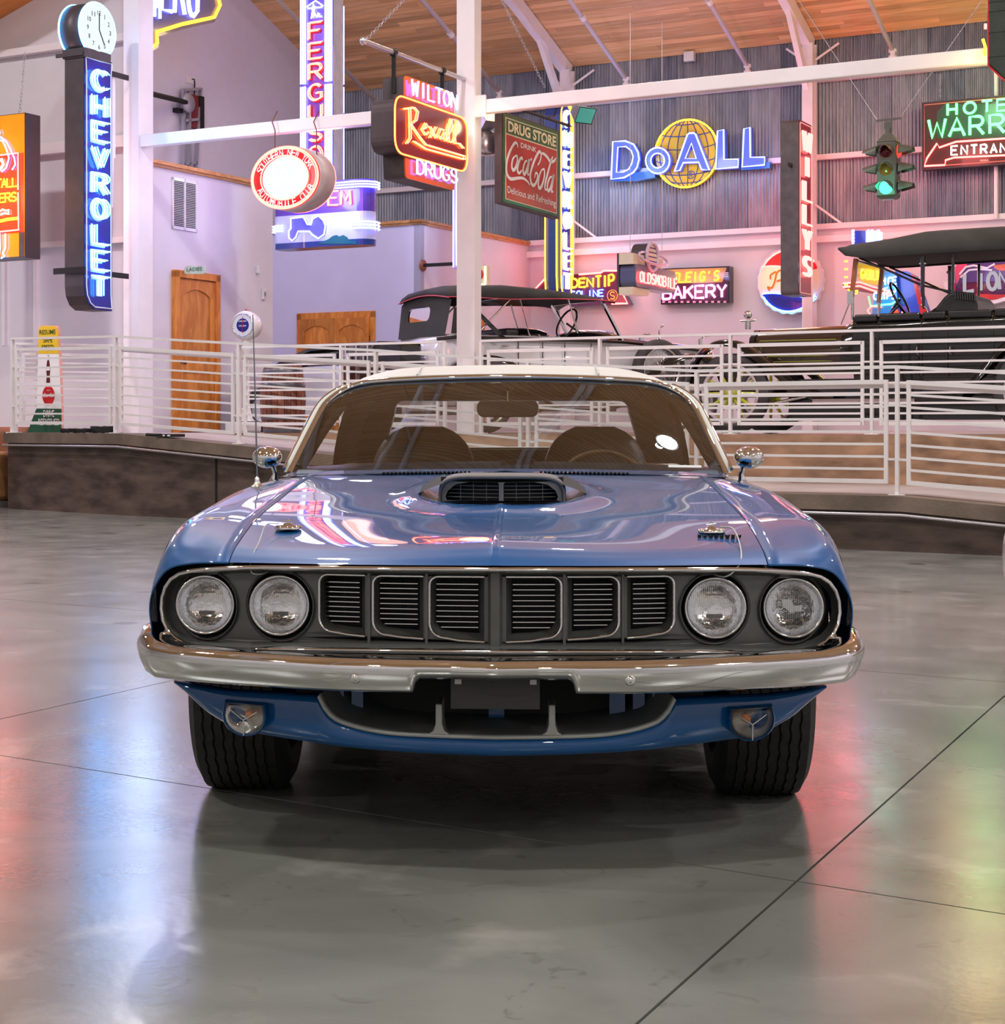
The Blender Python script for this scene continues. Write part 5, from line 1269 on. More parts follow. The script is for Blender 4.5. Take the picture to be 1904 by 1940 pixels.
glow('drugstore_sign_light', th.location + Vector((.75, -.1, .1)), 26, (1.0, .22, .12)); glow('drugstore_sign_light_front', th.location + Vector((-.3, -.9, .2)), 10, (1.0, .3, .2))
pb_, pz_ = BF.yz(690, 78, -9.93); qb_, qz_ = BF.yz(884, 152, -9.93)
pl = thing('sign_pole', 'grey steel pole reaching out from the tall column above the drugstore sign', 'pole', B(-9.93, pb_, pz_), RN)
L_ = qb_ - pb_; dz_ = qz_ - pz_
part(pl, 'pole', MB().tube([(0, 0, 0), (L_, 0, dz_)], .028, 10), M_chain); part(pl, 'end_ball', MB().sphere((-.01, 0, 0), .045, 12, 8), M_chain)
part(pl, 'wall_bracket', MB().box(L_ - .05, L_ + .02, -.06, .06, dz_ - .08, dz_ + .06), M_iron)
for px_, py_ in ((746, 200), (838, 200)):
    xx = BF.yz(px_, py_, -9.93)[0] - pb_; zz_ = dz_ * xx / L_; zlo = BF.yz(px_, 176 if px_ == 746 else 182, -9.93)[1] - pz_
    part(pl, 'hanger_strap', MB().bar((xx, 0, zz_ + .04), (xx, 0, zlo), .05, .012, (1, 0, 0)), M_iron); part(pl, 'clamp', MB().tube([(xx - .03, 0, zz_ - .01), (xx + .03, 0, zz_ + .01)], .042, 10), M_iron)
def chain(label, p, q, r=.012, links=40):
    p, q = Vector(p), Vector(q); mb = MB(); d = (q - p); n = max(4, int(d.length / .05)); n = min(n, 90)
    t = d.normalized(); u = t.orthogonal().normalized(); v = t.cross(u)
    for k in range(n):
        c = p + d * ((k + .5) / n); w__ = (u if k % 2 else v); l = d.length / n * .62
        mb.tube([c + t * l * math.cos(a) + w__ * r * 1.4 * math.sin(a) for a in [2 * math.pi * j / 8 for j in range(8)]], r * .35, 4, True)
    return solo('chain', mb, M_chain, label, 'chain')
chain('silver chain holding the outer end of the drugstore sign pole', B(-9.93, pb_ + .08, pz_ + .05), B(-9.93, BF.yz(775, -10, -9.93)[0], BF.yz(775, -10, -9.93)[1]))
chain('long silver chain running down from the roof to the red soda sign', B(-9.6, *BF.yz(948, -5, -9.6)), B(-9.6, *BF.yz(1032, 165, -9.6)))
# ------------------------------------------------ enamel drug store sign
th, P, fr = sign('enamel_sign', 'square red and green enamel drug store soda sign on an iron bracket', 'N', -9.6, 951, 384)
q = [P(951, 384), P(1060, 415), P(1061, 248), P(951, 210)]
A_, C_, D_, E_ = [Vector(p) for p in q]
def U(u, v): return ((A_ + (C_ - A_) * u).lerp(E_ + (D_ - E_) * u, v))
def UU(*L): return [tuple(U(u, v)) for u, v in L]
poly(th, 'frame', UU((0, 0), (1, 0), (1, 1), (0, 1)), .006, .10, M_box); poly(th, 'field', UU((.02, .02), (.98, .02), (.98, .98), (.02, .98)), 0, .006, M_grnp)
poly(th, 'border', UU((.055, .05), (.945, .05), (.945, .945), (.055, .945)), -.003, 0, M_letter); poly(th, 'top_band', UU((.065, .775), (.935, .775), (.935, .935), (.065, .935)), -.006, -.003, M_grnp); poly(th, 'red_panel', UU((.065, .06), (.935, .06), (.935, .76), (.065, .76)), -.006, -.003, M_redp)
def ut(nm, s, u0, v0, u1, v1, m_, bold=0):
    mb = MB(); vs, fs = text_geo(s, bold); mb.add([(lambda p: (p.x, -.009, p.y))(U(lerp(u0, u1, a), lerp(v0, v1, b))) for a, b in vs], fs); part(th, nm, mb, m_)
ut('lettering', 'DRUG STORE', .09, .795, .915, .915, M_letter, .035); ut('lettering', 'DRINK', .30, .665, .57, .72, M_wlet, .01); ut('lettering', 'Delicious and Refreshing', .08, .10, .92, .20, M_wlet, .005)
SC = [[(270, 430), (262, 395), (248, 380), (225, 395), (185, 470), (155, 570), (150, 660), (165, 720), (200, 750), (260, 742), (320, 742), (365, 775), (390, 812)], [(235, 520), (258, 515), (262, 570), (240, 645), (215, 655), (205, 610), (215, 550), (235, 520)], [(318, 560), (312, 535), (290, 548), (268, 610), (265, 670), (285, 690), (308, 660)], [(362, 565), (342, 575), (322, 640), (326, 695), (345, 690), (372, 610), (385, 550), (372, 640), (368, 700), (384, 705)], [(400, 540), (408, 560)],
      [(470, 610), (492, 570), (505, 510), (494, 472), (472, 488), (425, 590), (395, 700), (402, 785), (425, 815), (450, 795), (468, 740), (468, 700), (450, 690), (438, 740)], [(500, 492), (530, 492), (570, 530), (600, 572), (638, 565), (655, 535)], [(512, 655), (538, 655), (535, 740), (507, 830), (482, 838), (476, 785), (490, 705), (512, 655)], [(625, 522), (605, 570), (570, 700), (547, 800), (546, 850), (566, 862)], [(615, 725), (592, 740), (570, 810), (575, 868), (596, 855), (620, 775), (635, 705), (617, 820), (612, 880), (628, 876)]]
for st in SC:
    pts = [P(930 + x / 5.388, 200 + y / 5.388) for x, y in st]; c_ = cr([(x, -.010, z) for x, z in pts], 4); n_ = len(c_)
    mb = MB(); rows = [[], []]
    for i in range(n_):
        t = (c_[min(i + 1, n_ - 1)] - c_[max(i - 1, 0)]).normalized(); wv = .020 * (.55 + .6 * math.sin(math.pi * i / (n_ - 1)))
        nn = Vector((-t.z, 0, t.x)); rows[0].append(c_[i] - nn * wv); rows[1].append(c_[i] + nn * wv)
    part(th, 'script_letter', mb.grid(rows, False), M_wlet)
mb = MB(); y_ = .05
bp = lambda px, py: (lambda p: (p[0], y_, p[1]))(P(px, py, y_))
br = thing('sign_bracket', 'black wrought iron bracket above the square soda sign', 'bracket', th.location, RN)
part(br, 'arm', MB().tube([bp(940, 192), bp(1078, 238)], .02, 8), M_iron); part(br, 'finial', MB().tube([bp(1076, 237), bp(1084, 240)], .03, 6, rr=[.03, .003]), M_iron)
part(br, 'scroll', MB().tube([bp(985, 205), bp(1010, 203), bp(1035, 196), bp(1055, 205), bp(1050, 220), bp(1038, 222)], .012, 6), M_iron); part(br, 'scroll', MB().tube([bp(965, 190), bp(985, 196), bp(992, 208)], .012, 6), M_iron)
for px_ in (956, 1054): part(br, 'link', MB().tube([bp(px_, 212 + (px_ - 951) * .34), bp(px_, 198 + (px_ - 951) * .34)], .008, 6), M_iron)
# ------------------------------------------------ DOALL
th, P, fr = sign('neon_sign', 'blue neon DOALL letters over a yellow gridded globe on the metal wall', 'E', 31.75, 1157, 341)
def Pd(L, y=0): return [P(x, y_, y) for x, y_ in L]
gc = P(1298, 290); grx = P(1356, 290)[0] - gc[0]; grz = P(1298, 223)[1] - gc[1]; gR = (grx + grz) / 2
cir = [(gc[0] + gR * math.cos(2 * math.pi * k / 48), gc[1] + gR * math.sin(2 * math.pi * k / 48)) for k in range(48)]
poly(th, 'globe', cir, .10, .2, M_yelp, 'yellow globe disc')
mb = MB()
for lat in (-60, -35, -12, 12, 35, 60):
    z = gR * math.sin(math.radians(lat)); r = gR * math.cos(math.radians(lat)); mb.tube([(gc[0] + r * math.sin(math.radians(u)), .095, gc[1] + z - .16 * gR * math.cos(math.radians(u)) * math.cos(math.radians(lat)) + .05) for u in range(-85, 86, 17)], .010, 4)
for lon in (-60, -38, -18, 2, 22, 42, 64):
    mb.tube([(gc[0] + gR * math.cos(math.radians(la)) * math.sin(math.radians(lon)), .095, gc[1] + gR * math.sin(math.radians(la))) for la in range(-84, 85, 14)], .010, 4)
part(th, 'globe_grid', mb, M_navy2)
for a0, a1 in ((-152, -5), (10, 168)): part(th, 'neon_ring', MB().tube([(gc[0] + gR * math.cos(math.radians(lerp(a0, a1, k / 24))), .06, gc[1] + gR * math.sin(math.radians(lerp(a0, a1, k / 24)))) for k in range(25)], .018, 6), N_yel)
Dl = ([(1160, 268), (1186, 265), (1203, 272), (1212, 288), (1214, 302), (1210, 318), (1202, 329), (1184, 339), (1157, 341)], [(1171.7, 279), (1187, 278), (1197, 286), (1200.6, 297), (1198, 310), (1192, 321), (1182, 326), (1169, 327)])
oc = (1247, 304.6); Ol = ([(oc[0] + 25 * math.cos(t), oc[1] + 27 * math.sin(t)) for t in [2 * math.pi * k / 20 for k in range(20)]], [(oc[0] + 13 * math.cos(t), oc[1] + 14 * math.sin(t)) for t in [2 * math.pi * k / 16 for k in range(16)]])
Al = ([(1276.5, 325), (1301, 255), (1306, 250.5), (1316, 250), (1321, 254), (1347, 322), (1329, 324), (1323.5, 310), (1296, 311), (1290, 325)], [(1311, 271.6), (1299, 300.5), (1320, 301)])
L2 = [(1408, 244), (1424, 241), (1424.5, 297), (1451, 296), (1450, 315), (1405, 318)]; L1 = [(x - 50 + (.0), y + 4) for x, y in L2]
for outl, hol in ((Dl[0], Dl[1]), (Ol[0], Ol[1]), (Al[0], Al[1]), (L1, None), (L2, None)):
    o_ = Pd(outl); A2 = sum(o_[i][0] * o_[(i + 1) % len(o_)][1] - o_[(i + 1) % len(o_)][0] * o_[i][1] for i in range(len(o_))); 
    if hol:
        h_ = Pd(hol); tris = tessellate_polygon([[Vector((x, z, 0)) for x, z in o_], [Vector((x, z, 0)) for x, z in h_]]); fl = o_ + h_
        mb = MB().add([(x, -.0, z) for x, z in fl], [tuple(t) for t in tris]); n = len(o_); mb.grid([[(x, y, z) for x, z in o_] for y in (0, .12)], False, True); mb.grid([[(x, y, z) for x, z in h_] for y in (0, .12)], False, True)
    else: mb = MB().prism(o_, 0, .12)
    lt = part(th, 'channel_letter', mb, enamel('periwinkle_enamel', (.10, .16, .62)))
    c = Vector((sum(p[0] for p in o_) / len(o_), sum(p[1] for p in o_) / len(o_)))
    part(lt, 'neon_tube', MB().tube([(x, -.03, z) for x, z in inset(o_, .025 if A2 > 0 else -.025)], .016, 6, True), N_lav)
    if hol: part(lt, 'neon_tube', MB().tube([(x, -.03, z) for x, z in h_], .014, 6, True), N_lav)
mb = MB().prism(Pd([(1157, 343), (1160, 330), (1240, 323), (1240, 336), (1215, 341), (1205, 343)]), .02, .2); part(th, 'base_rail', mb, enamel('deep_blue_enamel', (.01, .12, .35))); part(th, 'base_rail', MB().prism(Pd([(1403, 322), (1403, 312), (1458, 306), (1458, 318)]), .02, .2), MATS['deep_blue_enamel'])
rg_ = P(1309, 331, .09); txt(th, 'registered_letter', 'R', (rg_[0] - .03, rg_[1] - .05), (rg_[0] + .04, rg_[1] - .05), .10, .088, M_navy2); part(th, 'registered_ring', MB().tube([(rg_[0] + .075 * math.cos(t), .09, rg_[1] + .075 * math.sin(t)) for t in [2 * math.pi * k / 20 for k in range(20)]], .007, 4, True), M_navy2)
for px_, c_ in ((1187, (.3, .5, 1)), (1330, (.75, .75, .6)), (1425, (.3, .45, 1))): p = P(px_, 300, -.7); glow('wall_letters_light', fr.world((p[0], -.7, p[1])), 24, c_)
for px_ in (1278, 1334):
    p = P(px_, 235); chain('thin chain above the yellow globe, ' + ('left' if px_ < 1300 else 'right') + ' of its top', fr.world((p[0], .15, p[1] + .06)), fr.world((p[0], .15, P(px_, 178)[1])))
# ------------------------------------------------ WILLYS
th, P, fr = sign('neon_sign', 'narrow vertical sign with red neon WILLYS letters beside the far column', 'N', -9.55, 1514, 558)
w_ = P(1538, 558)[0]; H_ = P(1514, 226)[1]
poly(th, 'can', rdd([(0, 0), (w_, 0), (w_, H_), (0, H_)], .08), .015, .34, M_box2); poly(th, 'face', rdd([(0, 0), (w_, 0), (w_, H_), (0, H_)], .08), 0, .016, M_dred)
tub(th, 'border', inset(rdd([(0, 0), (w_, 0), (w_, H_), (0, H_)], .08), .04), -.004, .010, M_wlet, True)
for i, ch in enumerate('WILLYS'):
    z = P(1514, (265, 313, 360, 405, 453, 503)[i])[1] - .16; mb = MB()
    for dx, dy in ((0, -.04), (.09, -.05), (.18, -.04)): letter_tubes(mb, ch, w_ * .10 + dx, z, w_ * .5, .34, dy, .02)
    part(th, 'neon_letter', mb, N_red)
part(th, 'bracket', MB().box(-.15, w_ + .2, .12, .16, H_ * .73, H_ * .75), M_iron)
glow('red_blade_light', fr.world((w_ / 2, -.8, H_ * .30)), 36, (1, .10, .12)); glow('red_blade_light', fr.world((w_ / 2, -.8, H_ * .8)), 46, (1, .10, .12)); glow('red_blade_light_rear', fr.world((w_ / 2, 1.1, H_ * .6)), 44, (1, .10, .12))
# ------------------------------------------------ hotel sign
th, P, fr = sign('neon_sign', 'green and red neon hotel entrance sign with a left-pointing arrow', 'E', 31.6, 1746, 322)
W4 = P(2085, 300)[0]; H_ = P(1746, 194)[1]
poly(th, 'can', [(0, 0), (W4, 0), (W4, H_), (0, H_)], .01, .25, M_box); poly(th, 'face', [(.02, .02), (W4 - .02, .02), (W4 - .02, H_ - .02), (.02, H_ - .02)], 0, .01, enamel('oxblood_enamel', (.05, .008, .006), .4))
tub(th, 'border', [(.05, .05), (W4 - .05, .05), (W4 - .05, H_ - .05), (.05, H_ - .05)], -.004, .012, mat('pale_red_paint', (.6, .2, .18), .4), True)
poly(th, 'green_panel', [P(1775, 212), P(1790, 197), P(2060, 197), P(2060, 262), P(1775, 262)], -.003, .0, enamel('dark_bottle_enamel', (.01, .05, .02)))
for ch, xa, xb in (('H', 1796, 1813), ('O', 1827, 1849), ('T', 1861, 1880), ('E', 1890, 1908), ('L', 1922, 1940)): a, z0 = P(xa, 219 - (xa - 1796) * .085); b_ = P(xb, 219)[0]; mb = letter_tubes(MB(), ch, a, z0, b_ - a, .20, -.03, .022); part(th, 'neon_letter', mb, N_grn)
for ch, xa, xb in (('W', 1760, 1792), ('A', 1799, 1828), ('R', 1838, 1864), ('R', 1876, 1903), ('E', 1915, 1938), ('N', 1950, 1978)): a, z0 = P(xa, 262 - (xa - 1760) * .075); b_ = P(xb, 262)[0]; mb = letter_tubes(MB(), ch, a, z0, b_ - a, .32, -.03, .026); part(th, 'neon_letter', mb, N_grn)
for i, ch in enumerate('ENTRANCE'): xa = 1803 + i * 18.6; a, z0 = P(xa, 294 - (xa - 1803) * .05); b_ = P(xa + 11.5, 294)[0]; mb = letter_tubes(MB(), ch, a, z0, b_ - a, .155, -.03, .016); part(th, 'neon_letter', mb, neon('soft_white_neon', (1, .85, .8), 4))
tub(th, 'neon_arrow', Pd if False else [P(x, y) for x, y in ((1960, 292), (1808, 299), (1792, 304), (1791, 313), (1752, 315), (1757, 300), (1776, 272), (1780, 280), (1812, 269), (1960, 259))], -.03, .017, N_red)
a, z0 = P(1857, 306); txt(th, 'lettering', 'FEDERAL', (a, z0), (P(1873, 306)[0], z0 + .0), .03, -.004, M_wlet)
glow('hotel_sign_light', fr.world((1.2, -.7, 1.0)), 34, (.4, 1, .45)); glow('hotel_sign_light', fr.world((.8, -.7, .2)), 30, (1, .2, .2))
p = P(1779, 194); chain('thin chain above the left end of the hotel sign', fr.world((p[0], .1, p[1])), fr.world((p[0], .1, P(1779, 138)[1])))
# ------------------------------------------------ traffic light
th, P, fr = sign('traffic_light', 'hanging olive four-way traffic light with its green lens lit', 'E', 25.0, 1678, 376, 'traffic light')
M_olive = mat('olive_signal_paint', (.10, .10, .075), .45, var=.15); X0, X1 = P(1660, 320)[0], P(1697, 320)[0]; D_ = X1 - X0; cx_ = (X0 + X1) / 2
zt_, zb_ = P(1678, 268)[1], P(1678, 371)[1]
o = part(th, 'housing', MB().box(X0, X1, 0, D_, zb_, zt_), M_olive); bevel(o, .02)
mb = MB(); mb.add([(X0, 0, zt_), (X1, 0, zt_), (X1, D_, zt_), (X0, D_, zt_)] + [(cx_ + sx * .05, D_ / 2 + sy * .05, zt_ + .13) for sx, sy in ((-1, -1), (1, -1), (1, 1), (-1, 1))], [(0, 1, 5, 4), (1, 2, 6, 5), (2, 3, 7, 6), (3, 0, 4, 7), (4, 5, 6, 7)]); part(th, 'roof', mb, M_olive)
mb = MB(); mb.add([(X0, 0, zb_), (X1, 0, zb_), (X1, D_, zb_), (X0, D_, zb_)] + [(cx_ + sx * .09, D_ / 2 + sy * .09, zb_ - .04) for sx, sy in ((-1, -1), (1, -1), (1, 1), (-1, 1))], [(1, 0, 4, 5), (2, 1, 5, 6), (3, 2, 6, 7), (0, 3, 7, 4), (7, 6, 5, 4)]); part(th, 'bottom_cap', mb, M_olive)
mb = MB().tube([(cx_, D_ / 2, zt_ + .1), (cx_, D_ / 2, zt_ + .24)], .04, 10); mb.box(cx_ - .05, cx_ + .05, D_ / 2 - .03, D_ / 2 + .03, zt_ + .2, zt_ + .3); mb.bar((cx_ - .18, D_ / 2, zt_ + .33), (cx_ + .18, D_ / 2, zt_ + .34), .03); part(th, 'hanger', mb, M_olive)
lens_m = [enamel('dark_red_lens', (.10, .004, .006), .1), enamel('amber_lens', (.28, .08, .008), .1), N_green_lamp]
for i, y_ in enumerate((286, 320, 355)):
    z = P(1676, y_)[1]
    for side in range(4):
        R4 = Matrix.Translation((cx_, D_ / 2, z)) @ Matrix.Rotation(side * math.pi / 2, 4, 'Z') @ Matrix.Translation((0, -D_ / 2, 0))
        if side == 0 or side == 1:
            m_ = lens_m[i] if side == 0 else (lens_m[2 - i] if i != 0 else neon('red_signal_glass', (1, .05, .04), 2.0)) if i == 0 else enamel('unlit_lens', (.03, .03, .05), .1)
            part(th, 'lens', MB().lathe([(0, -.045), (.06, -.035), (.098, 0)], 20, R4 @ Matrix.Rotation(math.pi / 2, 4, 'X') @ Matrix.Scale(-1, 4, (0, 0, 1))), m_)
        rows = []
        for t in range(7):
            f = t / 6; ang0 = lerp(-200, -155, f) ; row = []
            dep = -.02 - .20 * f
            for k in range(13):
                a = math.radians(lerp(-25 + 50 * f * 1.0, 205 - 50 * f * 1.0, k / 12)); row.append(R4 @ Vector((.108 * math.cos(a), dep, .108 * math.sin(a) - .05 * f)))
            rows.append(row)
        part(th, 'visor', MB().grid(rows), M_olive)
glow('green_signal_light', fr.world((cx_, -.35, P(1675, 355)[1])), 10, (.2, 1, .65), .1)
for px_, py_, sd in ((1500, -20, 'left'), (1875, -20, 'right')):
    pa = fr.world((cx_ + (-.17 if sd == 'left' else .17), D_ / 2, zt_ + .35)); a_, z_ = BF.xz(px_, py_, 25.0)
    solo('wire', MB().tube([(0, 0, 0), B(a_, 25.0, z_) - pa], .006, 5), M_chain, 'thin steel wire from the traffic light up to the ' + sd, 'wire', pa)
# ------------------------------------------------ Golden Tip
th, P, fr = sign('neon_sign', 'dark arrow-shaped gasoline sign with red outline and yellow letters', 'E', 31.75, 1030, 577)
poly(th, 'can', [P(x, y) for x, y in ((1010, 552), (1034, 528), (1034, 524), (1139, 516), (1145, 512), (1182, 511), (1182, 556), (1193, 577), (1158, 577), (1034, 582), (1034, 574))], 0, .2, enamel('plum_enamel', (.09, .015, .08)))
for L in ([(1033, 529), (1012, 551), (1032, 572)], [(1098, 520), (1139, 517), (1145, 513), (1178, 513)], [(1180, 532), (1181, 557), (1190, 575), (1160, 575.5)]): tub(th, 'neon_outline', [P(*q) for q in L], -.03, .020, N_red)
word(th, 'GOLDEN', P(1040, 547), P(1125, 543), .17, -.03, .020, N_yel); word(th, 'TIP', P(1130, 545), P(1164, 541), .22, -.03, .020, N_yel); word(th, 'GASOLINE', P(1062, 565), P(1144, 561), .125, -.03, .014, N_blue)
c_ = P(1161, 560); part(th, 'badge_ring', MB().tube([(c_[0] + .11 * math.cos(t), -.02, c_[1] + .11 * math.sin(t)) for t in [2 * math.pi * k / 24 for k in range(24)]], .008, 5, True), neon('dim_orange_neon', (1, .35, .08), 1.2)); part(th, 'badge_letter', letter_tubes(MB(), 'S', c_[0] - .05, c_[1] - .07, .10, .14, -.02, .012), MATS['dim_orange_neon'])
glow('arrow_sign_light', fr.world((1.1, -.6, 1.0)), 18, (1, .12, .10)); glow('arrow_sign_light', fr.world((1.5, -.6, .1)), 22, (1, .2, .15)); glow('arrow_sign_light', fr.world((.2, -.5, .9)), 14, (1, .2, .3))
# ------------------------------------------------ ringed-globe OLDSMOBILE
th, P, fr = sign('neon_sign', 'hanging sign with red OLDSMOBILE letters under a ringed globe', 'N', -11.3, 1199, 559)
poly(th, 'panel_top', [P(x, y) for x, y in ((1199, 479), (1255, 492), (1256, 498), (1251, 511), (1199, 500))], .0, .25, M_crm); poly(th, 'panel_main', rdd([P(x, y) for x, y in ((1201, 499), (1278, 515), (1277, 556), (1201, 543))], .12), -.03, .25, enamel('slate_blue_enamel', (.10, .11, .20))); poly(th, 'panel_bottom', [P(x, y) for x, y in ((1199, 543), (1232, 549), (1228, 561), (1199, 558))], 0, .25, M_crm)
poly(th, 'can', [P(x, y, .26) for x, y in ((1173, 480), (1196, 482), (1196, 556), (1173, 556))], .26, .30, M_box)
c_ = P(1232, 487); er = P(1243, 487)[0] - P(1222, 487)[0]
poly(th, 'globe_drum', [(c_[0] + .26 * math.cos(t), c_[1] + .235 * math.sin(t)) for t in [2 * math.pi * k / 28 for k in range(28)]], -.02, .25, M_box)
poly(th, 'globe_face', [(c_[0] + .24 * math.cos(t), c_[1] + .22 * math.sin(t)) for t in [2 * math.pi * k / 28 for k in range(28)]], -.03, -.02, M_crm)
part(th, 'globe_rim', MB().tube([(c_[0] + .25 * math.cos(t), -.04, c_[1] + .235 * math.sin(t)) for t in [2 * math.pi * k / 28 for k in range(28)]], .03, 6, True), enamel('pale_lilac_enamel', (.6, .5, .65)))
for k in range(5): part(th, 'globe_stripe', MB().box(c_[0] - .20, c_[0] + .20, -.034, -.03, c_[1] - .16 + .075 * k, c_[1] - .14 + .075 * k), M_navy)
part(th, 'saturn_ring', MB().tube([(c_[0] + .62 * math.cos(t), -.06 + .05 * math.sin(t), c_[1] - .03 + .10 * math.sin(t) - .10 * math.cos(t) * 0) for t in [2 * math.pi * k / 32 for k in range(32)]], .022, 6, True), MATS['pale_lilac_enamel'])
word(th, 'OLDSMOBILE', P(1206, 534), P(1276, 548), .17, -.06, .010, N_red, double=.02)
for px_ in (1194, 1254):
    p = P(px_, 480, .1); solo('wire', MB().tube([fr.world((p[0], .1, p[1])), fr.world((p[0], .1, p[1] + 4))], .006, 5), M_chain, 'thin wire above the ringed-globe sign, ' + ('left' if px_ < 1200 else 'right') + ' one', 'wire')
glow('globe_sign_light', fr.world((.9, -.5, .35)), 2.5, (1, .2, .15))
# ------------------------------------------------ bakery
th, P, fr = sign('neon_sign', 'black bakery sign with yellow script row above pink neon letters', 'E', 31.75, 1252, 577)
poly(th, 'can', [P(x, y) for x, y in ((1252, 577), (1382, 573), (1382, 504), (1252, 509))], 0, .22, M_blk); poly(th, 'face', [P(x, y) for x, y in ((1255, 574), (1380, 571), (1380, 507), (1255, 512))], -.006, 0, enamel('plum_black_enamel', (.05, .008, .03)))
poly(th, 'yellow_panel', [P(x, y) for x, y in ((1257, 511), (1377, 507), (1369, 534.5), (1257, 538))], -.012, -.006, enamel('warm_cream_enamel', (.55, .32, .10)))
word(th, "FLEIG'S", P(1274, 536), P(1363, 531), .18, -.04, .013, N_yel, slant=.2); word(th, 'BAKERY', P(1257, 567), P(1377, 563), .235, -.04, .024, N_pink)
for k in range(11): a = P(1255 + k * 11.6, 575); part(th, 'check_square', MB().box(a[0], a[0] + .055, -.012, -.006, a[1] + .01, a[1] + .05), enamel('pink_check', (.75, .4, .5)))
for k in range(3): a = P(1371, 518 + 3.6 * k); part(th, 'speed_line', MB().box(a[0], a[0] + .10, -.012, -.006, a[1], a[1] + .014), M_wlet)
glow('bakery_sign_light', fr.world((.7, -.5, .35)), 16, (1, .45, .6))
# ------------------------------------------------ Pepsi cap
th, P, fr = sign('neon_sign', 'round bottle-cap soda sign in red, white and blue behind the vertical sign', 'E', 31.78, 1496, 532)
c_ = (0, 0); Rr = .625
N_ = 21 * 6; fl = [((Rr * (1 + .018 * math.cos(21 * 2 * math.pi * k / N_))) * math.cos(2 * math.pi * k / N_), (Rr * (1 + .018 * math.cos(21 * 2 * math.pi * k / N_))) * math.sin(2 * math.pi * k / N_)) for k in range(N_)]
poly(th, 'cap', fl, .0, .18, M_whp)
def arcpts(R_, a0, a1, n=16): return [(R_ * math.cos(math.radians(lerp(a0, a1, k / n))), R_ * math.sin(math.radians(lerp(a0, a1, k / n)))) for k in range(n + 1)]
wv1 = [(x, .24 - .05 * math.sin(x * 4.2)) for x in [lerp(-.53, .53, k / 12) for k in range(13)]]; wv2 = [(x, -.27 - .05 * math.sin(x * 4.2)) for x in [lerp(-.52, .52, k / 12) for k in range(13)]]
poly(th, 'red_field', arcpts(.58, 25, 155) + wv1, -.008, 0, enamel('signal_red_enamel', (.75, .03, .02))); poly(th, 'blue_field', arcpts(.58, -28, -152) + wv2, -.008, 0, M_navy)
poly(th, 'white_field', arcpts(.575, 155, 208) + wv2 + arcpts(.575, -28, 25) + list(reversed(wv1)), -.006, 0, mat('glowing_cream', (.8, .72, .55), .4, emit=(1, .8, .5), es=.12))
tub(th, 'neon_tube', arcpts(.58, 35, 155) + wv1[:7], -.03, .016, N_red); tub(th, 'neon_tube', wv2, -.03, .014, N_blue); tub(th, 'neon_tube', arcpts(.58, -30, -150), -.03, .016, N_cyan)
for st in ([(-.38, -.17), (-.42, -.10), (-.34, -.12), (-.28, 0), (-.24, .16), (-.16, .20), (-.08, .14), (-.12, .04), (-.24, .0)], [(-.26, .18), (-.36, .12), (-.36, .04)]): part(th, 'script_tube', MB().tube([(x, -.03, z) for x, z in [(p[0], p[1]) for p in cr([(a, b, 0) for a, b in st], 3)]], .016, 6), neon('warm_script_tube', (1, .22, .04), 1.0))
word(th, 'EPSI', (-.12, -.08), (.34, -.06), .16, -.03, .013, MATS['warm_script_tube'])
glow('cap_sign_light', fr.world((-.2, -.5, .1)), 10, (1, .85, .6))
# ------------------------------------------------ drive-in pylon behind the black car
th, P, fr = sign('neon_sign', 'yellow, red and blue neon cluster on a slanted blue pylon behind the black car windshield', 'E', 29.6, 1640, 600)
poly(th, 'pylon', [P(x, y) for x, y in ((1700, 603), (1757, 603), (1727, 520), (1712, 512), (1690, 512))], .2, .45, enamel('cobalt_enamel', (.02, .07, .55))); poly(th, 'pylon_edge', [P(x, y) for x, y in ((1742, 603), (1757, 603), (1727, 520), (1722, 518))], .15, .2, M_redp)
poly(th, 'top_box', [P(x, y) for x, y in ((1619, 476), (1640, 476), (1640, 437), (1619, 437))], .0, .3, M_navy); poly(th, 'top_sign', [P(x, y) for x, y in ((1640, 476), (1664, 476), (1664, 437), (1640, 437))], .0, .28, neon('lit_blue_panel', (.55, .65, 1), 2.0))
mb = MB()
for px_ in (1617, 1646, 1653, 1665): 
    for k in range(6): p = P(px_ + (2 * k if px_ == 1665 else 0) * .3, 438 + 6.5 * k); part(th, 'bulb', MB().sphere((p[0], -.03, p[1]), .03, 8, 6), N_lav)
poly(th, 'gasoline_panel', [P(x, y) for x, y in ((1625, 494), (1678, 508), (1664, 540), (1640, 538), (1626, 528))], .0, .1, enamel('mustard_enamel', (.6, .42, .01))); word(th, 'GASOLINE', P(1632, 528), P(1676, 532), .16, -.03, .013, N_yel, gap=.18)
for k in range(4): p = P(1603, 495 + 15 * k); part(th, 'bulb', MB().tube([(p[0] - .03, 0, p[1]), (p[0] + .03, 0, p[1])], .015, 6), N_yel)
poly(th, 'arrow_can', [P(x, y) for x, y in ((1597, 537), (1620, 534), (1660, 546), (1692, 556), (1690, 562), (1650, 556), (1597, 546))], .0, .2, M_dred)
for dy in (0, 7): tub(th, 'neon_arrow', [P(x, y + dy) for x, y in ((1598, 537), (1630, 535), (1653, 543), (1690, 553))], -.03, .018, N_red)
tub(th, 'neon_loop', [P(x, y) for x, y in ((1610, 552), (1626, 551), (1625, 556), (1612, 556), (1608, 548))], -.03, .014, N_yel)
poly(th, 'menu_panel', [P(x, y) for x, y in ((1676, 512), (1696, 520), (1700, 600), (1650, 600), (1655, 552))], .05, .15, enamel('azure_enamel', (.02, .2, .7)))
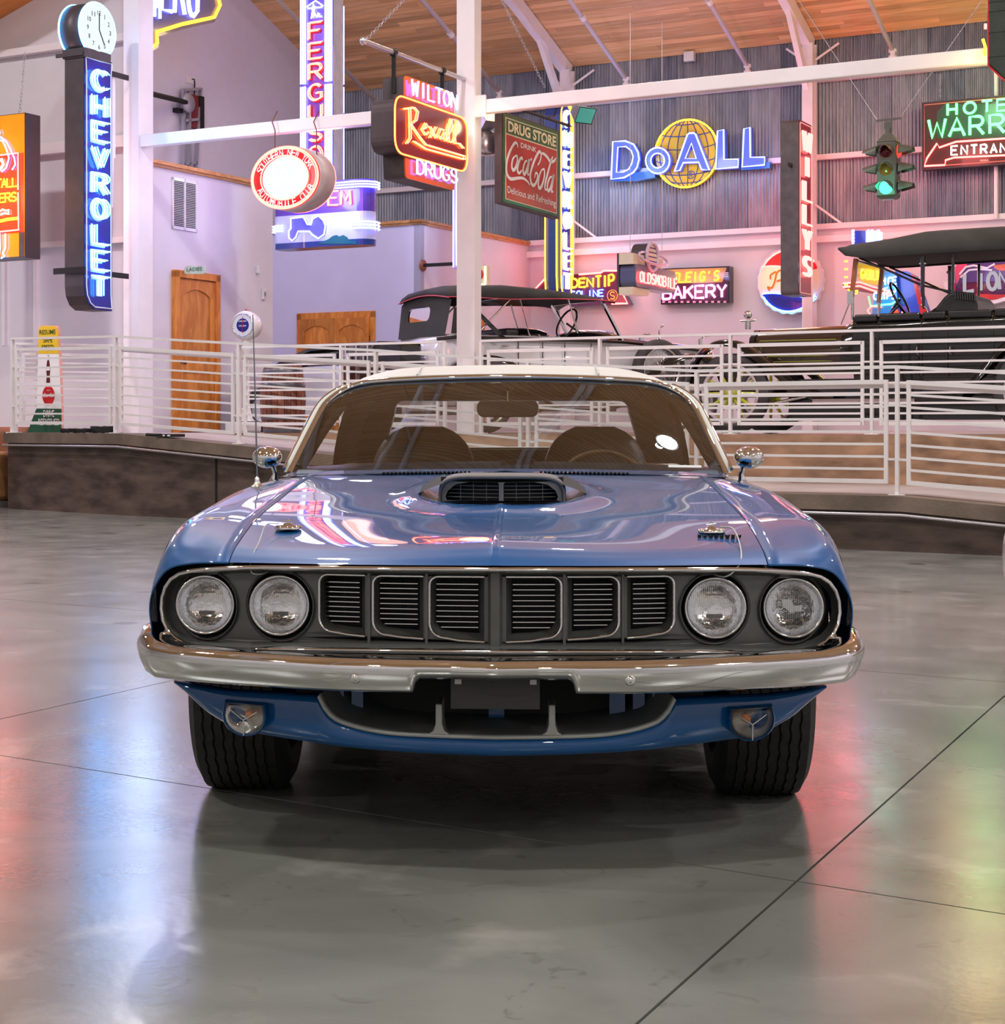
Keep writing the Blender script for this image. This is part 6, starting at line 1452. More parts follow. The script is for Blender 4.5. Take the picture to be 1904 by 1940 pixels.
word(th, 'ICE', P(1674, 540), P(1699, 538), .12, -.02, .012, N_wht); word(th, 'EAT', P(1676, 556), P(1700, 553), .09, -.02, .010, N_cyan); word(th, 'CHIPS', P(1656, 568), P(1696, 566), .12, -.02, .013, N_wht)
tub(th, 'neon_outline', [P(x, y) for x, y in ((1646, 562), (1650, 580), (1668, 578), (1690, 576), (1705, 566))], -.02, .014, N_grn); tub(th, 'neon_loop', [P(x, y) for x, y in ((1650, 598), (1644, 588), (1652, 580), (1670, 582))], -.02, .014, N_red)
tub(th, 'neon_loop', [P(x, y) for x, y in ((1688, 598), (1692, 582), (1704, 580), (1711, 588), (1708, 598))], -.02, .014, N_red); p = P(1696, 592); part(th, 'round_badge', MB().sphere((p[0], .0, p[1]), .06, 12, 8, (1, .3, 1)), M_orp)
glow('pylon_sign_light', fr.world((.4, -.6, .6)), 16, (.7, .75, 1)); glow('pylon_top_light', fr.world((0, -.6, 1.5)), 14, (.6, .65, 1))
# ------------------------------------------------ LION
th, P, fr = sign('neon_sign', 'purple round sign with large white LION letters at the right edge', 'E', 31.7, 1810, 570)
poly(th, 'panel', [P(x, y) for x, y in ((1809, 508), (1815, 497), (1990, 490), (1990, 560), (1810, 556))], 0, .15, enamel('aubergine_enamel', (.09, .03, .16))); poly(th, 'red_corner', [P(x, y) for x, y in ((1809, 508), (1815, 497), (1835, 496), (1822, 520), (1812, 540))], -.006, 0, enamel('rose_enamel', (.7, .06, .15)))
c_ = P(1865, 528); poly(th, 'lower_disc', [(c_[0] + .72 * math.cos(math.radians(a)), c_[1] - .02 + .44 * math.sin(math.radians(a))) for a in range(180, 361, 12)], .01, .16, M_whp); poly(th, 'lower_field', [(c_[0] + .62 * math.cos(math.radians(a)), c_[1] - .05 + .34 * math.sin(math.radians(a))) for a in range(180, 361, 12)], .0, .01, M_redp)
word(th, 'LION', P(1828, 552), P(1912, 547), .30, -.03, .034, neon('milky_white_tube', (.8, .72, .8), .75))
for st in ([(1818, 520), (1830, 506), (1845, 503), (1870, 508), (1885, 500)], [(1820, 526), (1836, 512), (1856, 510), (1880, 512)]): tub(th, 'mane_stroke', [P(*q) for q in st], -.01, .02, M_whp)
poly(th, 'orange_patch', rdd([P(x, y) for x, y in ((1880, 503), (1915, 499), (1905, 514), (1888, 511))], .06), -.012, 0, M_orp)
glow('round_sign_light', fr.world((.6, -.6, .4)), 10, (.6, .5, 1))
# ------------------------------------------------ orange sign at the left edge
th, P, fr = sign('neon_sign', 'large orange sign with red-framed glowing letters at the left edge', 'E', 17.6, 47, 488)
H_ = P(47, 213)[1]; W5 = -1.3
poly(th, 'can', [(W5, 0), (0, 0), (0, H_), (W5, H_)], .01, .30, mat('charcoal_sign_can', (.05, .045, .05), .4, var=.1)); poly(th, 'face', [(W5, .02), (-.01, .02), (-.01, H_ - .01), (W5, H_ - .01)], 0, .01, enamel('amber_enamel', (.75, .30, .01)))
z0, z1 = P(20, 437)[1], P(20, 292)[1]; poly(th, 'red_panel', [(W5, z0 - .03), (-.02, z0 - .03), (-.02, z1), (W5, z1)], -.005, 0, enamel('vermilion_enamel', (.72, .06, .02))); poly(th, 'corner_plate', [(-.10, .02), (-.012, .02), (-.012, z0 - .03), (-.10, z0 - .03)], -.004, 0, M_box)
x_ = P(37, 300)[0]; tub(th, 'neon_frame', [(W5, z1 - .02), (x_, z1 + .0), (x_, P(37, 360)[1])], -.03, .012, N_red); tub(th, 'neon_frame', [(x_, P(37, 365)[1]), (x_ + .01, z0), (W5, z0 - .03)], -.03, .012, N_red)
word(th, 'TALL', P(-4, 357), P(36, 353), .115, -.03, .011, N_yel, gap=.1); word(th, 'ERS', P(2, 384), P(34, 381), .115, -.03, .011, N_yel, gap=.1); tub(th, 'neon_squiggle', [P(x, y) for x, y in ((0, 402), (8, 397), (14, 400), (19, 398), (19, 406), (12, 404), (0, 408))], -.03, .011, neon('soft_white_neon', (1, .85, .8), 4))
tub(th, 'neon_squiggle', [P(x, y) for x, y in ((-10, 420), (5, 419), (16, 416), (37, 414))], -.03, .02, N_yel)
for st in ([(0, 265), (8, 268), (14, 280), (18, 292), (20, 300), (15, 318), (6, 326)], [(0, 258), (14, 268), (22, 282), (30, 300), (32, 312), (26, 322)], [(0, 245), (3, 252), (0, 258)]): tub(th, 'neon_curve', [P(*q) for q in st], -.03, .011, N_blue)
for st in ([(2, 442), (3, 470), (0, 488)], [(13, 443), (13, 470), (8, 480), (12, 486), (5, 490)]): tub(th, 'neon_curve', [P(*q) for q in st], -.03, .011, N_blue)
tub(th, 'neon_curve', [P(x, y) for x, y in ((0, 306), (6, 302), (9, 312), (3, 322), (0, 316))], -.03, .018, neon('soft_white_neon', (1, .85, .8), 4))
glow('orange_sign_light', fr.world((-.4, -.8, .9)), 90, (1, .42, .25)); glow('orange_sign_light_side', fr.world((.8, .0, 1.0)), 40, (1, .35, .45)); glow('orange_sign_light_low', fr.world((-.8, -.9, -.3)), 60, (.8, .7, 1))
chain('hanging chain above the orange sign near the left edge', fr.world((P(22, 213)[0], .15, H_)), fr.world((P(33, 95)[0], .15, P(33, 95)[1])))
# ------------------------------------------------ hat-shaped sign at the top left
th, P, fr = sign('neon_sign', 'blue lettered sign with yellow neon outline at the top behind the left column', 'N', -19.2, 280, 60)
out = [P(x, y) for x, y in ((230, -60), (400, -40), (412, 10), (402, 30), (341, 43), (292, 58), (293, 80), (274, 96), (255, 60))]
poly(th, 'can', out, .02, .25, mat('olive_yellow_can', (.35, .22, .02), .5)); poly(th, 'face', inset(out, .12), -.01, .02, enamel('slate_enamel', (.10, .09, .16)))
tub(th, 'neon_outline', inset(dens(out, True, .3), .03), -.04, .03, N_yel, True)
word(th, 'BERG', P(276, 12), P(370, 34), .95, -.05, .04, N_lav, slant=.1); word(th, 'HT', P(276, 27), P(305, 38), .42, -.05, .03, N_lav)
glow('hat_sign_light', fr.world((1.5, -1.0, .2)), 40, (1, .75, .4)); glow('hat_sign_light_blue', fr.world((1.2, -1.2, 1.2)), 40, (.5, .5, 1))
# ------------------------------------------------ dark sign at the top right corner
th, P, fr = sign('blade_sign', 'back of a dark green sign can at the top right corner', 'E', 17.4, 1872, 125)
o = poly(th, 'can', [P(x, y) for x, y in ((1873, 122), (1905, 152), (1990, 152), (1990, -80), (1873, -80))], 0, .35, mat('dark_green_can', (.035, .045, .035), .35, metal=.3, var=.2), None, .015); tub(th, 'red_edge', [P(x, y) for x, y in ((1872, -80), (1872, 124), (1904, 153))], .02, .012, M_redp)
for y_ in (2, 20, 60, 106): part(th, 'seam', MB().box(P(1873, y_)[0], P(1985, y_)[0], -.006, 0, P(1900, y_)[1], P(1900, y_)[1] + .008), MATS['dark_green_can'])
tub(th, 'neon_tube', [P(x, y, .4) for x, y in ((1862, 74), (1867, 90), (1864, 98), (1868, 105))], .40, .014, N_yel); tub(th, 'neon_tube', [P(1867, 55, .4), (P(1867, 45, .4)[0], P(1867, 45, .4)[1])], .40, .014, N_red)
glow('corner_sign_light', fr.world((-.15, .75, .0)), 26, (1, .65, .2)); glow('warm_ceiling_fill', B(-4.5, 27.5, 7.4), 170, (1, .42, .10), .4); glow('warm_ceiling_fill', B(-9.5, 27.5, 7.8), 70, (1, .5, .3), .4)  # the warm roof glows are added to turn the ceiling orange; no sign hangs there
# ------------------------------------------------ white edge-lit sign behind the tall column
th, P, fr = sign('blade_sign', 'slim white-lit blade sign mostly hidden behind the tall column', 'N', -15.0, 868, 508)
H_ = P(868, 322)[1]; w_ = P(911, 508)[0]
poly(th, 'can', [(.02, 0), (w_, 0), (w_, H_ + .3), (.02, H_ + .3)], .0, .12, mat('pale_violet_can', (.45, .4, .7), .3)); tub(th, 'neon_tube', [(0, .05), (0, H_)], .02, .018, neon('soft_white_neon', (1, .85, .8), 4)); tub(th, 'neon_tube', [(-.0, .02), (-.0, H_)], .10, .012, N_lav)
glow('slim_sign_light', fr.world((-.3, .3, .8)), 14, (.8, .75, 1))
b_, z_ = BF.yz(800, 503, -15.8); ar = thing('iron_bracket', 'black iron arm reaching from a round plate on the white wall', 'bracket', B(-15.8, b_, z_), RE)
part(ar, 'plate', MB().lathe([(0, .04), (.1, .04), (.11, 0)], 16, Matrix.Rotation(math.pi / 2, 4, 'Y')), mat('brown_plate', (.25, .08, .04), .5)); part(ar, 'arm', MB().box(.02, .80, -.03, .03, -.03, .03), M_iron)
th, P, fr = sign('lit_sign', 'small glowing cream sign just right of the tall column', 'E', 26.5, 906, 541)
poly(th, 'can', [P(x, y) for x, y in ((907, 541), (922, 540), (922, 503), (907, 504))], 0, .12, M_crm); tub(th, 'tube', [P(920, 538), P(920, 505)], -.02, .015, neon('pale_green_neon', (.8, 1, .45), 2.5)); tub(th, 'tube', [P(907, 540), P(920, 539.5)], -.02, .012, MATS['pale_green_neon']); p = P(912, 520); part(th, 'red_figure', MB().sphere((p[0], -.01, p[1]), .05, 10, 6, (1, .2, 1.6)), M_redp)
# ================================================================ vehicles on the deck
M_kpaint = mat('black_coach_paint', (.006, .006, .007), .12, coat=1, var=.05); M_bpaint = mat('dark_brown_coach_paint', (.035, .016, .010), .15, coat=1, var=.05)
M_canvas = mat('black_top_canvas', (.035, .036, .034), .8, var=.1, bump=.2, bscale=200); M_wpaint = mat('pearl_white_paint', (.62, .62, .66), .2, coat=1, var=.02)
M_lime = mat('lime_green_paint', (.42, .48, .02), .3, coat=.5, var=.1); M_rim = mat('pinkish_rim', (.62, .52, .54), .3, metal=.3, var=.05); M_tyre2 = mat('old_tyre', (.05, .045, .048), .6, var=.2)
M_brass = mat('nickel_fitting', (.7, .68, .66), .15, metal=1.0); M_leather = mat('black_tufted_leather', (.012, .011, .012), .35, coat=.3, bump=.4, bscale=25); M_pin = mat('green_pinstripe', (.30, .34, .05), .4); M_redpipe = mat('red_piping', (.7, .08, .12), .4)
M_varn = mat('varnished_post', (.35, .10, .03), .25, coat=.6, var=.2)
def vehicle(name, label, loc, rz, cat='car'):
    th = thing(name, label, cat, loc, rz); fr = Fr(loc, rz); return th, (lambda x, y, d=0.0: fr.xz(x, y, d)), fr
def spoke_wheel(par, c, r, wd, n, ms, wire=False, nm='wheel'):
    M_ = Matrix.Translation(c) @ Matrix.Rotation(math.pi / 2, 4, 'X'); h = wd / 2
    wo = part(par, nm, MB().lathe([(r * .72, -h * .8), (r * .80, -h), (r * .95, -h * .8), (r, -h * .3), (r, h * .3), (r * .95, h * .8), (r * .80, h), (r * .72, h * .8), (r * .72, -h * .8)], 40, M_), M_tyre2)
    part(wo, 'rim', MB().lathe([(r * .74, h * .9), (r * .70, h), (r * .66, h * .7), (r * .66, -h * .7), (r * .74, -h * .9)], 36, M_), M_rim if not wire else M_brass)
    for k in range(n):
        a = 2 * math.pi * k / n; b = a + (0 if not wire else .35 * (1 if k % 2 else -1)); q0 = Vector((c[0] + .13 * r * math.cos(b), c[1] - (.0 if not wire else h * (.9 if k % 2 else .2)), c[2] + .13 * r * math.sin(b))); q1 = Vector((c[0] + .67 * r * math.cos(a), c[1], c[2] + .67 * r * math.sin(a)))
        part(wo, 'spoke', MB().tube([q0, q1], .003 if wire else .02, 5 if wire else 6, rr=None if wire else [.026, .017]), ms)
    part(wo, 'hub', MB().lathe([(0, h * 1.5), (r * .10, h * 1.4), (r * .16, h * .7), (r * .2, 0), (r * .16, -h)], 20, M_), M_brass if wire else ms)
    return wo
# ------------------------------------------------ black brass-era tourer, right
a_, z_ = BF.xz(1382, 750, 18.85); loc = B(a_, 18.85, .98)
th, P, fr = vehicle('antique_car', 'black antique touring car with lime green wooden wheels and canvas top', loc, RE)
R1 = .46
spoke_wheel(th, (0, .06, R1), R1, .11, 12, M_lime); spoke_wheel(th, (3.35, .06, R1), R1, .11, 12, M_lime); spoke_wheel(th, (0, 1.45, R1), R1, .11, 12, M_lime); spoke_wheel(th, (3.35, 1.45, R1), R1, .11, 12, M_lime)
def fender(par, pts, y0, y1, m, t=.02):
    C_ = cr([(x, 0, z) for x, z in pts], 5); rows = []
    for k, p in enumerate(C_):
        tt = (C_[min(k + 1, len(C_) - 1)] - C_[max(k - 1, 0)]).normalized(); n_ = Vector((-tt.z, 0, tt.x)); n_ = n_ if n_.z > 0 else -n_
        rows.append([(p.x - n_.x * .05, y0 - .01, p.z - n_.z * .05), (p.x, y0, p.z), (p.x + n_.x * .03, y0 + .05, p.z + n_.z * .03), (p.x + n_.x * .035, (y0 + y1) / 2, p.z + n_.z * .035), (p.x + n_.x * .03, y1 - .05, p.z + n_.z * .03), (p.x, y1, p.z)])
    return part(par, 'fender', MB().grid(rows), m)
for y0 in (-.03, 1.36):
    fender(th, [(-.52, .58), (-.42, .86), (-.18, 1.03), (.10, 1.02), (.38, .84), (.75, .55), (1.02, .42), (1.2, .40)], y0, y0 + .26, M_kpaint)
    fender(th, [(2.5, .40), (2.75, .62), (2.95, .88), (3.2, 1.04), (3.5, 1.05), (3.8, .92), (4.0, .62)], y0, y0 + .26, M_kpaint)
part(th, 'running_board', MB().box(1.1, 2.62, -.05, .24, .36, .40), M_kpaint); part(th, 'valance_panel', MB().box(.62, 2.95, .22, .24, .16, .62), M_kpaint); part(th, 'chassis', MB().box(-.45, 4.0, .35, 1.1, .42, .56), M_kpaint); part(th, 'step_plate', MB().box(.98, 2.1, -.06, -.05, .34, .39), M_rim)
x0, z0 = P(1408, 618); x1, z1 = P(1580, 613); hb = P(1480, 705)[1]
prof = [(.30, hb), (.27, z0 - .30), (.33, z0 - .12), (.50, z0 - .02), (.75, z0), (1.0, z0 - .02), (1.17, z0 - .12), (1.23, z0 - .30), (1.20, hb)]
def hoodrows(xa, xb, s=1.0, lo=0): return [[(x, .75 + (y - .75) * s_, z if z <= hb + .01 else z + dz) for y, z in prof] for x, s_, dz in ((xa, s, lo), (xb, 1.06, 0.02))]
hd = part(th, 'hood', MB().grid(hoodrows(x0, x1, .92)), M_bpaint)
for (xa, xb, za, zb) in ((x0 + .10, x1 - .06, z0 - .34, z0 - .16), (x0 + .12, x1 - .10, hb + .04, z0 - .40)): part(hd, 'pinstripe', MB().tube([(xa + .03, .268, za), (xb, .262, za), (xb, .268, zb), (xa, .275, zb)], .006, 4, True), M_pin)
part(th, 'radiator', MB().add([(x0 - .03, .30, hb), (x0 - .03, .30, z0 - .25), (x0 - .03, .45, z0 - .04), (x0 - .03, .75, z0), (x0 - .03, 1.05, z0 - .04), (x0 - .03, 1.2, z0 - .25), (x0 - .03, 1.2, hb)], [tuple(range(7))]).grid([[(x, y, z) for y, z in prof] for x in (x0 - .04, x0 + .02)]), M_kpaint)
ox, oz = P(1417, 616, .6); rm_ = part(th, 'radiator_cap', MB().tube([(ox, .6, oz - .05), (ox, .6, oz + .04)], .035, 10).tube([(ox - .09, .6, oz + .05), (ox + .09, .6, oz + .055)], .012, 6), M_brass); part(rm_, 'gauge', MB().lathe([(0, .02), (.045, .02), (.05, 0), (.045, -.02), (0, -.02)], 16, Matrix.Translation((ox, .6, oz + .12)) @ Matrix.Rotation(math.pi / 2, 4, 'X')), M_brass)
xc, zc_ = P(1580, 606); xd, zd = P(1608, 602)
part(th, 'cowl', MB().grid([[(x, .75 + (y - .75) * 1.08, (z if z <= hb + .01 else z + dz)) for y, z in prof] for x, dz in ((x1, .02), (x1 + .12, .08), (xd, zd - z0 + .01))]), M_kpaint)
xe = 4.05; zt0 = P(1608, 602)[1]; zt1 = P(1904, 590)[1]; zlow = P(1650, 748)[1]
rows = []
for x, dz in ((xd, 0), (1.9, 0), (2.6, .03), (3.4, .05), (xe, .05)):
    rows.append([(x, .20 + .02, .52), (x, .17, .75), (x, .15, zt0 - .10 + dz), (x, .17, zt0 + dz), (x, .25, zt0 + .02 + dz)])
part(th, 'body_side', MB().grid(rows), M_kpaint); part(th, 'body_side', MB().grid([[(x, 1.5 - y, z) for x, y, z in r] for r in rows]), M_kpaint)
part(th, 'tail', MB().box(xe - .03, xe, .2, 1.3, .5, zt0 + .05), M_kpaint); part(th, 'floor', MB().box(xd, xe, .22, 1.28, .52, .56), M_kpaint)
for pa, pb in ((1612, 1655), (1659, 1737), (1741, 1786), (1790, 1874), (1879, 1960)):
    xa, za = P(pa, 0)[0], zt0; xb = P(pb, 0)[0]; o = part(th, 'padded_roll', MB().box(xa, xb, .12, .22, zt0 - .04 + .012 * (xa - xd), zt0 + .04 + .012 * (xa - xd)), M_leather); bevel(o, .02)
for px_ in (1657, 1739, 1788, 1876): x = P(px_, 0)[0]; part(th, 'door_seam', MB().box(x - .004, x + .004, .14, .155, .62, zt0 - .05), M_bpaint)
for px_, py_ in ((1735, 672), (1798, 672)): x, z = P(px_, py_); part(th, 'door_handle', MB().tube([(x, .13, z), (x - .02, .10, z + .03), (x - .01, .09, z + .09)], .008, 6), M_brass)
# windshield
for y_ in (.2, 1.3): part(th, 'windshield_post', MB().tube([P(1605, 604) [0:1] + (y_,) + P(1605, 604)[1:], (P(1605, 560)[0], y_, P(1605, 560)[1])], .018, 6), M_brass); part(th, 'windshield_post_upper', MB().bar((P(1604, 545)[0], y_, P(1604, 560)[1]), (P(1612, 487)[0], y_, P(1612, 487)[1]), .045, .045), M_varn)
xw, zw = P(1606, 600); xw2, zw2 = P(1610, 490)
part(th, 'windshield_frame', MB().tube([(xw, .2, zw), (xw, 1.3, zw), (xw, 1.3, (zw + zw2) / 2), (xw2, 1.3, zw2), (xw2, .2, zw2), (xw, .2, (zw + zw2) / 2)], .012, 6, True), M_kpaint); part(th, 'windshield_glass', MB().add([(xw, .2, zw), (xw, 1.3, zw), (xw2, 1.3, zw2), (xw2, .2, zw2)], [(0, 1, 2, 3)]), M_pane)
part(th, 'brace', MB().tube([P(1583, 613)[:1] + (.2,) + P(1583, 613)[1:], P(1604, 560)[:1] + (.2,) + P(1604, 560)[1:]], .009, 6), M_brass)
mm = P(1605, 562); o = part(th, 'side_mirror', MB().box(mm[0] - .03, mm[0] + .03, .10, .12, mm[1] - .07, mm[1] + .07), M_chrome); o.rotation_euler = (0, 0, 0)
# canvas top
def topz(px, py): return P(px, py, .15)
prt = [(1588, 469), (1600, 463), (1640, 458), (1672, 453), (1740, 439), (1772, 436), (1850, 431), (1904, 428), (2010, 424)]
prb = [(1592, 474), (1606, 486), (1640, 491), (1672, 489), (1740, 484), (1772, 482), (1850, 477), (1904, 474), (2010, 470)]
rows = []
for (a, b), (c, d_) in zip(prt, prb):
    x, zt_ = topz(a, b); xb_, zb_ = topz(c, d_); xm = (x + xb_) / 2
    rows.append([(xb_, .05, zb_), (xb_, .08, zb_ + (zt_ - zb_) * .45), (x, .20, zt_ - .03), (x, .45, zt_ + .02), (x, .75, zt_ + .03), (x, 1.05, zt_ + .02), (x, 1.30, zt_ - .03), (xb_, 1.42, zb_ + (zt_ - zb_) * .45), (xb_, 1.45, zb_)])
tp = part(th, 'canvas_top', MB().grid(rows), M_canvas); solidify(tp, .01); part(tp, 'front_edge', MB().add(rows[0], [tuple(range(9))]), M_canvas)
part(th, 'top_lining', MB().grid([[(r[0][0], y, r[0][2] + .02) for y in (.1, .75, 1.4)] for r in rows]), M_black)
for y_ in (.12, 1.38):
    q = lambda px, py: (P(px, py, y_)[0], y_, P(px, py, y_)[1]) if y_ < 1 else (P(px, py, .12)[0], y_, P(px, py, .12)[1])
    part(th, 'top_bow', MB().tube([q(1748, 486), q(1748, 552), q(1750, 585)], .014, 8, rr=[.026, .022, .014]), M_kpaint); part(th, 'top_bow', MB().tube([q(1806, 482), q(1805, 555)], .016, 8), M_kpaint)
    part(th, 'top_strut', MB().tube([q(1628, 489), q(1700, 520), q(1745, 540), q(1793, 551), q(1806, 552)], .012, 6), M_kpaint); part(th, 'bow_bracket', MB().tube([q(1744, 577), q(1755, 583), q(1758, 592)], .010, 6), M_brass)
    for px_ in (1744, 1752): part(th, 'knob', MB().sphere(q(px_, 499), .018, 8, 6), M_brass)
for yA, yB in ((.25, 1.25),):
    S_ = [P(x, y, .3) for x, y in ((1757, 594), (1775, 582), (1790, 563), (1800, 555), (1815, 552), (1840, 556), (1853, 572), (1854, 596))]
    st_ = part(th, 'front_seat', MB().prism(S_, yA, yB), M_leather, 'black tufted leather seat'); bevel(st_, .03, 3)
    for k in range(9): p = P(1812 + 4.5 * k, 557 + .5 * k, .3); part(st_, 'tuft', MB().tube([(p[0], .24, p[1] + .03), (p[0] + .01, .23, p[1] - .06)], .012, 6), M_leather)
sc_ = P(1704, 566, .45); up = Vector((.55, 0, .83)); sd = Vector((0, 1, 0)); rr_ = .2; ax = Vector((-.66, 0, .75))
part(th, 'steering_wheel', MB().tube([Vector((sc_[0], .45, sc_[1])) + (Vector((.45, 0, -.89)) * math.cos(t) + sd * math.sin(t)) * rr_ for t in [2 * math.pi * k / 28 for k in range(28)]], .014, 6, True), M_kpaint)
part(th, 'steering_column', MB().tube([(sc_[0], .45, sc_[1]), (P(1660, 600)[0], .45, P(1660, 600)[1])], .018, 6), M_kpaint)
part(th, 'spare_lever', MB().tube([(P(1668, 598)[0], .3, P(1668, 598)[1]), (P(1690, 575)[0], .3, P(1690, 575)[1])], .012, 6), M_kpaint)
part(th, 'axle', MB().tube([(0, .1, R1), (0, 1.4, R1)], .03, 8).tube([(.5, .1, .35), (1.0, .1, .45)], .02, 6), M_brass)
# ------------------------------------------------ white and black thirties tourer, heading away to the right
hA = math.radians(28); loc = Vector(((872 - CX) / F_PX * 21.75, 21.75, .98))
th, P, fr = vehicle('antique_car', 'white and black classic touring car with folded-up black canvas top behind the column', loc, hA)
zb = P(872, 632)[1]; Wd = 1.5
prof = [(-.28, .35), (-.30, .6), (-.26, zb - .10), (-.12, zb), (2.1, zb - .02), (2.3, zb + .02), (3.9, zb - .06), (4.0, .4)]
body = [(0, .0), (-.02, .3), (0, .6)]
rows = []
for x, yi, zt_ in ((-.34, .25, zb - .35), (-.26, .08, zb - .08), (-.1, .0, zb), (.8, -.03, zb), (2.05, .0, zb), (2.5, .08, zb + .0), (4.0, .28, zb - .08)):
    rows.append([(x, yi + .04, .35), (x, yi, .7), (x, yi + .02, zt_ - .06), (x, yi + .10, zt_), (x, Wd / 2, zt_ + (.05 if x > 2.4 else .01)), (x, Wd - yi - .10, zt_), (x, Wd - yi, .7), (x, Wd - yi - .04, .35)])
part(th, 'body', MB().grid(rows[:5]).add(rows[0], [tuple(range(8))]), M_wpaint)
part(th, 'hood', MB().grid([[(p[0], p[1], p[2]) for p in r] for r in rows[4:]]).add(rows[-1], [tuple(range(8))]), M_wpaint)
part(th, 'hood_top', MB().grid([[(r[k][0], r[k][1], r[k][2] + .012) for k in (2, 3, 4, 5)] for r in rows[4:]]), M_kpaint)
part(th, 'belt_moulding', MB().tube([(x, yi - .02, z - .05) for x, yi, z in ((-.28, .12, zb - .02), (-.1, .0, zb), (.8, -.03, zb), (2.05, .0, zb), (2.5, .08, zb), (4.0, .28, zb - .08))], .022, 8), M_kpaint)
for px_ in (980, 1026, 1068, 1118): x = P(px_, 650)[0]; part(th, 'door_seam', MB().box(x - .004, x + .004, -.035, -.02, .5, zb - .08), M_grey)
for px_ in (930, 950): x, z = P(px_, 646 + (px_ - 930) * .5); part(th, 'door_handle', MB().tube([(x, -.02, z), (x, -.07, z), (x + .06, -.07, z)], .010, 6), M_chrome)
# trunk behind
tx0, tz0 = P(700, 690, .4); tk = part(th, 'luggage_trunk', MB().box(-1.05, -.38, .28, 1.25, .50, zb - .10), M_kpaint); bevel(tk, .06, 4); tk['label'] = 'glossy black luggage trunk with chrome catches'
for y_ in (.45, .78, 1.1): part(tk, 'strap', MB().box(-1.07, -1.05, y_ - .02, y_ + .02, .52, zb - .12), M_chrome)
for y_ in (.55, .95): part(tk, 'catch', MB().box(-1.08, -1.06, y_ - .02, y_ + .02, zb - .35, zb - .25), M_chrome)
part(tk, 'lid_line', MB().box(-1.06, -.37, .27, 1.26, zb - .26, zb - .245), M_chrome)
spoke_wheel(th, (.35, .0, .40), .40, .17, 24, M_chrome, True); spoke_wheel(th, (3.55, .0, .40), .40, .17, 24, M_chrome, True)
sw_ = P(1253, 700, -.18); spoke_wheel(th, (sw_[0], -.12, sw_[1]), .40, .17, 28, M_chrome, True, 'spare_wheel')
part(th, 'spare_cap', MB().tube([(sw_[0] - .05, -.2, sw_[1] + .44), (sw_[0] - .05, -.2, sw_[1] + .54), (sw_[0] + .02, -.2, sw_[1] + .58)], .014, 6), M_chrome)
for y0 in (-.22, Wd - .05):
    fender(th, [(-.42, .45), (-.3, .72), (0, .90), (.35, .95), (.7, .85), (1.05, .5), (1.3, .32)], y0, y0 + .32, M_kpaint); fender(th, [(2.0, .32), (2.4, .45), (2.8, .80), (3.2, 1.0), (3.6, 1.02), (3.95, .9), (4.15, .55)], y0, y0 + .32, M_kpaint)
part(th, 'running_board', MB().box(1.2, 2.2, -.2, .1, .28, .32), M_kpaint)
# canvas top
zT = P(947, 545, .3)[1]; rows = []
for x, zt_, zbm, wi in ((-.12, zT - .13, zT - .16, .10), (-.08, zT - .06, zT - .16, .06), (.15, zT - .01, zT - .16, .02), (.7, zT + .01, zT - .17, .0), (1.4, zT - .02, zT - .14, .0), (2.0, zT - .07, zT - .13, .03), (2.35, zT - .12, zT - .145, .06)):
    rows.append([(x, wi - .02, zbm), (x, wi, zt_ - .05), (x, wi + .18, zt_), (x, Wd / 2, zt_ + .03), (x, Wd - wi - .18, zt_), (x, Wd - wi, zt_ - .05), (x, Wd - wi + .02, zbm)])
tp = part(th, 'canvas_top', MB().grid(rows), M_canvas); solidify(tp, .012)
part(tp, 'piping', MB().tube([(r[0][0], r[0][1] - .006, r[0][2]) for r in rows], .008, 5), M_redpipe); part(tp, 'piping', MB().tube([(-.135, y, zT - .17 + .06 * math.sin(math.pi * (y - .05) / 1.4)) for y in [.05 + .14 * k for k in range(11)]], .008, 5), M_redpipe)
rq = [Vector((y, z, 0)) for y, z in ((.10, zb - .02), (Wd - .10, zb - .02), (Wd - .06, zT - .20), (Wd - .2, zT - .10), (Wd / 2, zT - .02), (.2, zT - .10), (.06, zT - .20))]
wn = [Vector((y, z, 0)) for y, z in rrect(.60, 1.20, zb + .19, zb + .37, .07, 5)]
tris = tessellate_polygon([rq, wn]); fl = rq + wn
def rx_(y, z): return -.16 + .10 * (z - zb) / (zT - zb)
part(tp, 'rear_curtain', MB().add([(rx_(p.x, p.y), p.x, p.y) for p in fl], [tuple(t) for t in tris]), M_canvas, 'black canvas rear curtain with a window'); part(tp, 'rear_pane', MB().add([(rx_(p.x, p.y) + .01, p.x, p.y) for p in wn], [tuple(range(len(wn)))]), M_pane)
for y_ in (.02, Wd - .02):
    part(tp, 'side_curtain', MB().add([(-.12, y_, zb), (.22, y_, zb), (.30, y_, zT - .18), (-.08, y_, zT - .30)], [(0, 1, 2, 3)]), M_canvas)
    part(th, 'top_bow', MB().tube([(.25, y_, zb), (.62, y_, zb + .35), (.75, y_, zT - .15)], .012, 6), M_brass); part(th, 'top_bow', MB().tube([(1.6, y_, zT - .12), (1.75, y_, zb + .05)], .012, 6), M_chrome)
part(th, 'folded_lever', MB().bar((.2, -.02, zb + .30), (.62, -.02, zb - .05), .05, .04), M_kpaint)
def wind(x0, lean, z0, z1, nm):
    q = [(x0, .15, z0), (x0 + lean, .18, z1), (x0 + lean, Wd - .18, z1), (x0, Wd - .15, z0)]
    f = part(th, nm, MB().tube(q, .012, 6, True), M_chrome); part(f, 'pane', MB().add(q, [(0, 1, 2, 3)]), M_pane)
wind(2.5, -.30, zb + .02, zT - .12, 'windshield'); wind(1.1, -.14, zb, zb + .52, 'rear_windshield')
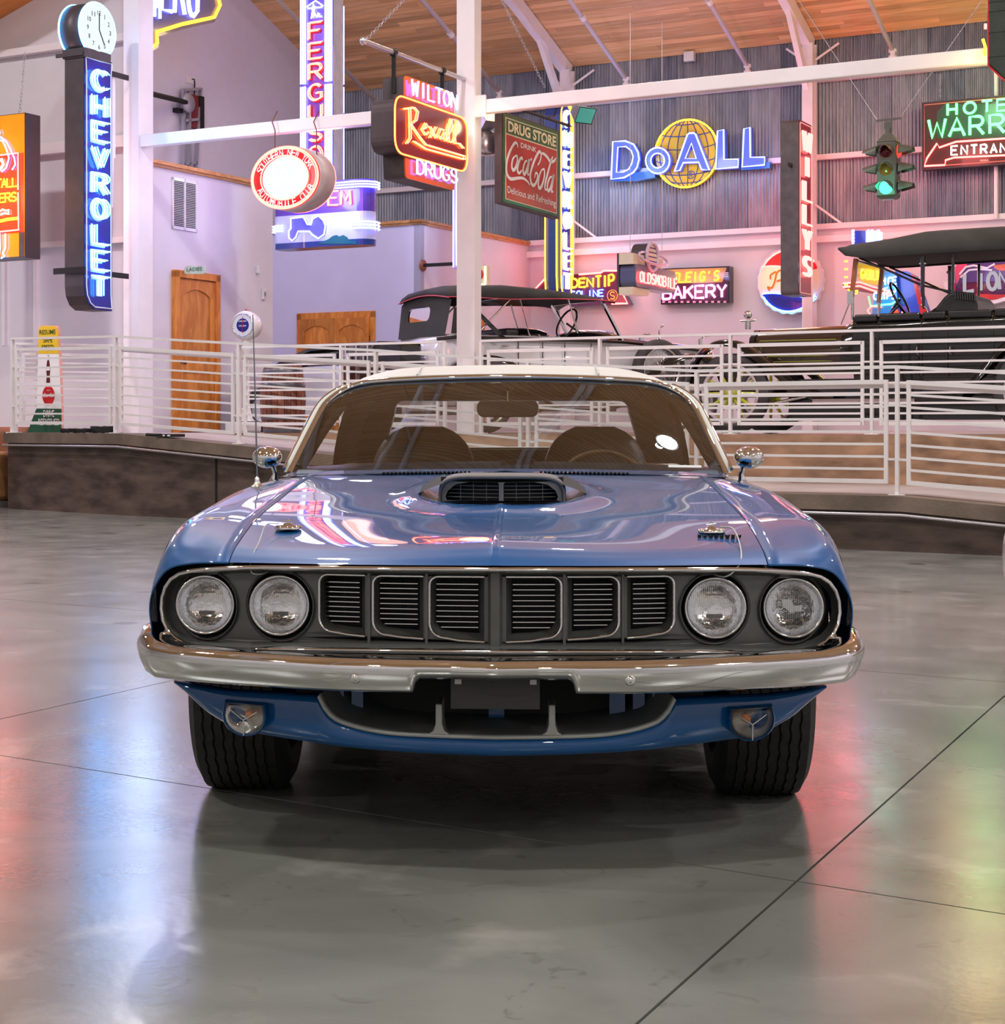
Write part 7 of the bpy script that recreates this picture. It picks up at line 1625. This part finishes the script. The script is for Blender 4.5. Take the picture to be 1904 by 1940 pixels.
for y_ in (.14, Wd - .14): part(th, 'windshield_post', MB().bar((2.52, y_, zb - .02), (2.18, y_, zT - .10), .05, .03), M_chrome)
part(th, 'tonneau_cowl', MB().sphere((1.25, Wd / 2, zb), 1, 20, 8, (.42, .6, .14)), M_kpaint); part(th, 'dash_cowl', MB().sphere((2.35, Wd / 2, zb), 1, 20, 8, (.45, .62, .14)), M_kpaint); o = part(th, 'front_seat', MB().box(.75, .95, .15, Wd - .15, zb - .3, zb + .10), M_leather); bevel(o, .05, 3)
part(th, 'steering_wheel', MB().tube([Vector((1.85, .45, zb + .2)) + (Vector((.42, 0, .9)) * math.cos(t) + Vector((0, 1, 0)) * math.sin(t)) * .21 for t in [2 * math.pi * k / 24 for k in range(24)]], .014, 6, True), M_kpaint)
part(th, 'steering_column', MB().tube([(1.85, .45, zb + .2), (2.2, .45, zb)], .016, 6), M_kpaint)
for px_, py_ in ((1246, 624), (1360, 624)): x, z = P(px_, py_, .3); part(th, 'hood_ornament' if px_ > 1300 else 'filler_cap', MB().tube([(x, .7, zb - .05), (x, .7, zb + .06)], .03, 8).tube([(x, .7, zb + .05), (x + .06, .7, zb + .10), (x + .16, .7, zb + .11)], .012, 6), M_chrome)
for y_ in (.25, Wd - .25): part(th, 'headlamp', MB().sphere((3.95, y_, zb - .22), .13, 16, 10), M_chrome)
part(th, 'lamp_vane', MB().tube([(x_, -.1, z__) for x_, z__ in (P(1246, 645, -.1), P(1247, 633, -.1), P(1250, 645, -.1), P(1262, 648, -.1), P(1236, 648, -.1))], .014, 6), M_chrome)
# ------------------------------------------------ white convertible, left
b0 = 20.6; a0, _ = BF.xz(500, 700, b0)
th, P, fr = vehicle('convertible_car', 'white modern convertible with black soft top behind the wooden barrel', B(a0, b0, .98), RE)
sec = [(-.55, .35), (-.60, .6), (-.45, .78), (.1, .90), (.9, .96), (1.6, .93), (2.2, .82), (2.35, .55), (2.3, .3)]
rows = [[(x, y, z) for x, z in [(p[0], p[1]) for p in sec]] for y in (0,)]
M1 = MB(); top = cr([(x, 0, z) for x, z in sec], 4); rws = []
for yy_, s_, dz in ((.03, .985, -.03), (.0, 1, -.10), (-.02, 1, -.35), (.02, 1, -.5)): pass
rws = [[(p.x, y_, .25 + (p.z - .25) * s_) for p in top] for y_, s_ in ((.05, .0), (.0, .55), (.0, .80), (.06, .96), (.25, 1.0), (.85, 1.02), (1.45, 1.0), (1.66, .96), (1.7, .8), (1.7, .55), (1.65, 0))]
part(th, 'body', M1.grid(rws), M_wpaint)
so = part(th, 'soft_top', MB().grid([[(x, .15 + d_, z) for x, z in cr2] for d_, cr2 in ((0, [(-.1, .9), (.15, 1.0), (.7, 1.16), (1.3, 1.2), (1.7, .96)]), (.15, [(-.1, .92), (.15, 1.06), (.7, 1.26), (1.3, 1.27), (1.72, .96)]), (.7, [(-.1, .94), (.15, 1.10), (.7, 1.30), (1.3, 1.30), (1.75, .96)]), (1.25, [(-.1, .92), (.15, 1.06), (.7, 1.26), (1.3, 1.27), (1.72, .96)]), (1.4, [(-.1, .9), (.15, 1.0), (.7, 1.16), (1.3, 1.2), (1.7, .96)]))]), M_canvas)
part(th, 'side_window', MB().add([(.65, .14, .93), (1.6, .14, .93), (1.25, .16, 1.15), (.75, .16, 1.12)], [(0, 1, 2, 3)]), mat('dark_window', (.02, .02, .03), .05, coat=1))
part(th, 'door_handle', MB().box(.85, 1.02, -.02, 0, .74, .76), M_chrome); part(th, 'door_seam', MB().box(.55, .556, -.008, .0, .3, .9), M_black)
for x in (.0, 1.95): wo = part(th, 'wheel', MB().lathe([(.18, -.1), (.31, -.1), (.33, 0), (.31, .1), (.18, .1)], 28, Matrix.Translation((x, .05, .33)) @ Matrix.Rotation(math.pi / 2, 4, 'X')), M_tyre2); part(wo, 'rim', MB().lathe([(0, .06), (.05, .08), (.18, .08), (.2, .1)], 20, Matrix.Translation((x, .05, .33)) @ Matrix.Rotation(math.pi / 2, 4, 'X')), M_wpaint)
# ================================================================ small things around the hall
# wooden barrels
M_oak = wood('barrel_oak', (.30, .10, .05), (.20, .065, .035), (4, 4, .6), .5, 2); M_hoop = mat('grey_hoop', (.22, .22, .24), .35, metal=.8, var=.1)
def barrel(px, Y, label):
    x, y = (px - CX) / F_PX * Y, Y; th = thing('barrel', label, 'barrel', (x, y, .98), 0)
    H = .88; rb = lambda z: .245 + .055 * math.sin(math.pi * z / H)
    n = 22
    for k in range(n):
        a0, a1 = 2 * math.pi * k / n + .012, 2 * math.pi * (k + 1) / n - .012; rows = []
        for t in range(7):
            z = H * t / 6; r = rb(z); rows.append([(r * math.cos(a0), r * math.sin(a0), z), (r * math.cos((a0 + a1) / 2) * 1.004, r * math.sin((a0 + a1) / 2) * 1.004, z), (r * math.cos(a1), r * math.sin(a1), z)])
        part(th, 'stave', MB().grid(rows), M_oak)
    part(th, 'inner', MB().lathe([(rb(z) - .008, z) for z in (0, .2, .44, .68, .86)], 22), M_dark)
    part(th, 'lid', MB().lathe([(0, H - .02), (.24, H - .02)], 22), M_oak)
    for z in (.03, .20, .62, .80): part(th, 'hoop', MB().lathe([(rb(z) + .003, z - .025), (rb(z) + .008, z), (rb(z + .03) + .003, z + .03)], 30), M_hoop)
barrel(536, 22.7, 'brown oak barrel with steel hoops standing beside the white convertible')
# weighing scale
X_, Y_ = (467 - CX) / F_PX * 24.3, 24.3
th = thing('weighing_scale', 'white round-headed penny weighing scale left of the lilac wall', 'scale', (X_, Y_, .98), math.radians(-20)); zh = CAM_H + (HY - 617) * Y_ / F_PX - .98
M_porc = mat('white_porcelain', (.82, .80, .76), .2, coat=.6)
Mr = Matrix.Translation((0, 0, zh)) @ Matrix.Rotation(math.pi / 2, 4, 'X')
part(th, 'head', MB().lathe([(0, -.16), (.12, -.155), (.19, -.11), (.205, -.04), (.205, .05), (.19, .10), (.155, .12)], 32, Mr), M_porc)
part(th, 'dial', MB().lathe([(0, .118), (.152, .118)], 32, Mr), mat('dial_white', (.8, .82, .86), .4)); part(th, 'dial_center', MB().lathe([(0, .121), (.095, .121)], 32, Mr), M_navy); part(th, 'bezel', MB().lathe([(.150, .117), (.155, .128), (.165, .117)], 32, Mr), M_chrome)
part(th, 'pointer', MB().bar((0, -.125, zh - .11), (0, -.125, zh + .12), .006), M_redp)
for s_, z0, hh, ww in (('HONEST WEIGHT', .045, .022, .13), ('ONE CENT', -.02, .022, .12)): part(th, 'lettering', put_text(MB(), s_, -ww / 2, zh + z0, ww / 2, zh + z0 + hh, -.1235, .02), M_wlet)
mb = MB(); vs, fs = text_geo('CENT', .02); mb.add([(-.208, .06 - .0 * u, zh + .07 - .16 * u - .02 * v) if False else (-.2065, .07 - .05 * v, zh + .08 - .18 * u) for u, v in vs], fs); part(th, 'side_lettering', mb, M_navy2)
part(th, 'neck', MB().lathe([(.055, zh - .2), (.07, zh - .24), (.05, zh - .27), (.075, zh - .31), (.05, zh - .36), (.045, .4), (.09, .2), (.12, .16)], 20), M_porc); o = part(th, 'platform', MB().box(-.17, .17, -.34, .14, 0, .15), M_porc); bevel(o, .03); part(th, 'top_crown', MB().lathe([(.03, zh + .20), (.02, zh + .22), (0, zh + .235)], 12), M_redp)
# tyre-stop style sign
th = thing('advertising_sign', 'tall yellow, white and green safe speed soda sign standing on the deck', 'sign', Vector(((94 - CX) / F_PX * 22.8, 22.8, .985)), RE); fr = Fr(th.location, RE); P = lambda x, y, d=0.0: fr.xz(x, y, d)
zB = 0.0
bodyp = rdd([P(68, 0)[:1] + (0,), P(117.5, 0)[:1] + (0,), P(110, 617), P(72, 617)], .07); bodyp = [(P(57, 800)[0], 0), (P(116, 800)[0], 0), (P(116, 775)[0], P(116, 775)[1]), P(110.5, 630), P(108, 620), P(104, 617), P(78, 617), P(74, 620), P(72, 628), P(69.5, 775), P(69, 778), P(57, 800)]
part(th, 'board', MB().prism(bodyp, .008, .05), mat('salmon_edge', (.75, .35, .28), .5))
def fz(L, y, m, n): return part(th, n, MB().prism([P(*q) for q in L], y, .008), m)
fz(((72, 670), (110.5, 670), (109.5, 630), (107, 621), (103, 617.5), (79, 617.5), (75, 621), (72.5, 629)), .0, mat('traffic_yellow', (.72, .48, .02), .4), 'yellow_panel'); fz(((69.5, 775), (115.5, 775), (111, 670.5), (72, 670.5)), .0, M_whp, 'white_panel')
part(th, 'green_base', MB().prism([(P(52, 800)[0], 0.002), (P(116, 800)[0], 0.002), P(116, 774.5), P(69.5, 774), P(67, 779)], -.002, .008), enamel('bottle_green_enamel', (.015, .09, .045)))
for s_, L in (('RESUME', (75, 634, 105.5, 624)), ('SAFE', (82, 649, 99.5, 639)), ('SPEED', (79, 664, 102.5, 653)), ('DRIVE', (82.5, 790, 103, 777)), ('REFRESHED', (73, 805.5, 113, 793))):
    a, b_ = P(L[0], L[1]), P(L[2], L[3]); part(th, 'lettering', put_text(MB(), s_, a[0], a[1], b_[0], b_[1], -.004, .01), M_grnp if L[1] < 700 else M_wlet)
c_ = P(92, 749.5); part(th, 'red_disc', MB().prism([(c_[0] + .105 * math.cos(t), c_[1] + .13 * math.sin(t)) for t in [2 * math.pi * k / 28 for k in range(28)]], -.003, 0), M_redp)
mb = MB(); 
for s_, w_, z0, h_ in (('ENJOY', .06, .06, .015), ('Coca-Cola', .18, -.02, .055)): part(th, 'lettering', put_text(MB(), s_, c_[0] - w_ / 2, c_[1] + z0, c_[0] + w_ / 2, c_[1] + z0 + h_, -.005, .015, .1), M_wlet)
bz_ = [(-.012, 0), (.012, 0)]; c_ = P(91.5, 725); t_ = P(91.5, 673)[1]; Hh = t_ - c_[1]
bt = [(.032, 0), (.030, .12), (.026, .30), (.033, .42), (.032, .55), (.022, .72), (.011, .86), (.010, .97), (.012, 1)]
part(th, 'bottle_print', MB().prism([(c_[0] + x, c_[1] + z * Hh) for x, z in bt] + [(c_[0] - x, c_[1] + z * Hh) for x, z in reversed(bt)], -.003, 0), mat('cola_brown', (.10, .02, .015), .3)); part(th, 'bottle_label', MB().box(c_[0] - .030, c_[0] + .030, -.005, -.003, c_[1] + Hh * .44, c_[1] + Hh * .52), M_whp); part(th, 'bottle_neck', MB().box(c_[0] - .010, c_[0] + .010, -.005, -.003, c_[1] + Hh * .82, c_[1] + Hh * .97), M_whp)
# LADIES sign, grille, switches
th = thing('door_sign', 'small pale green LADIES sign projecting above the oak door', 'sign', B(-15.30, 19.80, 0), RE); fr = Fr(th.location, RE); P = lambda x, y, d=0.0: fr.xz(x, y, d)
o = part(th, 'plate', MB().prism(rdd([P(348.5, 519), P(388, 519), P(388, 504), P(350, 503)], .04, 3), 0, .03), mat('pale_mint', (.55, .72, .60), .4)); a, b_ = P(354, 514.5), P(383, 506); part(th, 'lettering', put_text(MB(), 'LADIES', a[0], a[1], b_[0], b_[1], -.004, .01), M_grnp)
fr = Fr(B(-15.33, 19, 0), RN); Pn = lambda x, y: fr.xz(x, y, 0)
a, b_ = Pn(325, 433), Pn(372, 345); gw, gh = b_[0] - a[0], b_[1] - a[1]
th = thing('wall_vent', 'white double-louvred air grille high on the wall above the oak door', 'vent', fr.world((a[0], 0, a[1])), RN)
mb = MB(); [mb.box(*q) for q in ((0, gw, -.02, 0, 0, .04), (0, gw, -.02, 0, gh - .04, gh), (0, .03, -.02, 0, 0, gh), (gw - .03, gw, -.02, 0, 0, gh), (gw / 2 - .015, gw / 2 + .015, -.02, 0, 0, gh))]; part(th, 'frame', mb, M_whp); part(th, 'backing', MB().box(.02, gw - .02, -.004, -.001, .02, gh - .02), mat('vent_dark', (.08, .10, .10), .7))
for c0, c1 in ((.03, gw / 2 - .015), (gw / 2 + .015, gw - .03)):
    for k in range(26): z = lerp(.05, gh - .05, k / 25); part(th, 'louvre', MB().add([(c0, -.004, z), (c1, -.004, z), (c1, -.018, z - .012), (c0, -.018, z - .012)], [(0, 1, 2, 3)]), M_whp)
for px_, py_, w_, h_, lab, n_ in ((487, 511, .07, .12, 'small white plastic box on the wall right of the LADIES sign', 'wall_box'), (498, 557, .09, .17, 'white alarm box with a strobe near the wall corner', 'alarm_box')):
    a = Pn(px_, py_); th = thing(n_, lab, 'box', fr.world((a[0], 0, a[1])), RN); o = part(th, 'case', MB().box(-w_ / 2, w_ / 2, -.04, 0, -h_ / 2, h_ / 2), M_whp); bevel(o, .01)
    if h_ > .15: part(th, 'strobe', MB().box(-.02, .02, -.055, -.04, -.03, .03), M_pane); part(th, 'led', MB().box(-.01, .01, -.045, -.04, -.06, -.05), M_redp)
# hoist frame on the gable wall
fr = Fr(B(-20.4, 25, 0), RN); Pg = lambda x, y: fr.xz(x, y, 0)
th = thing('clock_drive_frame', 'grey steel hoist frame with pulley on the lavender gable wall', 'machine', fr.world((Pg(348, 320)[0], 0, Pg(348, 320)[1])), RN); lf_ = Fr(th.location, RN); Ph = lambda x, y, d=-.1: (lambda q: (q[0], d, q[1]))(lf_.xz(x, y, d))
M_fr = mat('grey_steel_frame', (.42, .42, .5), .4, metal=.5)
for pa, pb in (((347, 170), (348, 325)), ((358, 170), (358, 325)), ((380, 168), (370, 325))): part(th, 'upright', MB().bar(Ph(*pa), Ph(*pb), .07, .05, (1, 0, 0)), M_fr)
for y_ in (168, 226, 308): part(th, 'crossbar', MB().bar(Ph(346, y_ + 3), Ph(380 - (y_ - 168) * .06, y_), .07, .05), M_fr)
p = Ph(357, 195, -.2); part(th, 'pulley', MB().lathe([(0, .03), (.17, .03), (.19, 0), (.17, -.03), (0, -.03)], 24, Matrix.Translation(p) @ Matrix.Rotation(math.pi / 2, 4, 'X')), M_fr)
p = Ph(365, 208, -.05); part(th, 'motor_box', MB().box(p[0] - .12, p[0] + .25, -.1, .0, p[2] - .35, p[2] + .28), mat('maroon_box', (.16, .02, .03), .5)); part(th, 'motor_box', MB().box(p[0] + .12, p[0] + .25, -.14, -.1, p[2] - .35, p[2] + .28), M_black)
part(th, 'drive_shaft', MB().tube([Ph(352, 194, -.2), Ph(338, 190, -.3), Ph(300, 181, -.9), Ph(270, 173, -1.4)], .05, 8), M_black); part(th, 'socket', MB().box(Ph(340, 208)[0] - .08, Ph(340, 208)[0] + .08, -.12, 0, Ph(340, 213)[2], Ph(340, 205)[2]), M_black)
part(th, 'power_cord', MB().tube([Ph(364, 150, -.03), Ph(368, 150, -.03), Ph(369, 158, -.03), Ph(368, 185, -.06)], .012, 6), M_black); part(th, 'outlet_plate', MB().box(Ph(366, 155)[0] - .12, Ph(366, 155)[0] + .12, -.02, -.0, Ph(366, 157)[2], Ph(366, 145)[2]), M_white)
# flood lamps
def flood(loc, rz, label, lit, mh, tilt):
    th = thing('flood_lamp', label, 'lamp', loc, rz); R_ = Matrix.Rotation(tilt, 4, 'X')
    mb = MB(); v = [R_ @ Vector(p) for p in [(-.13, -.12, -.10), (.13, -.12, -.10), (.13, -.12, .10), (-.13, -.12, .10), (-.06, .1, -.05), (.06, .1, -.05), (.06, .1, .05), (-.06, .1, .05)]]
    part(th, 'housing', mb.add(v, [(0, 4, 5, 1), (1, 5, 6, 2), (2, 6, 7, 3), (3, 7, 4, 0), (4, 7, 6, 5)]), mh); part(th, 'lens', MB().add([R_ @ Vector(p) for p in [(-.12, -.118, -.09), (.12, -.118, -.09), (.12, -.118, .09), (-.12, -.118, .09)]], [(0, 1, 2, 3)]), lit); part(th, 'bracket', MB().tube([(0, .06, .03), (0, .08, .22)], .015, 6), M_iron); return th
def W3(px, py, Y): return Vector(((px - CX) / F_PX * Y, Y, CAM_H + (HY - py) * Y / F_PX))
flood(W3(922, 232, 21.4), math.radians(35), 'flood lamp with a bright warm lens beside the tall column', neon('warm_flood_lens', (1, .72, .35), 3.0), M_lampbody, math.radians(-35)); glow('warm_flood_light', W3(915, 236, 20.5), 6, (1, .75, .45), .1)
flood(W3(1099, 212, 20.6), math.radians(35), 'olive flood lamp with a teal lens under the steel beam', mat('teal_glass', (.08, .42, .36), .15, coat=1, emit=(.1, .6, .5), es=.35), M_olive, math.radians(30))
o = solo('metal_lamp_can', MB().lathe([(.10, .0), (.15, -.03), (.16, -.20), (.12, -.28), (0, -.29)], 24), mat('brushed_aluminium', (.6, .58, .6), .25, metal=.9), 'brushed metal drum lamp under the warm flood lamp', 'lamp', W3(921, 250, 21.5))
# cables, boxes on the deck edge
def coil(px, Y, z, n, r, label):
    x, y = (px - CX) / F_PX * Y, Y; pts = [(r * (1 + .12 * math.sin(3.1 * t + k)) * math.cos(t), .35 * r * math.sin(t), .012 + .014 * k + .006 * math.sin(5 * t)) for k in range(n) for t in [2 * math.pi * j / 16 for j in range(16)]]
    return solo('cable_coil', MB().tube(pts, .011, 6), M_black, label, 'cable', (x, y, z))
coil(196, 21.25, .99, 5, .14, 'coiled black cable lying against the second railing post'); coil(160, 21.6, .99, 3, .15, 'loose black cable left of the coiled one on the deck edge'); coil(130, 21.8, .99, 3, .10, 'small heap of black cable at the foot of the tall sign')
solo('cable_end', MB().tube([(0, 0, .01), (.06, -.1, .02), (.10, -.22, .0), (.13, -.27, -.10)], .01, 6), M_black, 'black cable end hanging over the concrete curb', 'cable', W3(142, 815, 21.75).to_2d().to_3d() + Vector((0, 0, .985)))
th = thing('equipment_box', 'flat black electronics box on the ramp left of the third railing post', 'box', Vector(((325 - CX) / F_PX * 20.45, 20.45, .945)), math.radians(-30)); o = part(th, 'case', MB().box(-.16, .12, -.10, .10, .0, .035), M_blk); part(th, 'port', MB().box(-.05, -.02, -.105, -.10, .01, .025), M_whp); part(th, 'port', MB().box(.02, .06, -.105, -.10, .01, .025), M_whp); part(th, 'cable', MB().tube([(-.16, 0, .02), (-.25, .02, .02), (-.38, 0, .025)], .02, 6), M_black)
# sofa at the far left edge
th = thing('sofa', 'brown leather sofa with patterned back cut off at the left edge', 'sofa', Vector(((0 - CX) / F_PX * 23.0, 23.0, 0)), RE)
M_lea = mat('tan_leather', (.34, .17, .07), .45, coat=.3, var=.3, vscale=5, bump=.2, bscale=30); M_pat = mat('carved_pattern_fabric', (.35, .10, .05), .6, col2=(.22, .12, .06), vscale=14, bump=.4, bscale=40)
o = part(th, 'base', MB().box(-1.6, .14, -.45, .45, .08, .62), M_lea); bevel(o, .08, 4); o = part(th, 'armrest', MB().box(-.18, .17, -.48, .45, .1, .74), M_lea); bevel(o, .08, 4); o = part(th, 'backrest', MB().box(-1.6, .30, .25, .6, .6, 1.06), M_pat); bevel(o, .1, 4)
for x in (-1.5, .1): part(th, 'leg', MB().lathe([(.03, 0), (.04, .05), (.035, .1)], 10, Matrix.Translation((x, -.38, 0))), M_varn)
# framed boxes at the foot of the lilac wall and white pipes seen under the railing
for k, (px_, py_) in enumerate(((1308, 107),)):
    a, z = BF.xz(px_, py_, 31.95); solo('wall_bracket', MB().box(-.1, .1, -.05, .05, -.1, .08), M_whp, 'small white bracket at the top of the metal wall', 'bracket', B(a, 31.9, z), RE)
# vertical pipe at the right end of the metal wall
a, _ = BF.xz(1888, 300, 31.9); solo('wall_pipe', MB().tube([(0, 0, 4.75), (0, 0, 8.3)], .04, 8), M_steel, 'thin white pipe running up the metal wall behind the hotel sign', 'pipe', B(a, 31.86, 0))
# white mirror of a car just outside the right edge
Y_ = 7.2; th = thing('parked_car', 'edge of a pinkish white car at the right border', 'car', Vector(((1911 - CX) / F_PX * Y_, Y_, 0)), math.radians(-21))
rows = []
for t in range(13):
    z = .38 + .32 * t / 12; x = -.026 + .10 * abs((z - .54) / .17) ** 2.6 * .5
    rows.append([(x, 0, z), (x + .05, -.2, z), (x + .4, -.3, z), (x + .4, 3.5, z), (x + .02, 3.5, z), (x, 1.0, z)])
part(th, 'fender', MB().grid(rows, True, True), mat('pink_white_paint', (.75, .6, .62), .2, coat=1)); part(th, 'wheel', MB().lathe([(.18, -.1), (.30, -.1), (.31, 0), (.30, .1), (.18, .1)], 24, Matrix.Translation((.25, .5, .31)) @ Matrix.Rotation(math.pi / 2, 4, 'Y')), M_rubber)  # pinkish white base colour
